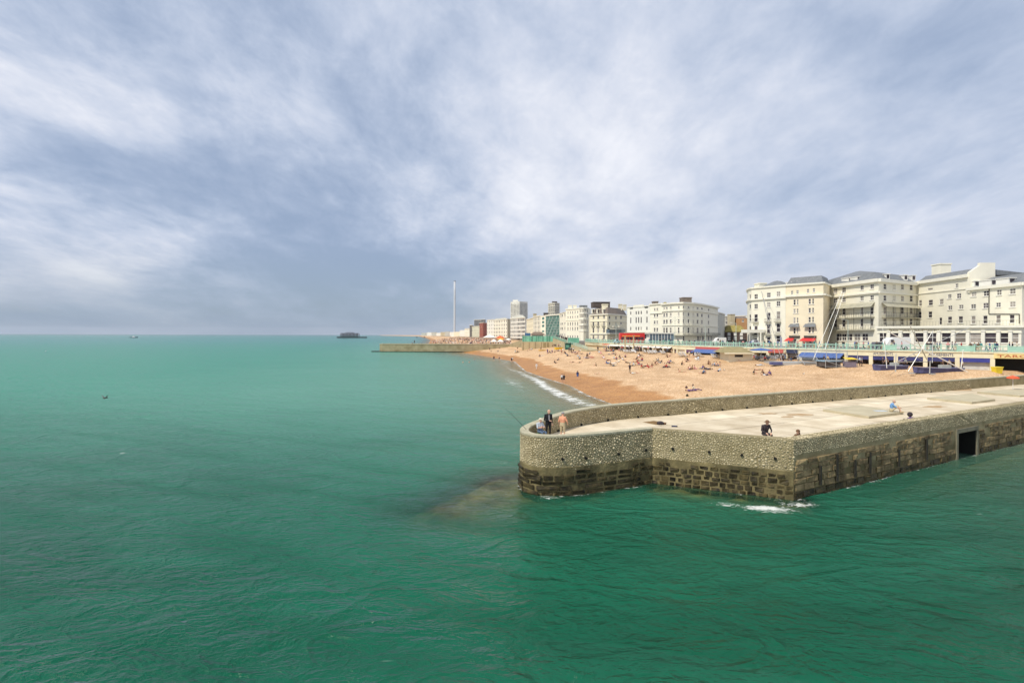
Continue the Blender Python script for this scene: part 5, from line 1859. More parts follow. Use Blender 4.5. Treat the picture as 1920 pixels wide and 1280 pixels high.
def build_railings():
    pts = [edge_at(px)[0] for px in (1098, 1143, 1187, 1225, 1263, 1305, 1353, 1412, 1474, 1530, 1587, 1633, 1680, 1735, 1795, 1861, 1952)]
    words_ = ['above the blank bay', 'above the leftmost cafes', 'above the middle cafes', 'above the rightmost cafes', 'above the white doors', 'above the teal shutter', 'above the short blue awning', 'above the hipped kiosk', 'above the red fascia cafe',
              'above the left half of the long awning', 'above the right half of the long awning', 'above the plain navy valance', 'above the left lettered arcade', 'beside the white van', 'above the right lettered arcade', 'above the glazed arcade', 'above the fortune teller']
    pts = [Vector((31.2, 196))] + pts
    for k in range(len(pts) - 1):
        a, b = pts[k], pts[k + 1]
        d = (b - a).normalized()
        L = (b - a).length
        t = thing('promenade_railing', 'turquoise iron railing ' + words_[k], 'railing', (a.x, a.y, ESP), 'turquoise promenade railings')
        z = ESP + .06
        n = max(1, round(L / 2.2))
        for i in range(n):
            p, q = a.lerp(b, i / n), a.lerp(b, (i + 1) / n)
            mb = MB()
            mb.obox((p.x, p.y, z + .6), (d.x * .09, d.y * .09, 0), (-d.y * .09, d.x * .09, 0), (0, 0, .6))
            mb.ell((p.x, p.y, z + 1.27), .11, .11, .1, 6, 4)
            mb.build('post', M_TURQ, t)
            mb = MB()
            if k >= 12 and (k * 3 + i) % 4 == 1:
                mb.obox((*((p + q) / 2), z + .55), (d.x * L / n * .46, d.y * L / n * .46, 0), (-d.y * .02, d.x * .02, 0), (0, 0, .42))
            else:
                c = (p + q) / 2
                for m_ in range(3):
                    c0 = p.lerp(q, (m_ + .5) / 3)
                    r = L / n / 6.6
                    ring = [Vector((c0.x + d.x * r * math.cos(t_), c0.y + d.y * r * math.cos(t_), z + .52 + .36 * math.sin(t_))) for t_ in [2 * math.pi * j / 8 for j in range(9)]]
                    mb.path(ring, .022, 4)
                for m_ in range(4):
                    c0 = p.lerp(q, m_ / 3)
                    mb.tube((*c0, z + .1), (*c0, z + 1.0), .025, .025, 4)
            mb.build('panel', M_TURQ, t)
        mb = MB()
        for zz, r in ((1.05, .05), (.12, .035), (.92, .022)):
            mb.tube((*a, z + zz), (*b, z + zz), r, r, 5)
        mb.build('handrail', M_TURQ, t)
build_railings()

# ------------------------------------------------------------------ pavilion terrace, ramp
def build_pavilion():
    D = 232
    x0, x1 = xof(979.5, D), xof(1036.5, D)
    zt = zof(1008, 640.5, D)
    M_SAND = mat('sandy_terrace_wall', (0.50, 0.41, 0.25), .85, .12, .3)
    t = thing('terrace_pavilion', 'green glazed beach pavilion with brown roof on a sandy retaining wall', 'pavilion', (x0, D, 2))
    mb = MB(); mb.box(x0, x1 + 1.5, D, D + 16, 0.5, zt); mb.build('terrace', M_SAND, t)
    for k in range(6):
        mb = MB(); x = x0 + (x1 - x0) * k / 5; mb.box(x - .2, x + .2, D - .25, D, 1, zt); mb.build('pilaster', M_SAND, t)
    mb = MB(); x = xof(1024, D); mb.box(x - 1.3, x + 1.3, D - .06, D + .05, 1, zt - .4); mb.build('store_door', mat('tan_door', (.34, .27, .14), .7), t)
    zg = zof(1008, 630, D)
    n = 14
    for k in range(n):
        mb = MB()
        xa, xb = x0 + (x1 - x0) * k / n, x0 + (x1 - x0) * (k + 1) / n
        mb.box(xa + .05, xb - .05, D + .3, D + .36, zt, zg)
        mb.build('glass_screen', mat('green_glass_screen', (0.10, 0.36, 0.24), .2, .3, .6, col2=(.22, .50, .36), random_obj=.35), t)
        mb = MB(); mb.box(xa - .05, xa + .05, D + .25, D + .42, zt, zg + .15); mb.build('screen_post', M_TURQ, t)
    mb = MB(); mb.box(x0, x1, D + .22, D + .45, zg, zg + .12); mb.build('top_rail', M_TURQ, t)
    xr0, xr1 = xof(997, D), xof(1022, D)
    mb = MB(); mb.box(xr0 + .5, xr1 - .5, D + 4, D + 12, zt, zof(1008, 627, D)); mb.build('bar_wall', M_DARK, t)
    mb = MB()
    zr0, zr1 = zof(1008, 628, D), zof(1008, 622, D)
    v = [(xr0 - .6, D + 2.5, zr0), (xr1 + .6, D + 2.5, zr0), (xr1 + .6, D + 13, zr0), (xr0 - .6, D + 13, zr0), (xr0 + 1.2, D + 5.5, zr1), (xr1 - 1.2, D + 5.5, zr1), (xr1 - 1.2, D + 10, zr1), (xr0 + 1.2, D + 10, zr1)]
    mb.add(v, [(0, 1, 5, 4), (1, 2, 6, 5), (2, 3, 7, 6), (3, 0, 4, 7), (4, 5, 6, 7), (3, 2, 1, 0)])
    mb.build('roof', mat('brown_pavilion_roof', (.20, .15, .11), .8, .15, 1), t)
    mb = MB(); q = Vector((xof(990, D), D + 3)); mb.box(q.x - 1.2, q.x + 1.2, q.y, q.y + 2, zt, zof(990, 624, D)); mb.build('blue_hut', mat('blue_hut_paint', (.08, .17, .30), .7), t)
    # ramp down to the beach
    A, B = Vector((xof(1037, 228), 228)), Vector((xof(1101, 172), 172))
    za, zb = zof(1037, 634, 228), zof(1101, 656, 172)
    r = thing('beach_ramp', 'sloping beige ramp with green railing down from the pavilion', 'ramp', (A.x, A.y, 2))
    d = (B - A).normalized(); nI = inland(d)
    mb = MB()
    w = nI * 4
    mb.add([(*A, 1), (*B, 1), (*B, zb), (*A, za), (*(A + w), 1), (*(B + w), 1), (*(B + w), zb), (*(A + w), za)], [(0, 1, 2, 3), (3, 2, 6, 7), (1, 5, 6, 2), (4, 0, 3, 7)])
    mb.build('ramp_wall', mat('beige_ramp', (.44, .38, .24), .85, .15, .4), r)
    k = 18
    for i in range(k + 1):
        q = A.lerp(B, i / k); z = za + (zb - za) * i / k
        mb = MB(); mb.tube((*q, z), (*q, z + 1.1), .06, .06, 5); mb.build('post', M_TURQ, r)
    mb = MB()
    for h in (1.1, .75, .4): mb.tube((*A, za + h), (*B, zb + h), .05, .05, 4)
    mb.build('rail', M_TURQ, r)
    mb = MB()
    mb.add([(*A, za + .1), (*A.lerp(B, .45), za + (zb - za) * .45 + .1), (*A.lerp(B, .45), za + (zb - za) * .45 + .95), (*A, za + .95)], [(0, 1, 2, 3)])
    mb.build('mesh_panel', mat('green_mesh', (.16, .27, .20), .7), r)
    # hoarding on the promenade beyond
    h = thing('green_hoarding', 'low green hoarding on the promenade right of the ramp', 'hoarding', (xof(1075, 200), 200, ESP))
    for k in range(5):
        q0, q1 = Vector((xof(1065 + k * 4.2, 205 - k * 3), 205 - k * 3)), Vector((xof(1069 + k * 4.2, 202 - k * 3), 202 - k * 3))
        mb = MB(); dd = (q1 - q0); mb.obox((*((q0 + q1) / 2), ESP + .9), (dd.x / 2, dd.y / 2, 0), (-.02, .05, 0), (0, 0, .9)); mb.build('board', mat('hoarding_green', (.13, .34, .24), .7, .15, 1, random_obj=.2), h)
    # dark green beach hut
    p = hit(1068, 655)
    u = thing('green_beach_hut', 'dark green beach hut at the foot of the ramp', 'hut', p)
    s = p.y / FPX
    mb = MB(); mb.box(p.x - 7.5 * s, p.x + 6 * s, p.y, p.y + 3, p.z - .2, p.z + 11 * s); mb.build('wall', M_GRN, u)
    mb = MB(); mb.box(p.x - 8.5 * s, p.x + 7 * s, p.y - .3, p.y + 3.3, p.z + 11 * s, p.z + 12 * s); mb.build('roof', mat('hut_roof', (.06, .14, .11), .7), u)
    mb = MB(); mb.box(p.x - 6.5 * s, p.x - 1 * s, p.y - .05, p.y + .05, p.z + 3.5 * s, p.z + 8.5 * s); mb.build('hatch', mat('hut_hatch', (.12, .32, .24), .6), u)
build_pavilion()

# ------------------------------------------------------------------ beach kiosk, tents, parasols
def build_kiosk():
    p = hit(1387, 677.5)
    D = p.y
    x0, x1 = xof(1367, D), xof(1411, D)
    t = thing('hipped_kiosk', 'cream beach kiosk with a wide hipped khaki roof', 'kiosk', p)
    zw = zof(1387, 662, D)
    mb = MB(); mb.wall((x0, D), (x1, D), p.z - .3, zw, [(1.2, 3.0, p.z + .9, zw - .3)], .2); mb.wall((x1, D), (x1 + 1, D + 5), p.z - .3, zw); mb.wall((x0, D + 5), (x0, D), p.z - .3, zw); mb.build('wall', CREAM, t)
    mb = MB(); mb.box(x0 + 1.2, x0 + 3.0, D + .2, D + .25, p.z + .9, zw - .3); mb.build('serving_hatch', M_DARK, t)
    ze, zr = zof(1387, 661, D), zof(1387, 650.5, D)
    e0, e1 = xof(1359, D - .8), xof(1414, D - .8)
    mb = MB()
    mb.add([(e0, D - .8, ze), (e1, D - .8, ze), (e1 + 1, D + 6, ze), (e0, D + 6, ze), (e0 + 1.6, D + 2, zr), (e1 - 1.4, D + 2, zr), (e1 - 1.0, D + 3.5, zr), (e0 + 1.6, D + 3.5, zr)],
           [(0, 1, 5, 4), (1, 2, 6, 5), (2, 3, 7, 6), (3, 0, 4, 7), (4, 5, 6, 7), (3, 2, 1, 0)])
    mb.build('roof', mat('khaki_felt', (.30, .25, .13), .85, .15, .8), t)
    mb = MB(); mb.box(e0 - .05, e1 + .05, D - .9, D - .78, ze - .25, ze + .02); mb.build('fascia', CREAM, t)
build_kiosk()
def parasol(px, ptop, pfoot, wpx, D=None, m=None, label='', square=False, name='parasol', pole=True, conic=.5):
    if D is None:
        p = hit(px, pfoot); D = p.y; zf = p.z
    else:
        zf = zof(px, pfoot, D)
    x = xof(px, D)
    t = thing(name, label, 'parasol', (x, D, zf), None)
    zt = zof(px, ptop, D)
    r = wpx / 2 * D / FPX
    n = 4 if square else 10
    mb = MB()
    rr = r * (1.41 if square else 1)
    rot = math.pi / 4 if square else 0
    ring = [(x + rr * math.cos(rot + 2 * math.pi * i / n), D + rr * math.sin(rot + 2 * math.pi * i / n)) for i in range(n)]
    h = r * conic
    mid = [(x + (q[0] - x) * .5, D + (q[1] - D) * .5) for q in ring]
    v = [(x, D, zt)] + [(*q, zt - h * .42) for q in mid] + [(*q, zt - h) for q in ring] + [(*q, zt - h - .12) for q in ring]
    f = [(0, 1 + i, 1 + (i + 1) % n) for i in range(n)] + [(1 + i, n + 1 + i, n + 1 + (i + 1) % n, 1 + (i + 1) % n) for i in range(n)] + [(n + 1 + i, 2 * n + 1 + i, 2 * n + 1 + (i + 1) % n, n + 1 + (i + 1) % n) for i in range(n)]
    mb.add(v, f); mb.build('canopy', m, t)
    mb = MB()
    if square and r > 2.4:
        for q in ring: mb.tube((x + (q[0] - x) * .92, D + (q[1] - D) * .92, zf - .1), (x + (q[0] - x) * .92, D + (q[1] - D) * .92, zt - h), .06, .06, 5)
        mb.build('legs', M_STEEL, t)
    else:
        mb.tube((x, D, zf - .1), (x, D, zt - .05), .04, .04, 6); mb.build('pole', mat('pole_white', (.72, .70, .64), .5), t)
    return t
def build_parasols():
    O = mat('orange_red_cloth', (.80, .12, .05), .8, .1, 2)
    p = atz(1900, 733, DECK)
    # red parasol on the groyne deck near the right edge
    D = p.y
    parasol(1899.5, 703.5, 733, 19, D, O, 'round orange red parasol on the groyne deck near the right edge', conic=.42)
    parasol(1427, 652, 677, 30, None, M_BLUE, 'square blue cafe parasol right of the hipped kiosk', True, conic=.28)
    parasol(1136, 644.5, 657, 13, None, mat('flat_orange_cloth', (.68, .12, .07), .8), 'flat orange parasol left of the white awning cafes', True, conic=.15)
    Wt = mat('tent_white', (.80, .77, .68), .8, .04, 1)
    parasol(918, 627, 643, 24, 318, Wt, 'largest white marquee with open sides beyond the far groyne', True, 'marquee', conic=.45)
    parasol(926, 635.5, 647, 12, 300, Wt, 'small white pointed marquee, left of the front pair', True, 'marquee', conic=.8)
    parasol(938, 635.5, 647, 12, 300, Wt, 'small white pointed marquee, right of the front pair', True, 'marquee', conic=.8)
    parasol(938, 629, 644, 18, 325, mat('orange_tent', (.62, .15, .06), .8), 'orange red marquee behind the pair of white ones', True, 'marquee', conic=.5)
    parasol(939, 633.5, 645, 14, 312, mat('yellow_tent', (.80, .42, .05), .8), 'yellow and orange marquee in front of the orange red one', True, 'marquee', conic=.35)
    parasol(953, 634, 644, 11, 305, Wt, 'rightmost small white marquee near the wing wall', True, 'marquee', conic=.5)
build_parasols()

# ------------------------------------------------------------------ deckchairs, boats, bins, masts
def build_beach_furniture():
    fab = mat('deckchair_canvas', (.66, .66, .66), .8, .15, 3, random_obj=.15)
    wood = mat('deckchair_wood', (.36, .25, .14), .7)
    proto = thing('deckchair', 'white canvas deckchair in the rows before the beach cafes', 'deckchair', (0, 0, 0), 'white deckchairs before the cafes')
    mb = MB()
    pts = [(-.55, .35), (-.35, .28), (0, .30), (.35, .62), (.62, 1.02)]
    for (a, za), (b, zb) in zip(pts[:-1], pts[1:]): mb.face([(-.28, a, za), (.28, a, za), (.28, b, zb), (-.28, b, zb)])
    mb.build('canvas', fab, proto)
    mb = MB()
    for s in (-.31, .31):
        mb.tube((s, -.6, .38), (s, .55, .02), .025, .025, 4); mb.tube((s, .65, 1.05), (s, -.45, .02), .025, .025, 4); mb.tube((s, .45, .7), (s, .7, .02), .02, .02, 4)
    for y, z in ((-.6, .38), (.65, 1.05)): mb.tube((-.31, y, z), (.31, y, z), .025, .025, 4)
    mb.build('frame', wood, proto)
    R = random.Random(3)
    spots = [(x, 661.5 + .03 * (x - 1170) + R.uniform(-.8, .8)) for x in (1171, 1174, 1177, 1180, 1183, 1186, 1189, 1192, 1208, 1211, 1217, 1220, 1223, 1226, 1229, 1232, 1241, 1244, 1247)]
    spots += [(x, 669 + R.uniform(-.6, .6)) for x in (1276, 1279.5, 1283, 1286.5, 1304, 1308, 1312, 1316)] + [(x, 672 + R.uniform(-.5, .5)) for x in (1338, 1341.5, 1345, 1348.5, 1352)]
    for k, (x, y) in enumerate(spots):
        o = proto if k == 0 else copy_tree(proto)
        p = hit(x, y)
        o.location = p
        o.rotation_euler = (0, 0, R.uniform(.3, .9))
        row = 'behind the sunbathers' if x < 1236 else ('by the teal shutter' if x < 1300 else ('below the short blue awning' if x < 1330 else 'left of the hipped kiosk'))
        o['label'] = 'white canvas deckchair in the row ' + row
    by = {}
    for o in [o for o in bpy.data.objects if o.name.split('.')[0] == 'deckchair']: by.setdefault(o['label'], []).append(o)
    for lb, ls in by.items():
        for k, o in enumerate(sorted(ls, key=lambda o: o.location.x / o.location.y)): o['label'] = lb + ', ' + ORD[k] + ' from left'
    # cafe tables and grey chairs by the blue parasol
    grey = mat('grey_wicker', (.30, .30, .31), .8, .2, 3)
    ch = thing('cafe_chair', 'grey wicker cafe chair by the blue parasol', 'chair', (0, 0, 0), 'grey cafe chairs by the blue parasol')
    mb = MB(); mb.box(-.26, .26, -.26, .26, .40, .47); mb.build('seat', grey, ch)
    mb = MB(); mb.box(-.26, .26, .22, .28, .47, .95); mb.build('backrest', grey, ch)
    for sx in (-.22, .22):
        for sy in (-.22, .22):
            mb = MB(); mb.tube((sx, sy, 0), (sx, sy, .41), .025, .025, 4); mb.build('leg', M_STEEL, ch)
    for k in range(22):
        o = ch if k == 0 else copy_tree(ch)
        p = hit(1412 + k * 2.9 + R.uniform(-1, 1), 674.5 + R.uniform(-2, 1.5))
        o.location = p; o.rotation_euler = (0, 0, R.uniform(0, 6))
        o['label'] = 'grey wicker cafe chair ' + ('left of the blue parasol' if k < 3 else 'under the blue parasol' if k < 8 else 'before the red fascia cafe' if k < 18 else 'before the black fascia bar')
    by = {}
    for o in [o for o in bpy.data.objects if o.name.split('.')[0] == 'cafe_chair']: by.setdefault(o['label'], []).append(o)
    for lb, ls in by.items():
        for k, o in enumerate(sorted(ls, key=lambda o: o.location.x / o.location.y)): o['label'] = lb + ', ' + ORD[k] + ' from left'
    # yellow beach boats
    for px, py, w, lb in ((1017, 657.5, 15, 'long yellow rescue board lying flat on the beach'), (1047.5, 655, 17, 'higher yellow rescue boat on the beach left of the green hut')):
        p = hit(px, py); L = w * p.y / FPX
        t = thing('rescue_boat', lb, 'boat', p)
        mb = MB()
        hgt = .35 if w < 16 else .75
        prof = [(-1, 0.05), (-.8, .7), (0, 1), (.8, .8), (1, .1)]
        for a, b in zip(prof[:-1], prof[1:]):
            for sgn in (-1, 1):
                q = [(p.x + a[0] * L / 2, p.y + sgn * a[1] * .6, p.z + hgt), (p.x + b[0] * L / 2, p.y + sgn * b[1] * .6, p.z + hgt), (p.x + b[0] * L / 2 * .9, p.y + sgn * b[1] * .35, p.z), (p.x + a[0] * L / 2 * .9, p.y + sgn * a[1] * .35, p.z)]
                mb.face(q if sgn > 0 else q[::-1])
            mb.face([(p.x + a[0] * L / 2, p.y - a[1] * .6, p.z + hgt), (p.x + b[0] * L / 2, p.y - b[1] * .6, p.z + hgt), (p.x + b[0] * L / 2, p.y + b[1] * .6, p.z + hgt), (p.x + a[0] * L / 2, p.y + a[1] * .6, p.z + hgt)])
        mb.build('hull', mat('yellow_gelcoat', (.85, .55, .03), .4), t)
        mb = MB(); mb.box(p.x - L * .3, p.x + L * .3, p.y - .12, p.y + .12, p.z + hgt, p.z + hgt + .06); mb.build('deck_pad', mat('pad_grey', (.2, .2, .2), .8), t)
    # blue fishing boats drawn up in front of the arcades
    bl = mat('blue_boat_paint', (.10, .11, .24), .6, .2, 1.5)
    for px0, px1, py, lb in ((1645, 1706, 694.5, 'blue wooden boat drawn up below the left lettered arcade'), (1722, 1812, 699.5, 'longer blue wooden boat drawn up near the white mast foot')):
        c = hit((px0 + px1) / 2, py); D = c.y
        t = thing('drawn_up_boat', lb, 'boat', c)
        L = (px1 - px0) * D / FPX
        secs = [(-.5, .35, 1.0), (-.36, .8, .88), (0, 1.0, .8), (.3, .95, .8), (.5, .75, .85)]
        mb = MB(); rim = MB(); inn = MB()
        for a, b in zip(secs[:-1], secs[1:]):
            for sg in (-1, 1):
                q = [(c.x + a[0] * L, D + sg * a[1] + 1, c.z + a[2]), (c.x + b[0] * L, D + sg * b[1] + 1, c.z + b[2]), (c.x + b[0] * L * .97, D + sg * b[1] * .6 + 1, c.z - .05), (c.x + a[0] * L * .97, D + sg * a[1] * .6 + 1, c.z - .05)]
                mb.face(q if sg < 0 else q[::-1])
                rim.tube(q[0], q[1], .05, .05, 5)
            inn.face([(c.x + a[0] * L, D - a[1] * .95 + 1, c.z + a[2] - .25), (c.x + b[0] * L, D - b[1] * .95 + 1, c.z + b[2] - .25), (c.x + b[0] * L, D + b[1] * .95 + 1, c.z + b[2] - .25), (c.x + a[0] * L, D + a[1] * .95 + 1, c.z + a[2] - .25)])
        a = secs[0]; mb.face([(c.x + a[0] * L, D - a[1] + 1, c.z + a[2]), (c.x + a[0] * L, D + a[1] + 1, c.z + a[2]), (c.x + a[0] * L * .97, D + a[1] * .6 + 1, c.z), (c.x + a[0] * L * .97, D - a[1] * .6 + 1, c.z)])
        a = secs[-1]; mb.face([(c.x + a[0] * L, D + a[1] + 1, c.z + a[2]), (c.x + a[0] * L, D - a[1] + 1, c.z + a[2]), (c.x + a[0] * L * .97, D - a[1] * .6 + 1, c.z), (c.x + a[0] * L * .97, D + a[1] * .6 + 1, c.z)])
        mb.build('hull', bl, t); rim.build('gunwale', mat('boat_rim_pale', (.25, .26, .38), .5), t); inn.build('inner_deck', M_DARK, t)
        for k in range(3):
            mb = MB(); xx = c.x + L * (-.2 + .2 * k); mb.box(xx - .12, xx + .12, D + .1, D + 1.9, c.z + .58, c.z + .66); mb.build('thwart', bl, t)
        mb = MB(); mb.box(c.x + L * .05, c.x + L * .25, D + .6, D + 1.4, c.z + .6, c.z + 1.3); mb.build('engine_cover', mat('grey_box', (.45, .46, .42), .7), t)
    # yellow bin
    p = hit(1873.5, 700); D = p.y; w = 13 * D / FPX
    t = thing('yellow_bin', 'yellow wheeled bin before the fortune teller booth', 'bin', p)
    mb = MB(); mb.add([(p.x - w * .42, D, p.z), (p.x + w * .42, D, p.z), (p.x + w * .42, D + .8, p.z), (p.x - w * .42, D + .8, p.z), (p.x - w / 2, D - .1, p.z + .95), (p.x + w / 2, D - .1, p.z + .95), (p.x + w / 2, D + .9, p.z + .95), (p.x - w / 2, D + .9, p.z + .95)], [(0, 1, 5, 4), (1, 2, 6, 5), (2, 3, 7, 6), (3, 0, 4, 7)]); mb.build('body', mat('yellow_plastic', (.75, .58, .04), .5), t)
    mb = MB(); mb.box(p.x - w * .53, p.x + w * .53, D - .16, D + .95, p.z + .95, p.z + 1.08); mb.build('lid', mat('yellow_lid', (.80, .66, .08), .5), t)
    # steel masts of the bungee trampolines
    def mast(t, a, b, r=.09, name='mast', m=None):
        mb = MB(); mb.tube(a, b, r * 1.15, r * .8, 7); mb.build(name, m or M_STEEL, t)
    p = hit(1500, 683)
    t = thing('bungee_trampoline', 'grey steel bungee trampoline with two tall leaning masts before the long awning', 'trampoline', p)
    D = p.y
    pts = [((1466, 676), (1427.5, 546)), ((1524, 676), (1579, 547)), ((1547, 655), (1583, 549)), ((1455, 674), (1430, 555))]
    for (x0, y0), (x1, y1) in pts: mast(t, atD(x0, y0, D), atD(x1, y1, D + 1.5), .05)
    for (x0, y0), (x1, y1) in (((1427.5, 546), (1495, 668)), ((1579, 547), (1505, 668)), ((1427.5, 546), (1455, 674)), ((1581, 548), (1536, 672))):
        mb = MB(); mb.tube(atD(x0, y0, D + 1.5), atD(x1, y1, D + .8), .018, .018, 4); mb.build('bungee_rope', mat('rope_grey', (.45, .43, .40), .8), t)
    mb = MB(); q = atD(1495, 680, D); mb.box(q.x - 4.2, q.x + 4.2, D, D + 5, p.z - .2, p.z + .35); mb.build('base', M_STEEL, t)
    mb = MB(); mb.box(q.x - 5.2, q.x - 3.0, D - .3, D + .5, p.z - .1, p.z + .45); mb.build('blue_pad', bl, t)
    s = thing('tier_seating', 'grey slatted steel steps right of the leaning masts', 'steps', hit(1525, 684))
    q = Vector(s.location)
    for k in range(7):
        mb = MB(); mb.box(q.x - 1.6 - .1 * k, q.x + 1.6, q.y + k * .35, q.y + k * .35 + .3, q.z + k * .25, q.z + k * .25 + .07); mb.build('step', M_STEEL, s)
    mb = MB()
    for xx in (-1.6, 1.6): mb.tube((q.x + xx, q.y, q.z), (q.x + xx, q.y + 2.4, q.z + 1.8), .05, .05, 5); mb.tube((q.x + xx, q.y + 2.4, q.z), (q.x + xx, q.y + 2.4, q.z + 2.8), .05, .05, 5)
    mb.build('side_frame', M_STEEL, s)
    c = thing('steel_cage', 'open steel scaffold cage with a blue tarpaulin and dark sides', 'scaffold', hit(1580, 689))
    q = Vector(c.location); D = q.y
    xs = [xof(x, D) for x in (1548, 1568, 1588, 1608)]
    for k, x in enumerate(xs):
        for yy in (0, 3):
            mb = MB(); mb.tube((x, D + yy, q.z - .1), (x, D + yy, q.z + (2.9 if k else 1.4)), .05, .05, 5); mb.build('upright', M_STEEL, c)
    for z in (.15, 1.3, 2.9):
        mb = MB()
        for yy in (0, 3): mb.tube((xs[1 if z > 2 else 0], D + yy, q.z + z), (xs[-1], D + yy, q.z + z), .04, .04, 5)
        mb.build('ledger', M_STEEL, c)
    mb = MB(); mb.box(xs[0], xs[1] + 1, D + .3, D + 2.8, q.z + .1, q.z + 1.05); mb.build('dark_tank', M_DARK, c)
    mb = MB(); mb.box(xs[0] - .2, xs[1] + 1.2, D + .1, D + 3, q.z + 1.05, q.z + 1.2); mb.build('tarpaulin', mat('pale_blue_tarp', (.25, .38, .48), .7), c)
    mb = MB(); mb.tube((xs[0], D, q.z + 1.2), (xs[2], D, q.z), .04, .04, 5); mb.build('brace', M_STEEL, c)
    b = thing('ticket_barrow', 'purple grey ticket barrow with a yellow canopy at the scaffold end', 'barrow', hit(1597, 688.5))
    q = Vector(b.location)
    mb = MB(); mb.box(q.x - .9, q.x + .9, q.y, q.y + 1.2, q.z, q.z + 1.05); mb.build('counter', mat('mauve_panel', (.22, .19, .24), .7), b)
    mb = MB(); mb.add([(q.x - 1.1, q.y - .3, q.z + 1.45), (q.x + 1.1, q.y - .3, q.z + 1.45), (q.x + .9, q.y + 1.3, q.z + 1.75), (q.x - .9, q.y + 1.3, q.z + 1.75)], [(0, 1, 2, 3)]); mb.build('canopy', mat('yellow_canopy', (.78, .55, .05), .7), b)
    mb = MB()
    for xx in (-.85, .85): mb.tube((q.x + xx, q.y, q.z + 1), (q.x + xx, q.y, q.z + 1.5), .03, .03, 4)
    mb.build('canopy_post', M_STEEL, b)
    # big crossed mast frame in front of the lettered arcades
    p = hit(1760, 701)
    t = thing('crossed_mast_frame', 'white and grey crossed steel masts standing over the blue boats', 'trampoline', p)
    D = p.y
    white = mat('white_mast_paint', (.76, .75, .70), .5)
    for (x0, y0, x1, y1, r, m, dd) in ((1821, 701, 1668, 623, .085, white, 0), (1682, 678, 1817, 614, .055, M_STEEL, 2), (1738, 674, 1707, 612, .07, mat('dull_brown_pole', (.30, .27, .20), .7), 1.2), (1703, 696, 1748, 622, .06, M_STEEL, .4),
                                       (1748, 680, 1749, 619, .05, M_STEEL, 1.5), (1663, 690, 1655, 615, .045, white, 2), (1679, 697, 1680, 663, .08, M_STEEL, .2), (1743, 700, 1744, 676, .08, M_STEEL, 0), (1712, 664, 1728, 674, .05, M_STEEL, 1), (1802, 690, 1806, 655, .05, white, 1)):
        mast(t, atD(x0, y0, D + dd * .3), atD(x1, y1, D + dd), r, 'mast', m)
    mb = MB(); a, b_ = atD(1682, 678, D + 1), atD(1740, 678, D + 1); mb.tube(a, b_, .06, .06, 5); mb.build('crossbar', M_STEEL, t)
    for x, y in ((1679, 697), (1743, 701), (1821, 701)):
        q = hit(x, y); mb = MB(); mb.box(q.x - .35, q.x + .35, D - .3, D + .3, q.z - .05, q.z + .12); mb.build('foot_plate', M_STEEL, t)
    # tall banner flag
    q = hit(1462, 672); f = thing('feather_banner', 'narrow grey blue feather banner beside the leaning mast', 'banner', q)
    D = q.y
    mb = MB(); mb.tube((q.x, D, q.z), atD(1463, 630, D), .03, .02, 5); mb.build('pole', M_STEEL, f)
    a, b_ = atD(1461, 629, D), atD(1468, 655, D)
    mb = MB(); mb.add([(q.x + .03, D, a.z), (q.x + .5, D + .05, a.z - .4), (q.x + .62, D + .1, b_.z), (q.x + .03, D, b_.z)], [(0, 3, 2, 1)]); mb.build('cloth', mat('banner_cloth', (.42, .42, .52), .8), f)
    # brown marker pole on the beach
    q = hit(1331.5, 694); f = thing('marker_pole', 'thin brown marker pole standing in the shingle', 'pole', q)
    mb = MB(); mb.tube(q, q + Vector((0, 0, 1.7)), .035, .03, 6); mb.build('shaft', mat('brown_wood', (.22, .12, .05), .8), f)
    mb = MB(); mb.tube(q + Vector((0, 0, 1.7)), q + Vector((0, 0, 1.78)), .06, .02, 6); mb.build('tip', mat('brown_wood', (.22, .12, .05), .8), f)
    # tall wooden post frame before the cafes
    for px, yt, lb in ((1172, 630, 'left tall timber post before the beach cafes'), (1188, 629, 'right tall timber post before the beach cafes')):
        q = hit(px, 660); f = thing('timber_post', lb, 'post', q, 'tall timber posts before the cafes')
        zt = zof(px, yt, q.y)
        mb = MB(); mb.box(q.x - .16, q.x + .16, q.y - .16, q.y + .16, q.z - .1, zt); mb.build('shaft', mat('pale_timber', (.50, .40, .24), .8), f)
        mb = MB(); mb.box(q.x - .3, q.x + .3, q.y - .3, q.y + .3, zt, zt + .12); mb.build('cap', mat('pale_timber', (.50, .40, .24), .8), f)
    # stray bags
    for px, py, c, lb in ((1287, 728, (.10, .05, .05), 'dark red rucksack beside the pair sitting near the groyne'), (1288.5, 743, (.05, .05, .03), 'small dark bag at the foot of the beach behind the groyne wall'), (1229.5, 682, (.14, .07, .04), 'round brown bag beside the sunbathers in red')):
        q = hit(px, py); f = thing('beach_bag', lb, 'bag', q)
        s_ = 4.2 * q.y / FPX
        mb = MB(); mb.ell((q.x, q.y, q.z + s_ * .45), s_ * .6, s_ * .45, s_ * .55, 9, 6); mb.build('body', mat('bag_' + str(px), c, .8), f, smooth=True)
        mb = MB(); mb.path([(q.x - s_ * .25, q.y - .05, q.z + s_ * .9), (q.x, q.y - .05, q.z + s_ * 1.2), (q.x + s_ * .25, q.y - .05, q.z + s_ * .9)], .02, 5); mb.build('strap', mat('bag_' + str(px), c, .8), f)
build_beach_furniture()

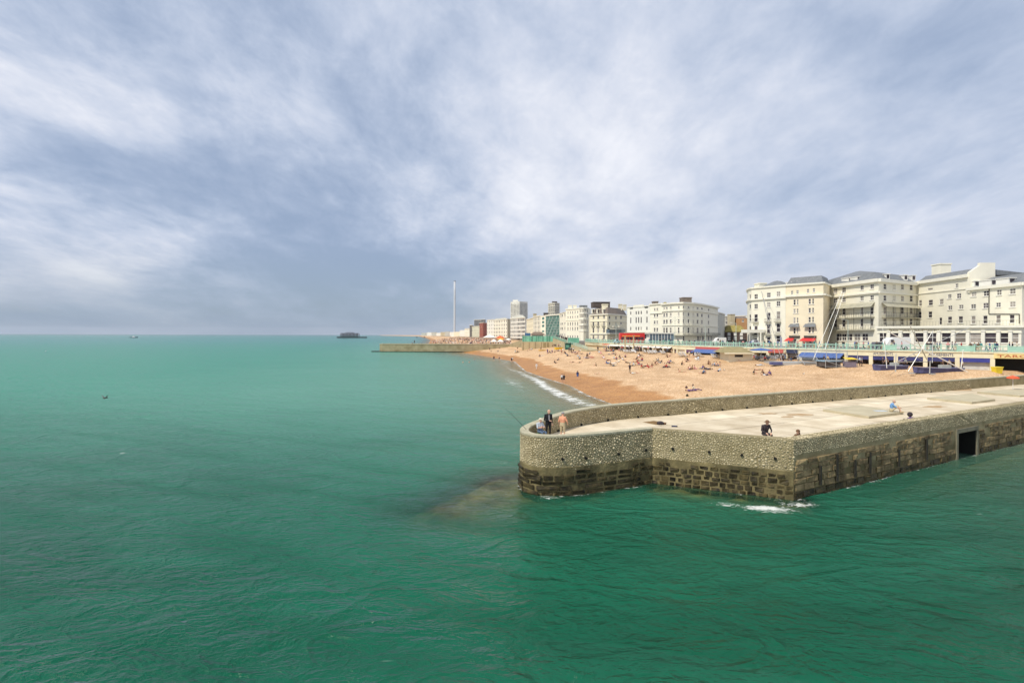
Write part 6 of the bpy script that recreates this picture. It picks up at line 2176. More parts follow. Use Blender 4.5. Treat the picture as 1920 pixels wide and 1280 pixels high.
# ------------------------------------------------------------------ vehicles, lamps on the promenade
def wheel_parts(t, x, y, z, r, ax):
    w = MB(); w.tube((x, y, z), (x + ax[0] * .22, y + ax[1] * .22, z), r, r, 12); o = w.build('wheel', mat('tyre_rubber', (.03, .03, .03), .8), t)
    w = MB(); w.tube((x - ax[0] * .01, y - ax[1] * .01, z), (x + ax[0] * .2, y + ax[1] * .2, z), r * .55, r * .55, 8); w.build('rim', M_STEEL, o)
def vehicle(name, label, cat, px0, px1, D, h, kind, m, depth=2.0, z=ESP):
    x0, x1 = xof(px0, D), xof(px1, D)
    L = x1 - x0
    t = thing(name, label, cat, (x0, D, z))
    z0 = z + .35
    if kind == 'van':
        prof = [(0, .0), (0, .55), (.03, .75), (.16, h - .75), (.30, h - .38), (.97, h - .35), (1.0, h - .6), (1, 0)]
    elif kind == 'bus':
        prof = [(0, 0), (.0, h - .7), (.02, h - .4), (.98, h - .35), (1, h - .6), (1, 0)]
    else:
        prof = [(0, 0), (0, .5), (.22, .62), (.34, h - .4), (.75, h - .35), (.90, .65), (1, .6), (1, 0)]
    n = len(prof)
    v = [(x0 + a * L, D, z0 + b) for a, b in prof] + [(x0 + a * L, D + depth, z0 + b) for a, b in prof]
    mb = MB(); mb.add(v, [tuple(range(n)[::-1]), tuple(range(n, 2 * n))] + [(i, (i + 1) % n, n + (i + 1) % n, n + i) for i in range(n)]); mb.build('body', m, t)
    if kind == 'bus':
        k = 8
        for i in range(k):
            mb = MB(); a, b = x0 + L * (.04 + .92 * i / k), x0 + L * (.04 + .92 * (i + .88) / k); mb.box(a, b, D - .03, D + .02, z0 + h * .28, z0 + h * .52); mb.build('window', GLASS, t)
        mb = MB(); mb.box(x0 + L * .08, x0 + L * .8, D - .035, D + .01, z0 + h * .56, z0 + h * .68); mb.build('orange_band', mat('orange_stripe', (.80, .24, .05), .6), t)
        mb = MB(); mb.box(x1 - .01, x1 + .04, D + .2, D + depth - .2, z0 + h * .3, z0 + h * .75); mb.build('rear_window', GLASS, t)
    else:
        mb = MB(); a = .20 if kind == 'van' else .33
        mb.box(x0 + L * a, x0 + L * (a + .13), D - .02, D + .02, z0 + h * .42, z0 + h * .68); mb.build('side_window', GLASS, t)
        if kind == 'car':
            mb = MB(); mb.box(x0 + L * .5, x0 + L * .73, D - .02, D + .02, z0 + h * .42, z0 + h * .66); mb.build('side_window', GLASS, t)
    for a in (.2, .8): wheel_parts(t, x0 + L * a, D - .02, z + .36, .36, (0, 1))
    mb = MB(); mb.box(x0 - .04, x0 + .02, D + .15, D + .5, z0 + .25, z0 + .42); mb.build('headlight', mat('lamp_lens', (.7, .7, .65), .3), t)
    mb = MB(); mb.box(x1 - .02, x1 + .04, D + .15, D + .45, z0 + .25, z0 + .45); mb.build('tail_light', mat('red_lens', (.4, .03, .03), .3), t)
    return t
VW = mat('white_car_paint', (.80, .79, .76), .3, .02, 1)
vehicle('red_bus', 'red bus with an orange band behind the promenade railing', 'bus', 1163, 1209, 178, 3.6, 'bus', mat('bus_red', (.62, .04, .04), .35, .05, 1), 2.5)
vehicle('white_van', 'white delivery van parked before the hotel sun lounge', 'van', 1661, 1708, 106.5, 2.5, 'van', VW)
vehicle('white_minibus', 'white minibus in the gap between the bowed hotel and the pub', 'van', 1341, 1362, 165, 2.2, 'van', VW)
vehicle('black_car', 'black car parked before the dark brick pub', 'car', 1386, 1403, 158, 1.7, 'car', mat('black_car_paint', (.02, .02, .025), .3))
vehicle('pale_car', 'pale grey car passing the cream corner house', 'car', 1409, 1425, 150, 1.6, 'car', mat('silver_car_paint', (.55, .57, .60), .35))
vehicle('dark_car', 'dark grey car left of the white van', 'car', 1642, 1658, 106.5, 1.6, 'car', mat('grey_car_paint', (.13, .13, .15), .35))
vehicle('turquoise_car', 'pale turquoise car behind the railing left of the red bus', 'car', 1152, 1162, 170, 1.6, 'car', mat('turq_car_paint', (.30, .52, .55), .35))
def build_shelter():
    D = 176
    x0, x1 = xof(1218, D), xof(1263, D)
    t = thing('glass_shelter', 'white framed glass front extension at the foot of the bowed hotel', 'shelter', (x0, D, ESP))
    zt = zof(1240, 625.5, D)
    mb = MB(); mb.box(x0 - .3, x1 + .3, D - .3, D + 5, zt, zt + .35); mb.build('roof', WHITE, t)
    n = 8
    for k in range(n):
        a, b = x0 + (x1 - x0) * k / n, x0 + (x1 - x0) * (k + 1) / n
        mb = MB(); mb.box(a + .08, b - .08, D, D + .05, ESP + .3, zt); mb.build('glass_pane', BGLASS, t)
        mb = MB(); mb.box(a - .07, a + .07, D - .05, D + .1, ESP, zt); mb.build('mullion', FRAME, t)
    mb = MB(); mb.box(x1 - .05, x1 + .05, D, D + 4.5, ESP, zt); mb.build('blue_end_wall', mat('pale_blue_end', (.20, .36, .45), .6), t)
build_shelter()
def lamp_post(px, D, ytop, label, fancy=True):
    x = xof(px, D); zt = zof(px, ytop, D)
    t = thing('street_lamp', label, 'lamp', (x, D, ESP), 'promenade lamp posts')
    M = mat('lamp_post_paint', (.42, .50, .44), .5)
    mb = MB(); mb.tube((x, D, ESP), (x, D, ESP + 1.2), .16, .13, 8); mb.tube((x, D, ESP + 1.2), (x, D, zt), .075, .05, 6); mb.build('post', M, t)
    mb = MB()
    if fancy:
        for s in (-1, 1):
            mb.path([(x, D, zt - 1.2), (x + s * .7, D, zt - .6), (x + s * .9, D, zt - 1.0)], .035, 4)
        mb.path([(x - .5, D, zt - .3), (x, D, zt), (x + .5, D, zt - .3)], .03, 4)
        mb.build('scroll_bracket', M, t)
        for s in (-1, 1):
            mb = MB(); mb.ell((x + s * .9, D, zt - 1.25), .22, .22, .28, 8, 6); mb.build('lantern', mat('lantern_glass', (.62, .60, .52), .3), t, smooth=True)
    else:
        mb.tube((x, D, zt), (x - .9, D, zt + .15), .04, .04, 5); mb.build('arm', M, t)
        mb = MB(); mb.box(x - 1.4, x - .8, D - .12, D + .12, zt + .1, zt + .22); mb.build('lantern', mat('lantern_glass', (.62, .60, .52), .3), t)
lamp_post(1265.5, 150, 594, 'ornate tall lamp post before the bowed hotel')
lamp_post(1322.5, 138, 612, 'plain lamp post right of the bowed hotel balcony', False)
lamp_post(1155, 166, 605, 'ornate lamp post before the mansard hotel')
lamp_post(1380, 128, 606, 'plain lamp post before the dark brick pub', False)
lamp_post(1043, 262, 612, 'plain lamp post before the green glass block', False)
lamp_post(1590, 112, 600, 'plain lamp post before the canopied hotel wing', False)
# ------------------------------------------------------------------ people
BODY = {}
REG = dict(skin=0, torso=1, uparm=2, forearm=3, pelvis=4, thigh=5, shin=6, shoe=7)
def pose_joints(pose):
    J = {}
    if pose in ('stand', 'walk', 'suit', 'back'):
        J = dict(pel=(0, 0, .95), che=(0, .01, 1.30), nek=(0, 0, 1.49), hed=(0, -.03, 1.64), sL=(-.19, .01, 1.42), sR=(.19, .01, 1.42), eL=(-.25, .04, 1.14), eR=(.25, .04, 1.14), wL=(-.26, -.06, .90), wR=(.26, -.06, .90),
                 hL=(-.10, 0, .90), hR=(.10, 0, .90), kL=(-.11, -.02, .49), kR=(.11, -.02, .49), aL=(-.12, .03, .08), aR=(.12, .03, .08))
        if pose == 'walk': J.update(kL=(-.10, -.16, .50), aL=(-.10, -.20, .08), kR=(.10, .06, .49), aR=(.10, .30, .12), wL=(-.24, .12, .92), wR=(.26, -.2, .95), eR=(.26, -.02, 1.14))
        if pose == 'suit': J.update(wL=(.02, -.20, 1.10), eL=(-.27, -.04, 1.14), wR=(.22, -.10, .92), hed=(.03, -.05, 1.63))
        if pose == 'back': J.update(eL=(-.30, -.02, 1.16), wL=(-.24, -.22, 1.02), eR=(.27, .02, 1.14), wR=(.25, -.1, .92), hed=(.02, -.06, 1.62))
    elif pose == 'perch':   # seated on a high stool, arms folded
        J = dict(pel=(0, 0, .58), che=(0, .03, .92), nek=(0, .0, 1.10), hed=(.01, -.05, 1.25), sL=(-.20, .02, 1.03), sR=(.20, .02, 1.03), eL=(-.27, -.10, .80), eR=(.27, -.10, .80), wL=(.05, -.24, .82), wR=(-.05, -.26, .88),
                 hL=(-.11, -.02, .56), hR=(.11, -.02, .56), kL=(-.14, -.42, .54), kR=(.14, -.42, .54), aL=(-.14, -.42, .10), aR=(.14, -.46, .10))
    elif pose == 'sit':     # on the ground, leaning back on the hands
        J = dict(pel=(0, 0, .12), che=(0, .20, .44), nek=(0, .26, .62), hed=(0, .25, .77), sL=(-.19, .25, .54), sR=(.19, .25, .54), eL=(-.27, .38, .30), eR=(.27, .38, .30), wL=(-.27, .45, .06), wR=(.27, .45, .06),
                 hL=(-.10, -.03, .12), hR=(.10, -.03, .12), kL=(-.14, -.42, .30), kR=(.14, -.44, .26), aL=(-.15, -.80, .07), aR=(.15, -.84, .07))
    elif pose == 'knees':   # sitting, arms round the knees
        J = dict(pel=(0, 0, .12), che=(0, -.04, .46), nek=(0, -.12, .63), hed=(0, -.18, .77), sL=(-.19, -.06, .56), sR=(.19, -.06, .56), eL=(-.27, -.28, .38), eR=(.27, -.28, .38), wL=(-.08, -.50, .36), wR=(.08, -.52, .34),
                 hL=(-.10, -.03, .12), hR=(.10, -.03, .12), kL=(-.13, -.40, .46), kR=(.13, -.40, .46), aL=(-.13, -.58, .07), aR=(.13, -.58, .07))
    elif pose == 'lie':     # on the back
        J = dict(pel=(0, 0, .12), che=(0, .36, .14), nek=(0, .54, .15), hed=(0, .69, .18), sL=(-.19, .47, .13), sR=(.19, .47, .13), eL=(-.34, .28, .09), eR=(.34, .28, .09), wL=(-.30, .02, .07), wR=(.36, .50, .07),
                 hL=(-.10, -.04, .12), hR=(.10, -.04, .12), kL=(-.14, -.46, .16), kR=(.14, -.40, .34), aL=(-.15, -.88, .08), aR=(.15, -.64, .07))
    elif pose == 'prone':   # on the front, propped on the elbows
        J = dict(pel=(0, 0, .12), che=(0, .34, .24), nek=(0, .50, .36), hed=(0, .60, .48), sL=(-.19, .44, .30), sR=(.19, .44, .30), eL=(-.24, .52, .05), eR=(.24, .52, .05), wL=(-.08, .70, .06), wR=(.08, .70, .06),
                 hL=(-.10, -.04, .12), hR=(.10, -.04, .12), kL=(-.13, -.46, .09), kR=(.13, -.46, .09), aL=(-.14, -.86, .10), aR=(.14, -.72, .30))
    elif pose == 'lean':    # standing, forearms on a rail
        J = dict(pel=(0, .10, .92), che=(0, -.06, 1.24), nek=(0, -.16, 1.40), hed=(0, -.24, 1.53), sL=(-.19, -.10, 1.33), sR=(.19, -.10, 1.33), eL=(-.27, -.22, 1.08), eR=(.27, -.22, 1.08), wL=(-.08, -.42, 1.08), wR=(.08, -.42, 1.08),
                 hL=(-.10, .10, .88), hR=(.10, .10, .88), kL=(-.11, .08, .47), kR=(.11, .10, .47), aL=(-.12, .12, .08), aR=(.12, .16, .08))
    elif pose == 'stoop':   # bent over hands, looking down
        J = dict(pel=(0, .08, .55), che=(0, -.02, .90), nek=(0, -.10, 1.07), hed=(0, -.18, 1.20), sL=(-.21, -.04, 1.00), sR=(.21, -.04, 1.00), eL=(-.30, -.10, .74), eR=(.30, -.10, .74), wL=(-.14, -.32, .62), wR=(.14, -.32, .62),
                 hL=(-.11, .06, .53), hR=(.11, .06, .53), kL=(-.16, -.36, .52), kR=(.16, -.36, .52), aL=(-.16, -.34, .08), aR=(.16, -.36, .08))
    return {k: Vector(v) for k, v in J.items()}
def make_body(pose, fine=False):
    key = (pose, fine)
    if key in BODY: return BODY[key]
    J = pose_joints(pose)
    caps = []
    def cap(a, b, ra, rb, reg): caps.append((Vector(a), Vector(b), ra, rb, REG[reg]))
    up = (J['nek'] - J['pel']).normalized()
    side = Vector((1, 0, 0))
    fw = side.cross(up) * -1
    for s in (-1, 1):
        cap(J['pel'] + side * s * .065 - up * .02, J['pel'] + side * s * .06 + up * .12, .125, .115, 'pelvis')
        cap(J['pel'] + side * s * .055 + up * .16, J['che'] + side * s * .075, .112, .128, 'torso')
        cap(J['che'] + side * s * .075, J['che'] + side * s * .09 + up * .10, .125, .095, 'torso')
    cap(J['che'] + up * .08, J['nek'], .10, .062, 'torso')
    cap(J['nek'] - up * .01, J['hed'] - Vector((0, 0, .03)), .056, .056, 'skin')
    hd = J['hed']
    cap(hd + Vector((0, .015, .035)), hd + Vector((0, -.012, -.045)), .094, .072, 'skin')
    face = Vector((0, -1, 0))
    if fine:
        cap(hd + face * .085 + Vector((0, 0, .0)), hd + face * .112 + Vector((0, 0, -.03)), .012, .017, 'skin')
        for s in (-1, 1): cap(hd + Vector((s * .092, .015, .01)), hd + Vector((s * .095, .02, -.03)), .018, .014, 'skin')
    for s, a in ((-1, 'L'), (1, 'R')):
        S, E, W = J['s' + a], J['e' + a], J['w' + a]
        cap(J['che'] + side * s * .12 + up * .08, S, .075, .068, 'torso')
        cap(S, E, .058, .045, 'uparm')
        cap(E, W, .044, .030, 'forearm')
        d = (W - E).normalized()
        cap(W, W + d * .07, .034, .034, 'skin')
        if fine:
            o = d.cross(Vector((0, 0, 1)))
            o = o.normalized() if o.length > .1 else Vector((1, 0, 0))
            q = d.cross(o).normalized()
            for k, ln in enumerate((.075, .088, .082, .06)):
                b0 = W + d * .075 + o * (-.03 + .02 * k)
                b1 = b0 + d * ln * .55 + q * .012
                cap(b0, b1, .0125, .0115, 'skin'); cap(b1, b1 + d * ln * .3 + q * .03, .0115, .010, 'skin')
            cap(W + d * .02 - o * .03, W + d * .06 - o * .058, .014, .012, 'skin'); cap(W + d * .06 - o * .058, W + d * .095 - o * .055, .012, .010, 'skin')
        else:
            cap(W + d * .07, W + d * .15, .030, .018, 'skin')
        Hh, K, A = J['h' + a], J['k' + a], J['a' + a]
        M_ = Hh.lerp(K, .55)
        cap(Hh, M_, .092, .078, 'pelvis'); cap(M_, K, .076, .056, 'thigh')
        C_ = K.lerp(A, .35)
        cap(K, C_, .054, .056, 'shin'); cap(C_, A, .055, .036, 'shin')
        fdir = Vector((0, -1, 0)) if pose not in ('lie', 'prone', 'sit') else (Vector((0, -.35, .9)) if pose != 'prone' else Vector((0, -1, -.2)))
        if pose in ('lie', 'sit'): cap(A + Vector((0, -.03, 0)), A + fdir * .17, .042, .034, 'shoe')
        else: cap(A + Vector((0, .03, -.03)), A + fdir * .17 + Vector((0, 0, -.04 if pose != 'prone' else 0)), .042, .036, 'shoe')
    mb = MB()
    for a, b, ra, rb, reg in caps:
        mb.tube(a, b, ra, rb, 10)
        mb.ell(a, ra, ra, ra, 10, 6); mb.ell(b, rb, rb, rb, 10, 6)
    ob = bpy.data.objects.new('body_source', mb.mesh('body_source', M_DARK))
    COL.objects.link(ob)
    rm = ob.modifiers.new('r', 'REMESH'); rm.mode = 'VOXEL'; rm.voxel_size = .0145 if fine else .036
    sm = ob.modifiers.new('s', 'SMOOTH'); sm.iterations = 3 if fine else 2; sm.factor = .5
    dg = bpy.context.evaluated_depsgraph_get()
    me = bpy.data.meshes.new_from_object(ob.evaluated_get(dg))
    bpy.data.objects.remove(ob)
    me.name = 'person_' + pose
    me.materials.clear()
    for k in range(8): me.materials.append(M_DARK)
    n = len(me.polygons)
    ce = np.empty(n * 3, np.float32); me.polygons.foreach_get('center', ce); ce = ce.reshape(-1, 3)
    best = np.full(n, 1e9); reg_ = np.zeros(n, np.int32)
    for a, b, ra, rb, reg in caps:
        A_, B_ = np.array(a), np.array(b)
        d = B_ - A_
        t = np.clip(((ce - A_) @ d) / max(d @ d, 1e-9), 0, 1)
        dist = np.linalg.norm(ce - A_ - t[:, None] * d, axis=1) - (ra + (rb - ra) * t)
        m_ = dist < best
        best[m_] = dist[m_]; reg_[m_] = reg
    me.polygons.foreach_set('material_index', reg_)
    me.polygons.foreach_set('use_smooth', np.ones(n, bool))
    me.update()
    BODY[key] = (me, J)
    return BODY[key]
HAIRM = {}
def hair_mesh(kind):
    if kind in HAIRM: return HAIRM[kind]
    mb = MB()
    if kind == 'short': mb.ell((0, .022, .045), .104, .108, .098, 12, 8, v0=-22, v1=90)
    elif kind == 'long':
        mb.ell((0, .022, .045), .106, .110, .100, 12, 8, v0=-18, v1=90); mb.ell((0, .07, -.07), .095, .055, .15, 10, 8)
    elif kind == 'bald': mb.ell((0, .035, .0), .098, .085, .06, 12, 6, v0=-60, v1=35)
    elif kind == 'cap':
        mb.ell((0, .01, .055), .108, .112, .085, 12, 8, v0=-8, v1=90); mb.obox((0, -.13, .052), (.07, 0, 0), (0, .05, .005), (0, 0, .008))
    elif kind == 'brim':
        mb.ell((0, .01, .06), .106, .110, .10, 12, 8, v0=-5, v1=90); mb.lathe((0, .01, .055), [(.10, 0), (.19, -.025), (.19, -.015), (.10, .012)], 14)
    elif kind == 'bushy': mb.ell((0, .03, .03), .145, .14, .14, 12, 8, v0=-60, v1=90)
    me = mb.mesh('hair_' + kind, M_DARK, True)
    HAIRM[kind] = me
    return me
PAL = dict(black=(.015, .015, .018), white=(.72, .71, .68), blue=(.05, .13, .36), navy=(.02, .03, .09), red=(.42, .04, .04), grey=(.26, .26, .27), purple=(.11, .06, .18), orange=(.62, .22, .10), pink=(.62, .30, .30), yellow=(.68, .52, .12),
           brown=(.16, .09, .05), tan=(.46, .36, .22), denim=(.10, .15, .24), green=(.10, .20, .10), teal=(.06, .24, .24), cream=(.66, .60, .46), dark=(.05, .04, .045), salmon=(.70, .33, .20), sky=(.16, .32, .58), paleblue=(.50, .56, .62), khaki=(.50, .42, .27))
def cloth(c): return mat('cloth_' + c, PAL[c], .85, .14, 6)
SKINS = [mat('skin_' + str(i), c, .6, .06, 8) for i, c in enumerate(((.62, .38, .27), (.55, .32, .21), (.68, .45, .34), (.30, .17, .10)))]
PEOPLE = []
def person(loc, rz, pose, top, bottom, hair='short', hairc='brown', skin=0, sleeves='short', legs='long', shoes='dark', label='', group=None, fine=False, scale=1.0, place=''):
    me, J = make_body(pose, fine)
    o = bpy.data.objects.new('person', me)
    COL.objects.link(o)
    o.location = loc; o.rotation_euler = (0, 0, rz); o.scale = (scale,) * 3
    sk = SKINS[skin]
    T = cloth(top) if top != 'bare' else sk
    Bm = cloth(bottom)
    ms = [sk, T, T if sleeves != 'none' else sk, T if sleeves == 'long' else sk, Bm, Bm if legs in ('long', 'shorts') and legs == 'long' else (Bm if legs == 'knee' else sk), Bm if legs == 'long' else sk, cloth(shoes) if shoes != 'bare' else sk]
    for i, m in enumerate(ms):
        o.material_slots[i].link = 'OBJECT'
        o.material_slots[i].material = m
    h = bpy.data.objects.new('cap' if hair == 'cap' else ('hat' if hair == 'brim' else 'hair'), hair_mesh(hair))
    COL.objects.link(h)
    h.parent = o
    h.location = J['hed']
    if pose == 'lie': h.rotation_euler = (math.radians(-80), 0, 0)
    h.material_slots[0].link = 'OBJECT'
    h.material_slots[0].material = cloth(hairc)
    o['category'] = 'person'
    if group: o['group'] = group
    if fine:
        mb = MB()
        for s in (-1, 1): mb.ell((s * .033, -.083, .015), .012, .008, .009, 8, 6)
        e = link('eyes', mb.mesh('eyes', cloth('dark'), True), o, loc=J['hed'])
        mb = MB(); mb.ell((0, -.083, -.055), .024, .008, .006, 8, 5)
        link('mouth', mb.mesh('mouth', mat('lip', (.35, .13, .10), .6)), o, loc=J['hed'])
    PEOPLE.append((o, label, loc))
    return o

# --- on the groyne
def gpt(px, D): return Vector((xof(px, D), D, DECK))
def build_groyne_people():
    person(gpt(1013, 33.0), math.radians(35), 'perch', 'paleblue', 'denim', 'cap', 'cream', 0, 'short', 'long', 'dark', 'person in pale T-shirt and white cap sitting with folded arms at the round end', fine=True)
    s = thing('folding_stool', 'folding stool under the person in the white cap', 'stool', gpt(1013, 33.0))
    q = Vector(s.location)
    mb = MB(); mb.box(q.x - .2, q.x + .2, q.y - .18, q.y + .18, q.z + .40, q.z + .46); mb.build('seat', cloth('green'), s)
    mb = MB()
    for a in (-.18, .18): mb.tube((q.x + a, q.y - .16, q.z), (q.x + a, q.y + .16, q.z + .41), .015, .015, 5); mb.tube((q.x + a, q.y + .16, q.z), (q.x + a, q.y - .16, q.z + .41), .015, .015, 5)
    mb.build('frame', M_STEEL, s)
    o = person(gpt(1028.5, 33.6), math.radians(15), 'suit', 'black', 'black', 'bald', 'grey', 0, 'long', 'long', 'black', 'person in a black suit standing at the round end of the groyne', fine=True, scale=1.04)
    mb = MB(); mb.face([(-.055, -.135, 1.44), (.055, -.135, 1.44), (.035, -.165, 1.08), (-.035, -.165, 1.08)][::-1]); mb.face([(-.055, -.130, 1.44), (.055, -.130, 1.44), (.035, -.160, 1.08), (-.035, -.160, 1.08)])
    sh = link('shirt_front', mb.mesh('shirt_front', cloth('grey')), o, loc=(0, 0, 0))
    person(gpt(1055.5, 33.2), math.radians(150), 'back', 'salmon', 'khaki', 'cap', 'grey', 0, 'short', 'knee', 'dark', 'person in an orange shirt and khaki shorts seen from behind', fine=True, scale=.98)
    p = atz(1436, 829, DECK)
    person(Vector((xof(1436, 32.4), 32.4, DECK)), math.radians(5), 'stoop', 'dark', 'dark', 'brim', 'brown', 0, 'long', 'long', 'dark', 'person in a dark jacket and brimmed hat sitting behind the front parapet', fine=True, scale=1.05)
    person(Vector((xof(1500, 31.6), 31.6, DECK)), math.radians(-60), 'knees', 'brown', 'dark', 'long', 'brown', 0, 'long', 'long', 'dark', 'person whose brown haired head shows above the corner parapet', fine=True, scale=1.08)
    q = atz(1671, 771.5, DECK + .2)
    person(q, math.radians(62), 'knees', 'sky', 'khaki', 'bald', 'grey', 0, 'short', 'knee', 'tan', 'person in a blue T-shirt and shorts sitting on the raised slab edge', fine=True, scale=1.12)
    b = MB(); b.box(q.x - 1.15, q.x - .2, q.y + .1, q.y + .6, q.z + .004, q.z + .03); b.build('towel', cloth('paleblue'), None, label='pale blue towel beside the person in the blue T-shirt', cat='towel')
    D = 37.6
    person(Vector((xof(1711, D), D, DECK)), math.radians(190), 'knees', 'purple', 'dark', 'bushy', 'dark', 0, 'long', 'long', 'dark', 'person with bushy dark hair seated behind the flank parapet', fine=True, scale=1.22)
    # bag on the rusty plate
    q = atz(1238, 796, DECK)
    f = thing('fishing_bag', 'dark fishing bag lying by the rusty plate on the deck', 'bag', q)
    mb = MB(); mb.ell(q + Vector((0, 0, .12)), .27, .18, .15, 10, 6); mb.build('body', cloth('dark'), f, smooth=True)
    mb = MB(); mb.ell(q + Vector((.32, .05, .07)), .14, .1, .08, 8, 5); mb.build('side_pocket', cloth('brown'), f, smooth=True)
    q = atz(1264, 800, DECK)
    f = thing('folded_rod_case', 'short dark rod case lying on the deck right of the bag', 'case', q)
    mb = MB(); mb.tube(q + Vector((-.18, 0, .05)), q + Vector((.18, -.03, .05)), .05, .05, 7); mb.build('tube', cloth('navy'), f)
    mb = MB(); mb.tube(q + Vector((.18, -.03, .05)), q + Vector((.22, -.034, .05)), .056, .056, 7); mb.build('cap', cloth('black'), f)
    # fishing rod
    a, b_ = Vector((xof(995, 32.2), 32.2, 3.05)), atD(948, 766, 30.5)
    f = thing('fishing_rod', 'long thin fishing rod leaning out over the round end', 'rod', a)
    pts = [a.lerp(b_, t) + Vector((0, 0, -.18 * math.sin(math.pi * t) * 0 + .10 * t * (1 - t))) for t in [i / 8 for i in range(9)]]
    mb = MB()
    for i in range(8): mb.tube(pts[i], pts[i + 1], .016 - .0014 * i, .016 - .0014 * (i + 1), 5)
    mb.build('blank', cloth('dark'), f)
    mb = MB(); mb.tube(a - (b_ - a).normalized() * .5, a, .022, .02, 6); mb.build('handle', cloth('brown'), f)
    mb = MB(); mb.ell(a + Vector((0, -.03, -.05)), .04, .04, .05, 8, 5); mb.build('reel', M_STEEL, f, smooth=True)
build_groyne_people()

# --- on the beach
def bp(px, py, pose, top, bottom='dark', rz=None, hair='short', hairc='brown', skin=0, sleeves='short', legs='short', place='on the shingle', sc=1.0, R=random.Random(8)):
    p = hit(px, py)
    if rz is None: rz = R.uniform(-1.2, 1.2) if pose in ('stand', 'walk') else R.uniform(-2.6, 2.6)
    verb = dict(stand='standing', walk='walking', sit='sitting back', knees='sitting hunched', lie='lying down', prone='lying propped up', lean='leaning').get(pose, 'sitting')
    tw = 'with bare shoulders' if top == 'bare' else f'in {top}'
    person(p, rz, pose, top, bottom, hair, hairc, skin, sleeves, legs, 'bare' if legs == 'short' else 'dark', f'person {tw} {verb} {place}', 'people on the beach', scale=sc)
def build_beach_people():
    W = "at the water's edge"
    bp(1053.7, 718, 'stand', 'white', 'black', .4, place=W); bp(1057.5, 718, 'stand', 'black', 'black', -.6, 'long', 'black', place=W, sc=.95)
    bp(1083, 712, 'stand', 'navy', 'blue', 2.6, 'long', 'brown', place='on the wet shingle')
    bp(1006, 693, 'walk', 'white', 'white', .2, place='on the wet shingle', sleeves='long', legs='long', sc=.95)
    bp(959, 680, 'stand', 'dark', 'dark', 0, place=W); bp(961, 679, 'stand', 'white', 'tan', .5, place=W)
    m = "in the shallows"
    bp(926, 676.5, 'stand', 'dark', 'navy', 0, place=m); bp(936, 676, 'stand', 'bare', 'dark', 0, place=m)
    bp(1180.8, 698, 'stand', 'dark', 'black', .3, 'long', 'dark', place='in the middle of the beach', legs='long', sc=.95)
    bp(1189, 700.5, 'lie', 'white', 'cream', 1.7, place='in the middle of the beach'); bp(1120, 701, 'lie', 'bare', 'tan', 1.2, place='in the middle of the beach', sc=.7)
    c = 'in the middle of the beach'
    bp(1118, 686, 'knees', 'tan', 'brown', place=c, sc=.9)
    bp(1041, 681, 'sit', 'dark', 'dark', place='left of the sunbathing pair'); bp(1046, 675.5, 'sit', 'grey', 'black', place='left of the sunbathing pair')
    bp(1073.5, 679.5, 'lie', 'bare', 'brown', 1.6, place='in the sunbathing pair'); bp(1087, 680, 'prone', 'bare', 'black', -1.5, place='in the sunbathing pair')
    g = 'in the group before the deckchairs'
    bp(1139, 682, 'sit', 'blue', 'blue', 1.5, place=g, legs='long'); bp(1150.6, 682, 'lie', 'white', 'white', 1.5, place=g, legs='long'); bp(1160, 679, 'sit', 'cream', 'white', -1.0, place=g, legs='long'); bp(1168.5, 675.5, 'sit', 'white', 'grey', .8, place=g); bp(1163, 671.5, 'sit', 'dark', 'dark', .5, place=g)
    bp(1216, 689.5, 'sit', 'red', 'red', 1.0, place='by the round brown bag'); bp(1222, 687.5, 'sit', 'brown', 'red', -.6, place='by the round brown bag'); bp(1213, 687, 'lie', 'dark', 'red', 1.4, place='by the round brown bag', skin=3)
    bp(1193, 674, 'sit', 'dark', 'brown', -1.3, place=g, skin=1); bp(1198, 669.5, 'sit', 'white', 'pink', .5, place=g)
    bp(1153.7, 666, 'knees', 'tan', 'brown', .6, 'long', place=g); bp(1133, 673, 'sit', 'white', 'pink', .4, place=g); bp(1130, 671, 'sit', 'pink', 'grey', -.7, place=g)
    w = 'left of the flat orange parasol'
    bp(1107, 669, 'lie', 'bare', 'pink', 1.2, place=w); bp(1102, 667, 'sit', 'dark', 'brown', .5, place=w); bp(1111, 671, 'lie', 'red', 'red', 1.7, place=w); bp(1105, 664, 'sit', 'grey', 'dark', -.8, place=w)
    bp(1124, 662, 'sit', 'paleblue', 'white', .2, place=w); bp(1127, 663.5, 'sit', 'pink', 'pink', .2, place=w); bp(1121, 659, 'stand', 'dark', 'dark', .2, place=w, legs='long')
    b = 'by the yellow boats'
    bp(1026.6, 663.5, 'stand', 'purple', 'purple', .4, 'long', 'dark', place=b, legs='long'); bp(1052.7, 664.5, 'walk', 'orange', 'dark', 1.0, place=b); bp(1055, 662, 'stand', 'white', 'tan', -1.0, place=b); bp(1018, 667.5, 'lie', 'white', 'cream', 1.4, place=b, legs='long'); bp(1012, 669, 'sit', 'dark', 'grey', .2, place=b)
    bp(1035.5, 660.5, 'sit', 'purple', 'dark', .2, place=b); bp(1040, 661, 'knees', 'tan', 'dark', .4, place=b); bp(1010, 652.5, 'sit', 'dark', 'brown', .2, place=b); bp(1013.5, 655, 'sit', 'brown', 'tan', -.4, place=b)
    h = 'beside the green beach hut'
    for x, t_, bt, r in ((1067, 'dark', 'dark', .2), (1070, 'grey', 'black', -.5), (1075, 'white', 'dark', .4), (1072, 'black', 'black', 1)): bp(x, 660.5 + r, 'stand', t_, bt, r, place=h, legs='long')
    for x, y, t_ in ((1078, 661.5, 'pink'), (1083, 662.5, 'bare'), (1087, 659, 'white'), (1080, 664, 'bare'), (1090, 663.5, 'dark')): bp(x, y, 'sit' if x % 2 else 'lie', t_, 'brown', None, place=h)
    f = 'near the far groyne'
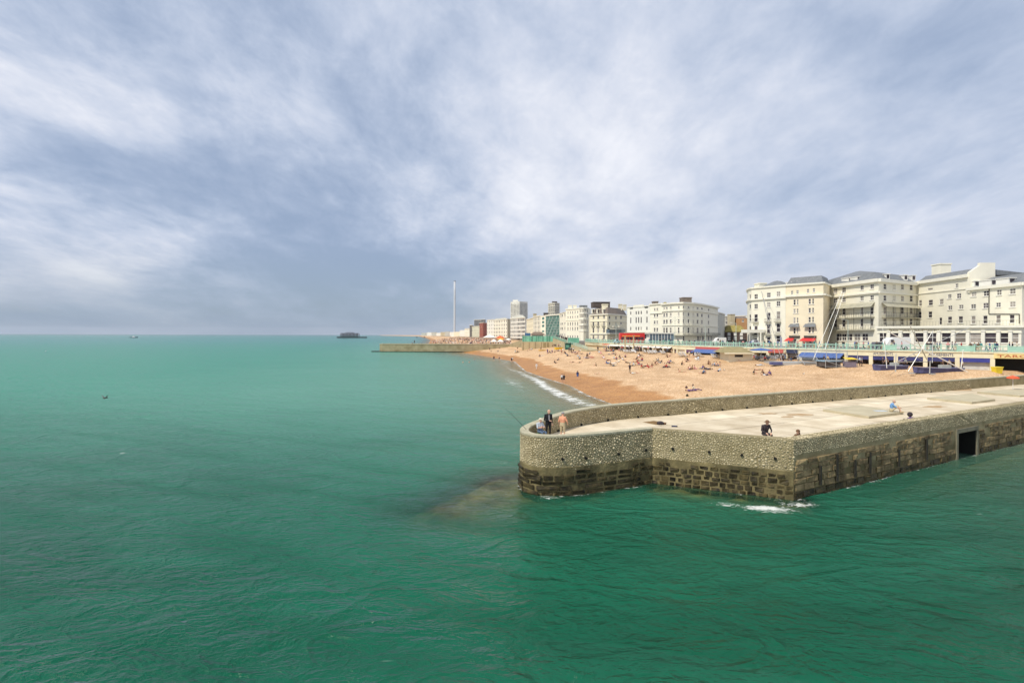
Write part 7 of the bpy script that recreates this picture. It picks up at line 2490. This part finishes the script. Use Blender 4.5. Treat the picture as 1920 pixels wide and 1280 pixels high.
    for x, y, ps, t_ in ((993.5, 656, 'sit', 'bare'), (980, 653, 'sit', 'dark'), (970.5, 656, 'stand', 'tan'), (937, 653.5, 'sit', 'dark'), (932, 653, 'sit', 'brown'), (918, 658, 'stand', 'dark'), (992, 649, 'sit', 'brown'), (978, 649.5, 'sit', 'tan'), (989, 657.5, 'lie', 'bare'), (921, 659, 'sit', 'tan')):
        bp(x, y, ps, t_, 'dark', .3, place=f)
    for x, t_ in ((1036, 'tan'), (1039, 'brown'), (1042, 'dark'), (1047, 'pink'), (1051, 'white')): bp(x, 652 + rnd.uniform(-.6, .6), 'stand', t_, 'dark', .3, place='at the foot of the pavilion wall')
    k = 'between the deckchairs and the hipped kiosk'
    bp(1251.6, 670, 'sit', 'brown', 'dark', .2, place=k); bp(1256, 667.5, 'sit', 'bare', 'tan', -.3, place=k); bp(1260, 665, 'stand', 'brown', 'tan', -.3, place=k, legs='long')
    bp(1278, 684, 'knees', 'brown', 'black', 1.0, place=k, skin=1); bp(1287, 678.5, 'sit', 'bare', 'black', .6, place=k); bp(1290, 676.5, 'sit', 'dark', 'black', .6, place=k); bp(1306, 675.5, 'sit', 'white', 'white', .5, place=k, sleeves='long', legs='long'); bp(1309, 674, 'sit', 'paleblue', 'grey', -.5, place=k, legs='long'); bp(1292.5, 671, 'stand', 'cream', 'tan', .4, place=k, sc=.95); bp(1300, 671, 'stand', 'dark', 'dark', .4, place=k, sc=.95)
    n = 'left of the thin marker pole'
    bp(1297, 692.5, 'knees', 'tan', 'brown', .8, place=n, hair='long'); bp(1304.5, 692.5, 'sit', 'pink', 'pink', 1.4, place=n); bp(1316.5, 692, 'sit', 'purple', 'grey', -1.0, 'long', place=n, legs='long'); bp(1328, 683, 'knees', 'brown', 'brown', .4, 'long', place=n, skin=1)
    o = 'near the groyne wall'
    bp(1303.4, 732.5, 'sit', 'cream', 'purple', 1.2, 'long', 'dark', place=o, legs='long'); bp(1296, 733.5, 'lie', 'purple', 'purple', 1.6, place=o, legs='long')
    r = 'in the open group right of the kiosk'
    bp(1412.8, 702, 'knees', 'dark', 'tan', .6, 'short', 'black', place=r); bp(1422, 694, 'lie', 'bare', 'tan', 1.7, place=r); bp(1432.5, 702, 'sit', 'brown', 'dark', .5, 'long', place=r); bp(1443.5, 703.5, 'sit', 'purple', 'black', -.3, 'long', 'dark', place=r, legs='long'); bp(1437, 704, 'lie', 'white', 'navy', 1.3, place=r)
    bp(1423.7, 685.5, 'lie', 'white', 'paleblue', 1.5, place=r, legs='long'); bp(1383, 677, 'sit', 'dark', 'grey', .2, place='before the hipped kiosk'); bp(1379, 676.5, 'sit', 'brown', 'dark', -.3, place='before the hipped kiosk'); bp(1375, 677.3, 'lie', 'dark', 'dark', 1.5, place='before the hipped kiosk', legs='long')
    # visitors standing about the cafes
    R = random.Random(21)
    tops = ['dark', 'grey', 'white', 'black', 'paleblue', 'brown', 'red', 'denim', 'pink', 'cream']
    for i in range(34):
        x = R.uniform(1128, 1262); y = 657.2 + R.uniform(0, 2.6) + (x - 1128) * .012
        bp(x, y, R.choice(['stand', 'stand', 'sit', 'walk']), R.choice(tops), R.choice(['dark', 'denim', 'tan']), R.uniform(0, 6), R.choice(['short', 'long']), R.choice(['brown', 'dark', 'tan']), R.choice([0, 1, 2]), legs='long', place='among the cafe tables')
    for i in range(16):
        x = R.uniform(1414, 1500); y = 672.5 + R.uniform(0, 2.5) + (x - 1414) * .03
        bp(x, y, R.choice(['stand', 'sit', 'knees']), R.choice(tops), R.choice(['dark', 'denim', 'tan']), R.uniform(0, 6), place='among the grey cafe chairs', legs='long')
    for x, y, t_ in ((1545, 682, 'dark'), (1552, 683, 'tan'), (1612, 686, 'paleblue'), (1616, 687, 'grey'), (1655, 688, 'dark'), (1662, 687, 'brown'), (1690, 690, 'purple'), (1698, 690, 'grey'), (1768, 694, 'brown'), (1780, 693, 'tan'), (1804, 694, 'cream'), (1790, 690, 'purple')):
        bp(x, y, 'stand', t_, 'dark', R.uniform(0, 6), place='before the arcades', legs='long')
    spots = [(1000, 1100, 657, 674), (1100, 1260, 664, 690), (1260, 1360, 676, 700), (900, 1000, 653, 664)]
    for i in range(42):
        a, b_, c_, d_ = spots[(0, 0, 1, 1, 1, 2, 3)[i % 7]]
        x, y = R.uniform(a, b_), R.uniform(c_, d_)
        q = hit(x, y)
        if q.z < 1.3: continue
        for j in range(R.choice([1, 2, 2, 3])):
            bp(x + j * R.uniform(2.2, 3.6), y + R.uniform(-.7, .7), R.choice(['sit', 'knees', 'lie', 'prone', 'sit']), R.choice(tops + ['bare', 'bare']), R.choice(['dark', 'denim', 'tan', 'navy']), None, R.choice(['short', 'long']), R.choice(['brown', 'dark', 'tan']), R.choice([0, 1, 2]), legs=R.choice(['long', 'short']), place=('by the pavilion wall', 'on the middle shingle', 'below the short blue awning', 'near the far groyne')[(0, 0, 1, 1, 1, 2, 3)[i % 7]])
    # swimmers
    for k, (x, y) in enumerate(((868, 679.5), (880, 679.5), (890, 674), (902, 671.5))):
        q = atz(x, y, 0)
        person(Vector((q.x, q.y, -1.28)), 0.4 * k, 'stand', 'bare', 'dark', 'short', 'dark', 1, 'none', 'short', 'bare', 'swimmer with only head and shoulders above the water, ' + ORD[k] + ' from the left', 'swimmers', scale=1)
    # two figures on the far groyne
    D = 280
    for x, ps, t_ in ((777, 'stand', 'dark'), (773.5, 'sit', 'grey')):
        person(Vector((xof(x, D), D, zof(830, 645.5, D) + .25)), .4, ps, t_, 'dark', label=f'dark person {"standing" if ps == "stand" else "sitting"} on top of the far groyne', scale=1.1)
build_beach_people()
def build_promenade_people():
    R = random.Random(4)
    tops = ['dark', 'black', 'navy', 'grey', 'white', 'red', 'brown', 'blue', 'pink', 'teal', 'denim', 'cream']
    xs = [1101, 1106, 1113, 1120, 1128, 1133, 1141, 1150, 1200, 1212, 1222, 1228, 1233, 1246, 1252, 1259, 1270, 1290, 1300, 1318, 1330, 1336, 1350, 1372, 1390, 1404, 1426, 1432, 1444, 1455, 1474, 1493, 1507, 1518, 1530, 1543, 1549, 1573, 1594, 1599, 1604, 1611, 1626, 1643, 1652, 1658, 1671, 1675, 1690, 1738, 1745, 1752, 1757, 1762, 1778, 1786, 1792, 1803, 1821, 1828, 1834, 1840, 1850, 1858, 1866, 1875, 1898, 1904, 1912]
    for x in xs:
        e, d = edge_at(x)
        q = e + inland(d) * R.uniform(.7, 3.2)
        pose = R.choice(['stand', 'walk', 'walk', 'lean'])
        if pose == 'lean': q = e + inland(d) * .55
        rz = math.atan2(d.y, d.x) + (R.choice([math.pi / 2, -math.pi / 2]) if pose == 'walk' else R.uniform(-.5, .5))
        t = R.choice(tops)
        zone = 'left of the red bus' if x < 1160 else 'before the bowed hotel' if x < 1345 else 'before the pub and corner house' if x < 1475 else 'before the canopied hotel wing' if x < 1650 else 'before the hotel sun lounge'
        person(Vector((q.x, q.y, ESP + .06)), rz, pose, t, R.choice(['dark', 'denim', 'tan', 'black']), R.choice(['short', 'long', 'short']), R.choice(['brown', 'dark', 'grey', 'tan']), R.choice([0, 1, 2]), R.choice(['short', 'long']), 'long', 'dark', f'person in {t} at the turquoise railing {zone}', 'people on the promenade')
    for i in range(15):
        x = 1038 + i * 1.9 + R.uniform(-.6, .6)
        t = (x - 1037) / 64
        A, B = Vector((xof(1037, 228), 228)), Vector((xof(1101, 172), 172))
        q = A.lerp(B, max(0, t)) + inland((B - A).normalized()) * R.uniform(.8, 3)
        z = zof(1037, 634, 228) + (zof(1101, 656, 172) - zof(1037, 634, 228)) * t
        person(Vector((q.x, q.y, z)), R.uniform(0, 6), 'stand', R.choice(['dark', 'black', 'navy', 'grey']), 'dark', label='dark clothed person walking down the sloping ramp', group='people on the ramp', legs='long')
build_promenade_people()
# give look-alikes their place in line
def finish_labels():
    by = {}
    for o, lb, loc in PEOPLE: by.setdefault(lb, []).append((loc[0] / loc[1], o))
    for lb, L in by.items():
        L.sort(key=lambda t: t[0])
        n = len(L)
        for k, (_, o) in enumerate(L):
            if n == 1: o['label'] = lb
            elif n == 2: o['label'] = lb + (', left of two' if k == 0 else ', right of two')
            else: o['label'] = lb + f', {ORD[min(k, 19)]} from left'
finish_labels()

# --- crowd on the far beach, gulls, boat, posts
def build_distance():
    R = random.Random(17)
    mb = MB()
    cnt = 0
    while cnt < 2600:
        D = math.exp(R.uniform(math.log(300), math.log(820)))
        px = R.uniform(798, 958)
        x = xof(px, D)
        s = float(shore_s(np.array([x]), np.array([D]))[0])
        if s < 2 or s > 75: continue
        z = float(ground(np.array([x]), np.array([D]))[0])
        h = R.choice([.5, .6, .8, 1.6])
        w = .28
        a = R.uniform(0, 3.14)
        c, q = math.cos(a) * w, math.sin(a) * w
        base = [(x - c, D - q, z), (x + q, D - c, z), (x + c, D + q, z), (x - q, D + c, z)]
        mid = [(x + (p[0] - x) * 1.1, D + (p[1] - D) * 1.1, z + h * .7) for p in base]
        i = len(mb.v)
        mb.v += base + mid + [(x, D, z + h * .78)]
        for k in range(4):
            mb.f.append((i + k, i + (k + 1) % 4, i + 4 + (k + 1) % 4, i + 4 + k)); mb.mi.append(cnt % 6)
            mb.f.append((i + 4 + k, i + 4 + (k + 1) % 4, i + 8)); mb.mi.append(cnt % 6)
        mb.v += [(x + dx * .13, D + dy * .13, z + h * .78 + dz) for dx, dy, dz in ((-1, 0, .12), (0, -1, .12), (1, 0, .12), (0, 1, .12), (0, 0, .26), (0, 0, -.02))]
        for k in range(4):
            mb.f.append((i + 9 + k, i + 9 + (k + 1) % 4, i + 13)); mb.mi.append(6)
            mb.f.append((i + 9 + (k + 1) % 4, i + 9 + k, i + 14)); mb.mi.append(6)
        cnt += 1
    mb.build('distant_crowd', [cloth('dark'), cloth('white'), SKINS[2], cloth('navy'), cloth('tan'), SKINS[0], SKINS[1]], None, kind='stuff', label='far-off crowd covering the beach beyond the far groyne')
    # gulls
    def gull(loc, span, flying, label, m):
        t = thing('seagull', label, 'bird', loc, 'seagulls')
        x, y, z = loc
        mb = MB(); mb.ell((x, y, z + (.0 if flying else .16)), span * .13, span * .28, span * .10, 10, 6); mb.ell((x, y - span * .28, z + (.02 if flying else .28)), span * .075, span * .09, span * .075, 8, 5)
        mb.tube((x, y + span * .25, z + (.0 if flying else .14)), (x, y + span * .42, z + (.0 if flying else .10)), span * .06, span * .10, 6); mb.build('body', m, t, smooth=True)
        for s in (-1, 1):
            mb = MB()
            if flying:
                P = [(x + s * span * .08, y - span * .12, z + .03), (x + s * span * .30, y - span * .16, z + span * .30), (x + s * span * .5, y + span * .02, z + span * .42), (x + s * span * .28, y + span * .06, z + span * .26), (x + s * span * .08, y + span * .12, z + .03)]
            else:
                P = [(x + s * span * .12, y - span * .15, z + .2), (x + s * span * .15, y, z + .24), (x + s * span * .10, y + span * .4, z + .16), (x + s * span * .14, y + .05, z + .12)]
            mb.face(P); mb.face([(a, b, c - .012) for a, b, c in P[::-1]]); mb.build('wing', mat('gull_wing', (.20, .20, .19), .8), t)
        mb = MB(); mb.tube((x, y - span * .36, z + (.02 if flying else .28)), (x, y - span * .43, z + (.0 if flying else .26)), span * .02, span * .006, 5); mb.build('beak', mat('beak_yellow', (.6, .4, .05), .5), t)
        if not flying:
            mb = MB(); mb.tube((x - .03, y, z), (x - .03, y, z + .12), .01, .01, 4); mb.tube((x + .03, y, z), (x + .03, y, z + .12), .01, .01, 4); mb.build('legs', mat('beak_yellow', (.6, .4, .05), .5), t)
    dk = mat('gull_dark', (.10, .105, .09), .8)
    wh = mat('gull_white', (.78, .77, .74), .8)
    gull(tuple(atD(197, 746, 62)), .85, True, 'dark bird flying low over the open sea', dk)
    q = atz(86, 658, 0); gull((q.x, q.y, q.z - .1), 1.2, False, 'pale gull sitting on the water far left', wh)
    q = atz(630, 644.5, 0); gull((q.x, q.y, q.z - .1), 1.4, False, 'small dark bird on the water near the pier ruin', dk)
    D = 282
    for x, lb in ((716, 'white gull at the seaward end of the far groyne'), (729, 'white gull further along the far groyne')):
        gull((xof(x, D), D + 1, zof(830, 645.5, D) + .28), 1.1, False, lb, wh)
    for x, y, lb in ((1358, 694.5, 'white gull standing on the shingle left of the open group'), (1507, 702, 'white gull standing on the shingle below the leaning masts')):
        q = hit(x, y); gull(tuple(q), .7, False, lb, wh)
    # motor boat near the horizon
    D = 1250
    q = atD(251, 632, D)
    t = thing('motor_boat', 'small dark motor boat near the horizon on the left', 'boat', (q.x, D, 0))
    L = 16 * D / FPX
    mb = MB()
    secs = [(-.5, .7, 1.5), (0, 1, 1.5), (.3, .8, 1.9), (.5, .05, 2.4)]
    for a, b in zip(secs[:-1], secs[1:]):
        for sg in (-1, 1):
            f = [(q.x + a[0] * L, D + sg * a[1] * 2.2, a[2]), (q.x + b[0] * L, D + sg * b[1] * 2.2, b[2]), (q.x + b[0] * L * .9, D + sg * b[1] * 1.2, -.4), (q.x + a[0] * L * .9, D + sg * a[1] * 1.2, -.4)]
            mb.face(f if sg < 0 else f[::-1])
        mb.face([(q.x + a[0] * L, D - a[1] * 2.2, a[2]), (q.x + b[0] * L, D - b[1] * 2.2, b[2]), (q.x + b[0] * L, D + b[1] * 2.2, b[2]), (q.x + a[0] * L, D + a[1] * 2.2, a[2])])
    mb.build('hull', mat('boat_navy', (.06, .08, .11), .5), t)
    mb = MB(); mb.add([(q.x - .15 * L, D - 1.5, 1.5), (q.x + .12 * L, D - 1.5, 1.5), (q.x + .12 * L, D + 1.5, 1.5), (q.x - .15 * L, D + 1.5, 1.5), (q.x - .12 * L, D - 1.2, 3.6), (q.x + .02 * L, D - 1.2, 3.6), (q.x + .02 * L, D + 1.2, 3.6), (q.x - .12 * L, D + 1.2, 3.6)], [(0, 1, 5, 4), (1, 2, 6, 5), (2, 3, 7, 6), (3, 0, 4, 7), (4, 5, 6, 7)]); mb.build('cabin', mat('boat_white', (.68, .70, .72), .5), t)
    # posts in the sea beyond the far groyne
    for x, lb in ((781, 'left pair of dark timber posts rising from the sea'), (795, 'right pair of dark timber posts rising from the sea')):
        q = atz(x, 633.5, 0); D = q.y
        t = thing('sea_posts', lb, 'posts', (q.x, D, 0), 'timber posts in the sea')
        for dx in (0, 2.2):
            mb = MB(); mb.tube((q.x + dx, D, -3), (q.x + dx, D, 4.5), .5, .45, 6); mb.tube((q.x + dx, D, 4.5), (q.x + dx, D, 4.9), .65, .5, 6); mb.build('post', M_HOLE, t)
build_distance()

# ------------------------------------------------------------------ sea air
def build_haze():
    mb = MB()
    mb.box(-15500, 15500, -600, 15000, -6, 175)
    m = bpy.data.materials.new('sea_haze')
    m.use_nodes = True
    N, L = m.node_tree.nodes, m.node_tree.links
    N.clear()
    out = N.new('ShaderNodeOutputMaterial')
    v = N.new('ShaderNodeVolumePrincipled')
    v.inputs['Color'].default_value = (0.86, 0.91, 1.0, 1)
    v.inputs['Density'].default_value = 0.00004
    v.inputs['Anisotropy'].default_value = 0.2
    L.new(v.outputs[0], out.inputs['Volume'])
    mb.build('haze', m, kind='stuff', label='thin pale sea haze softening the far coast')
build_haze()
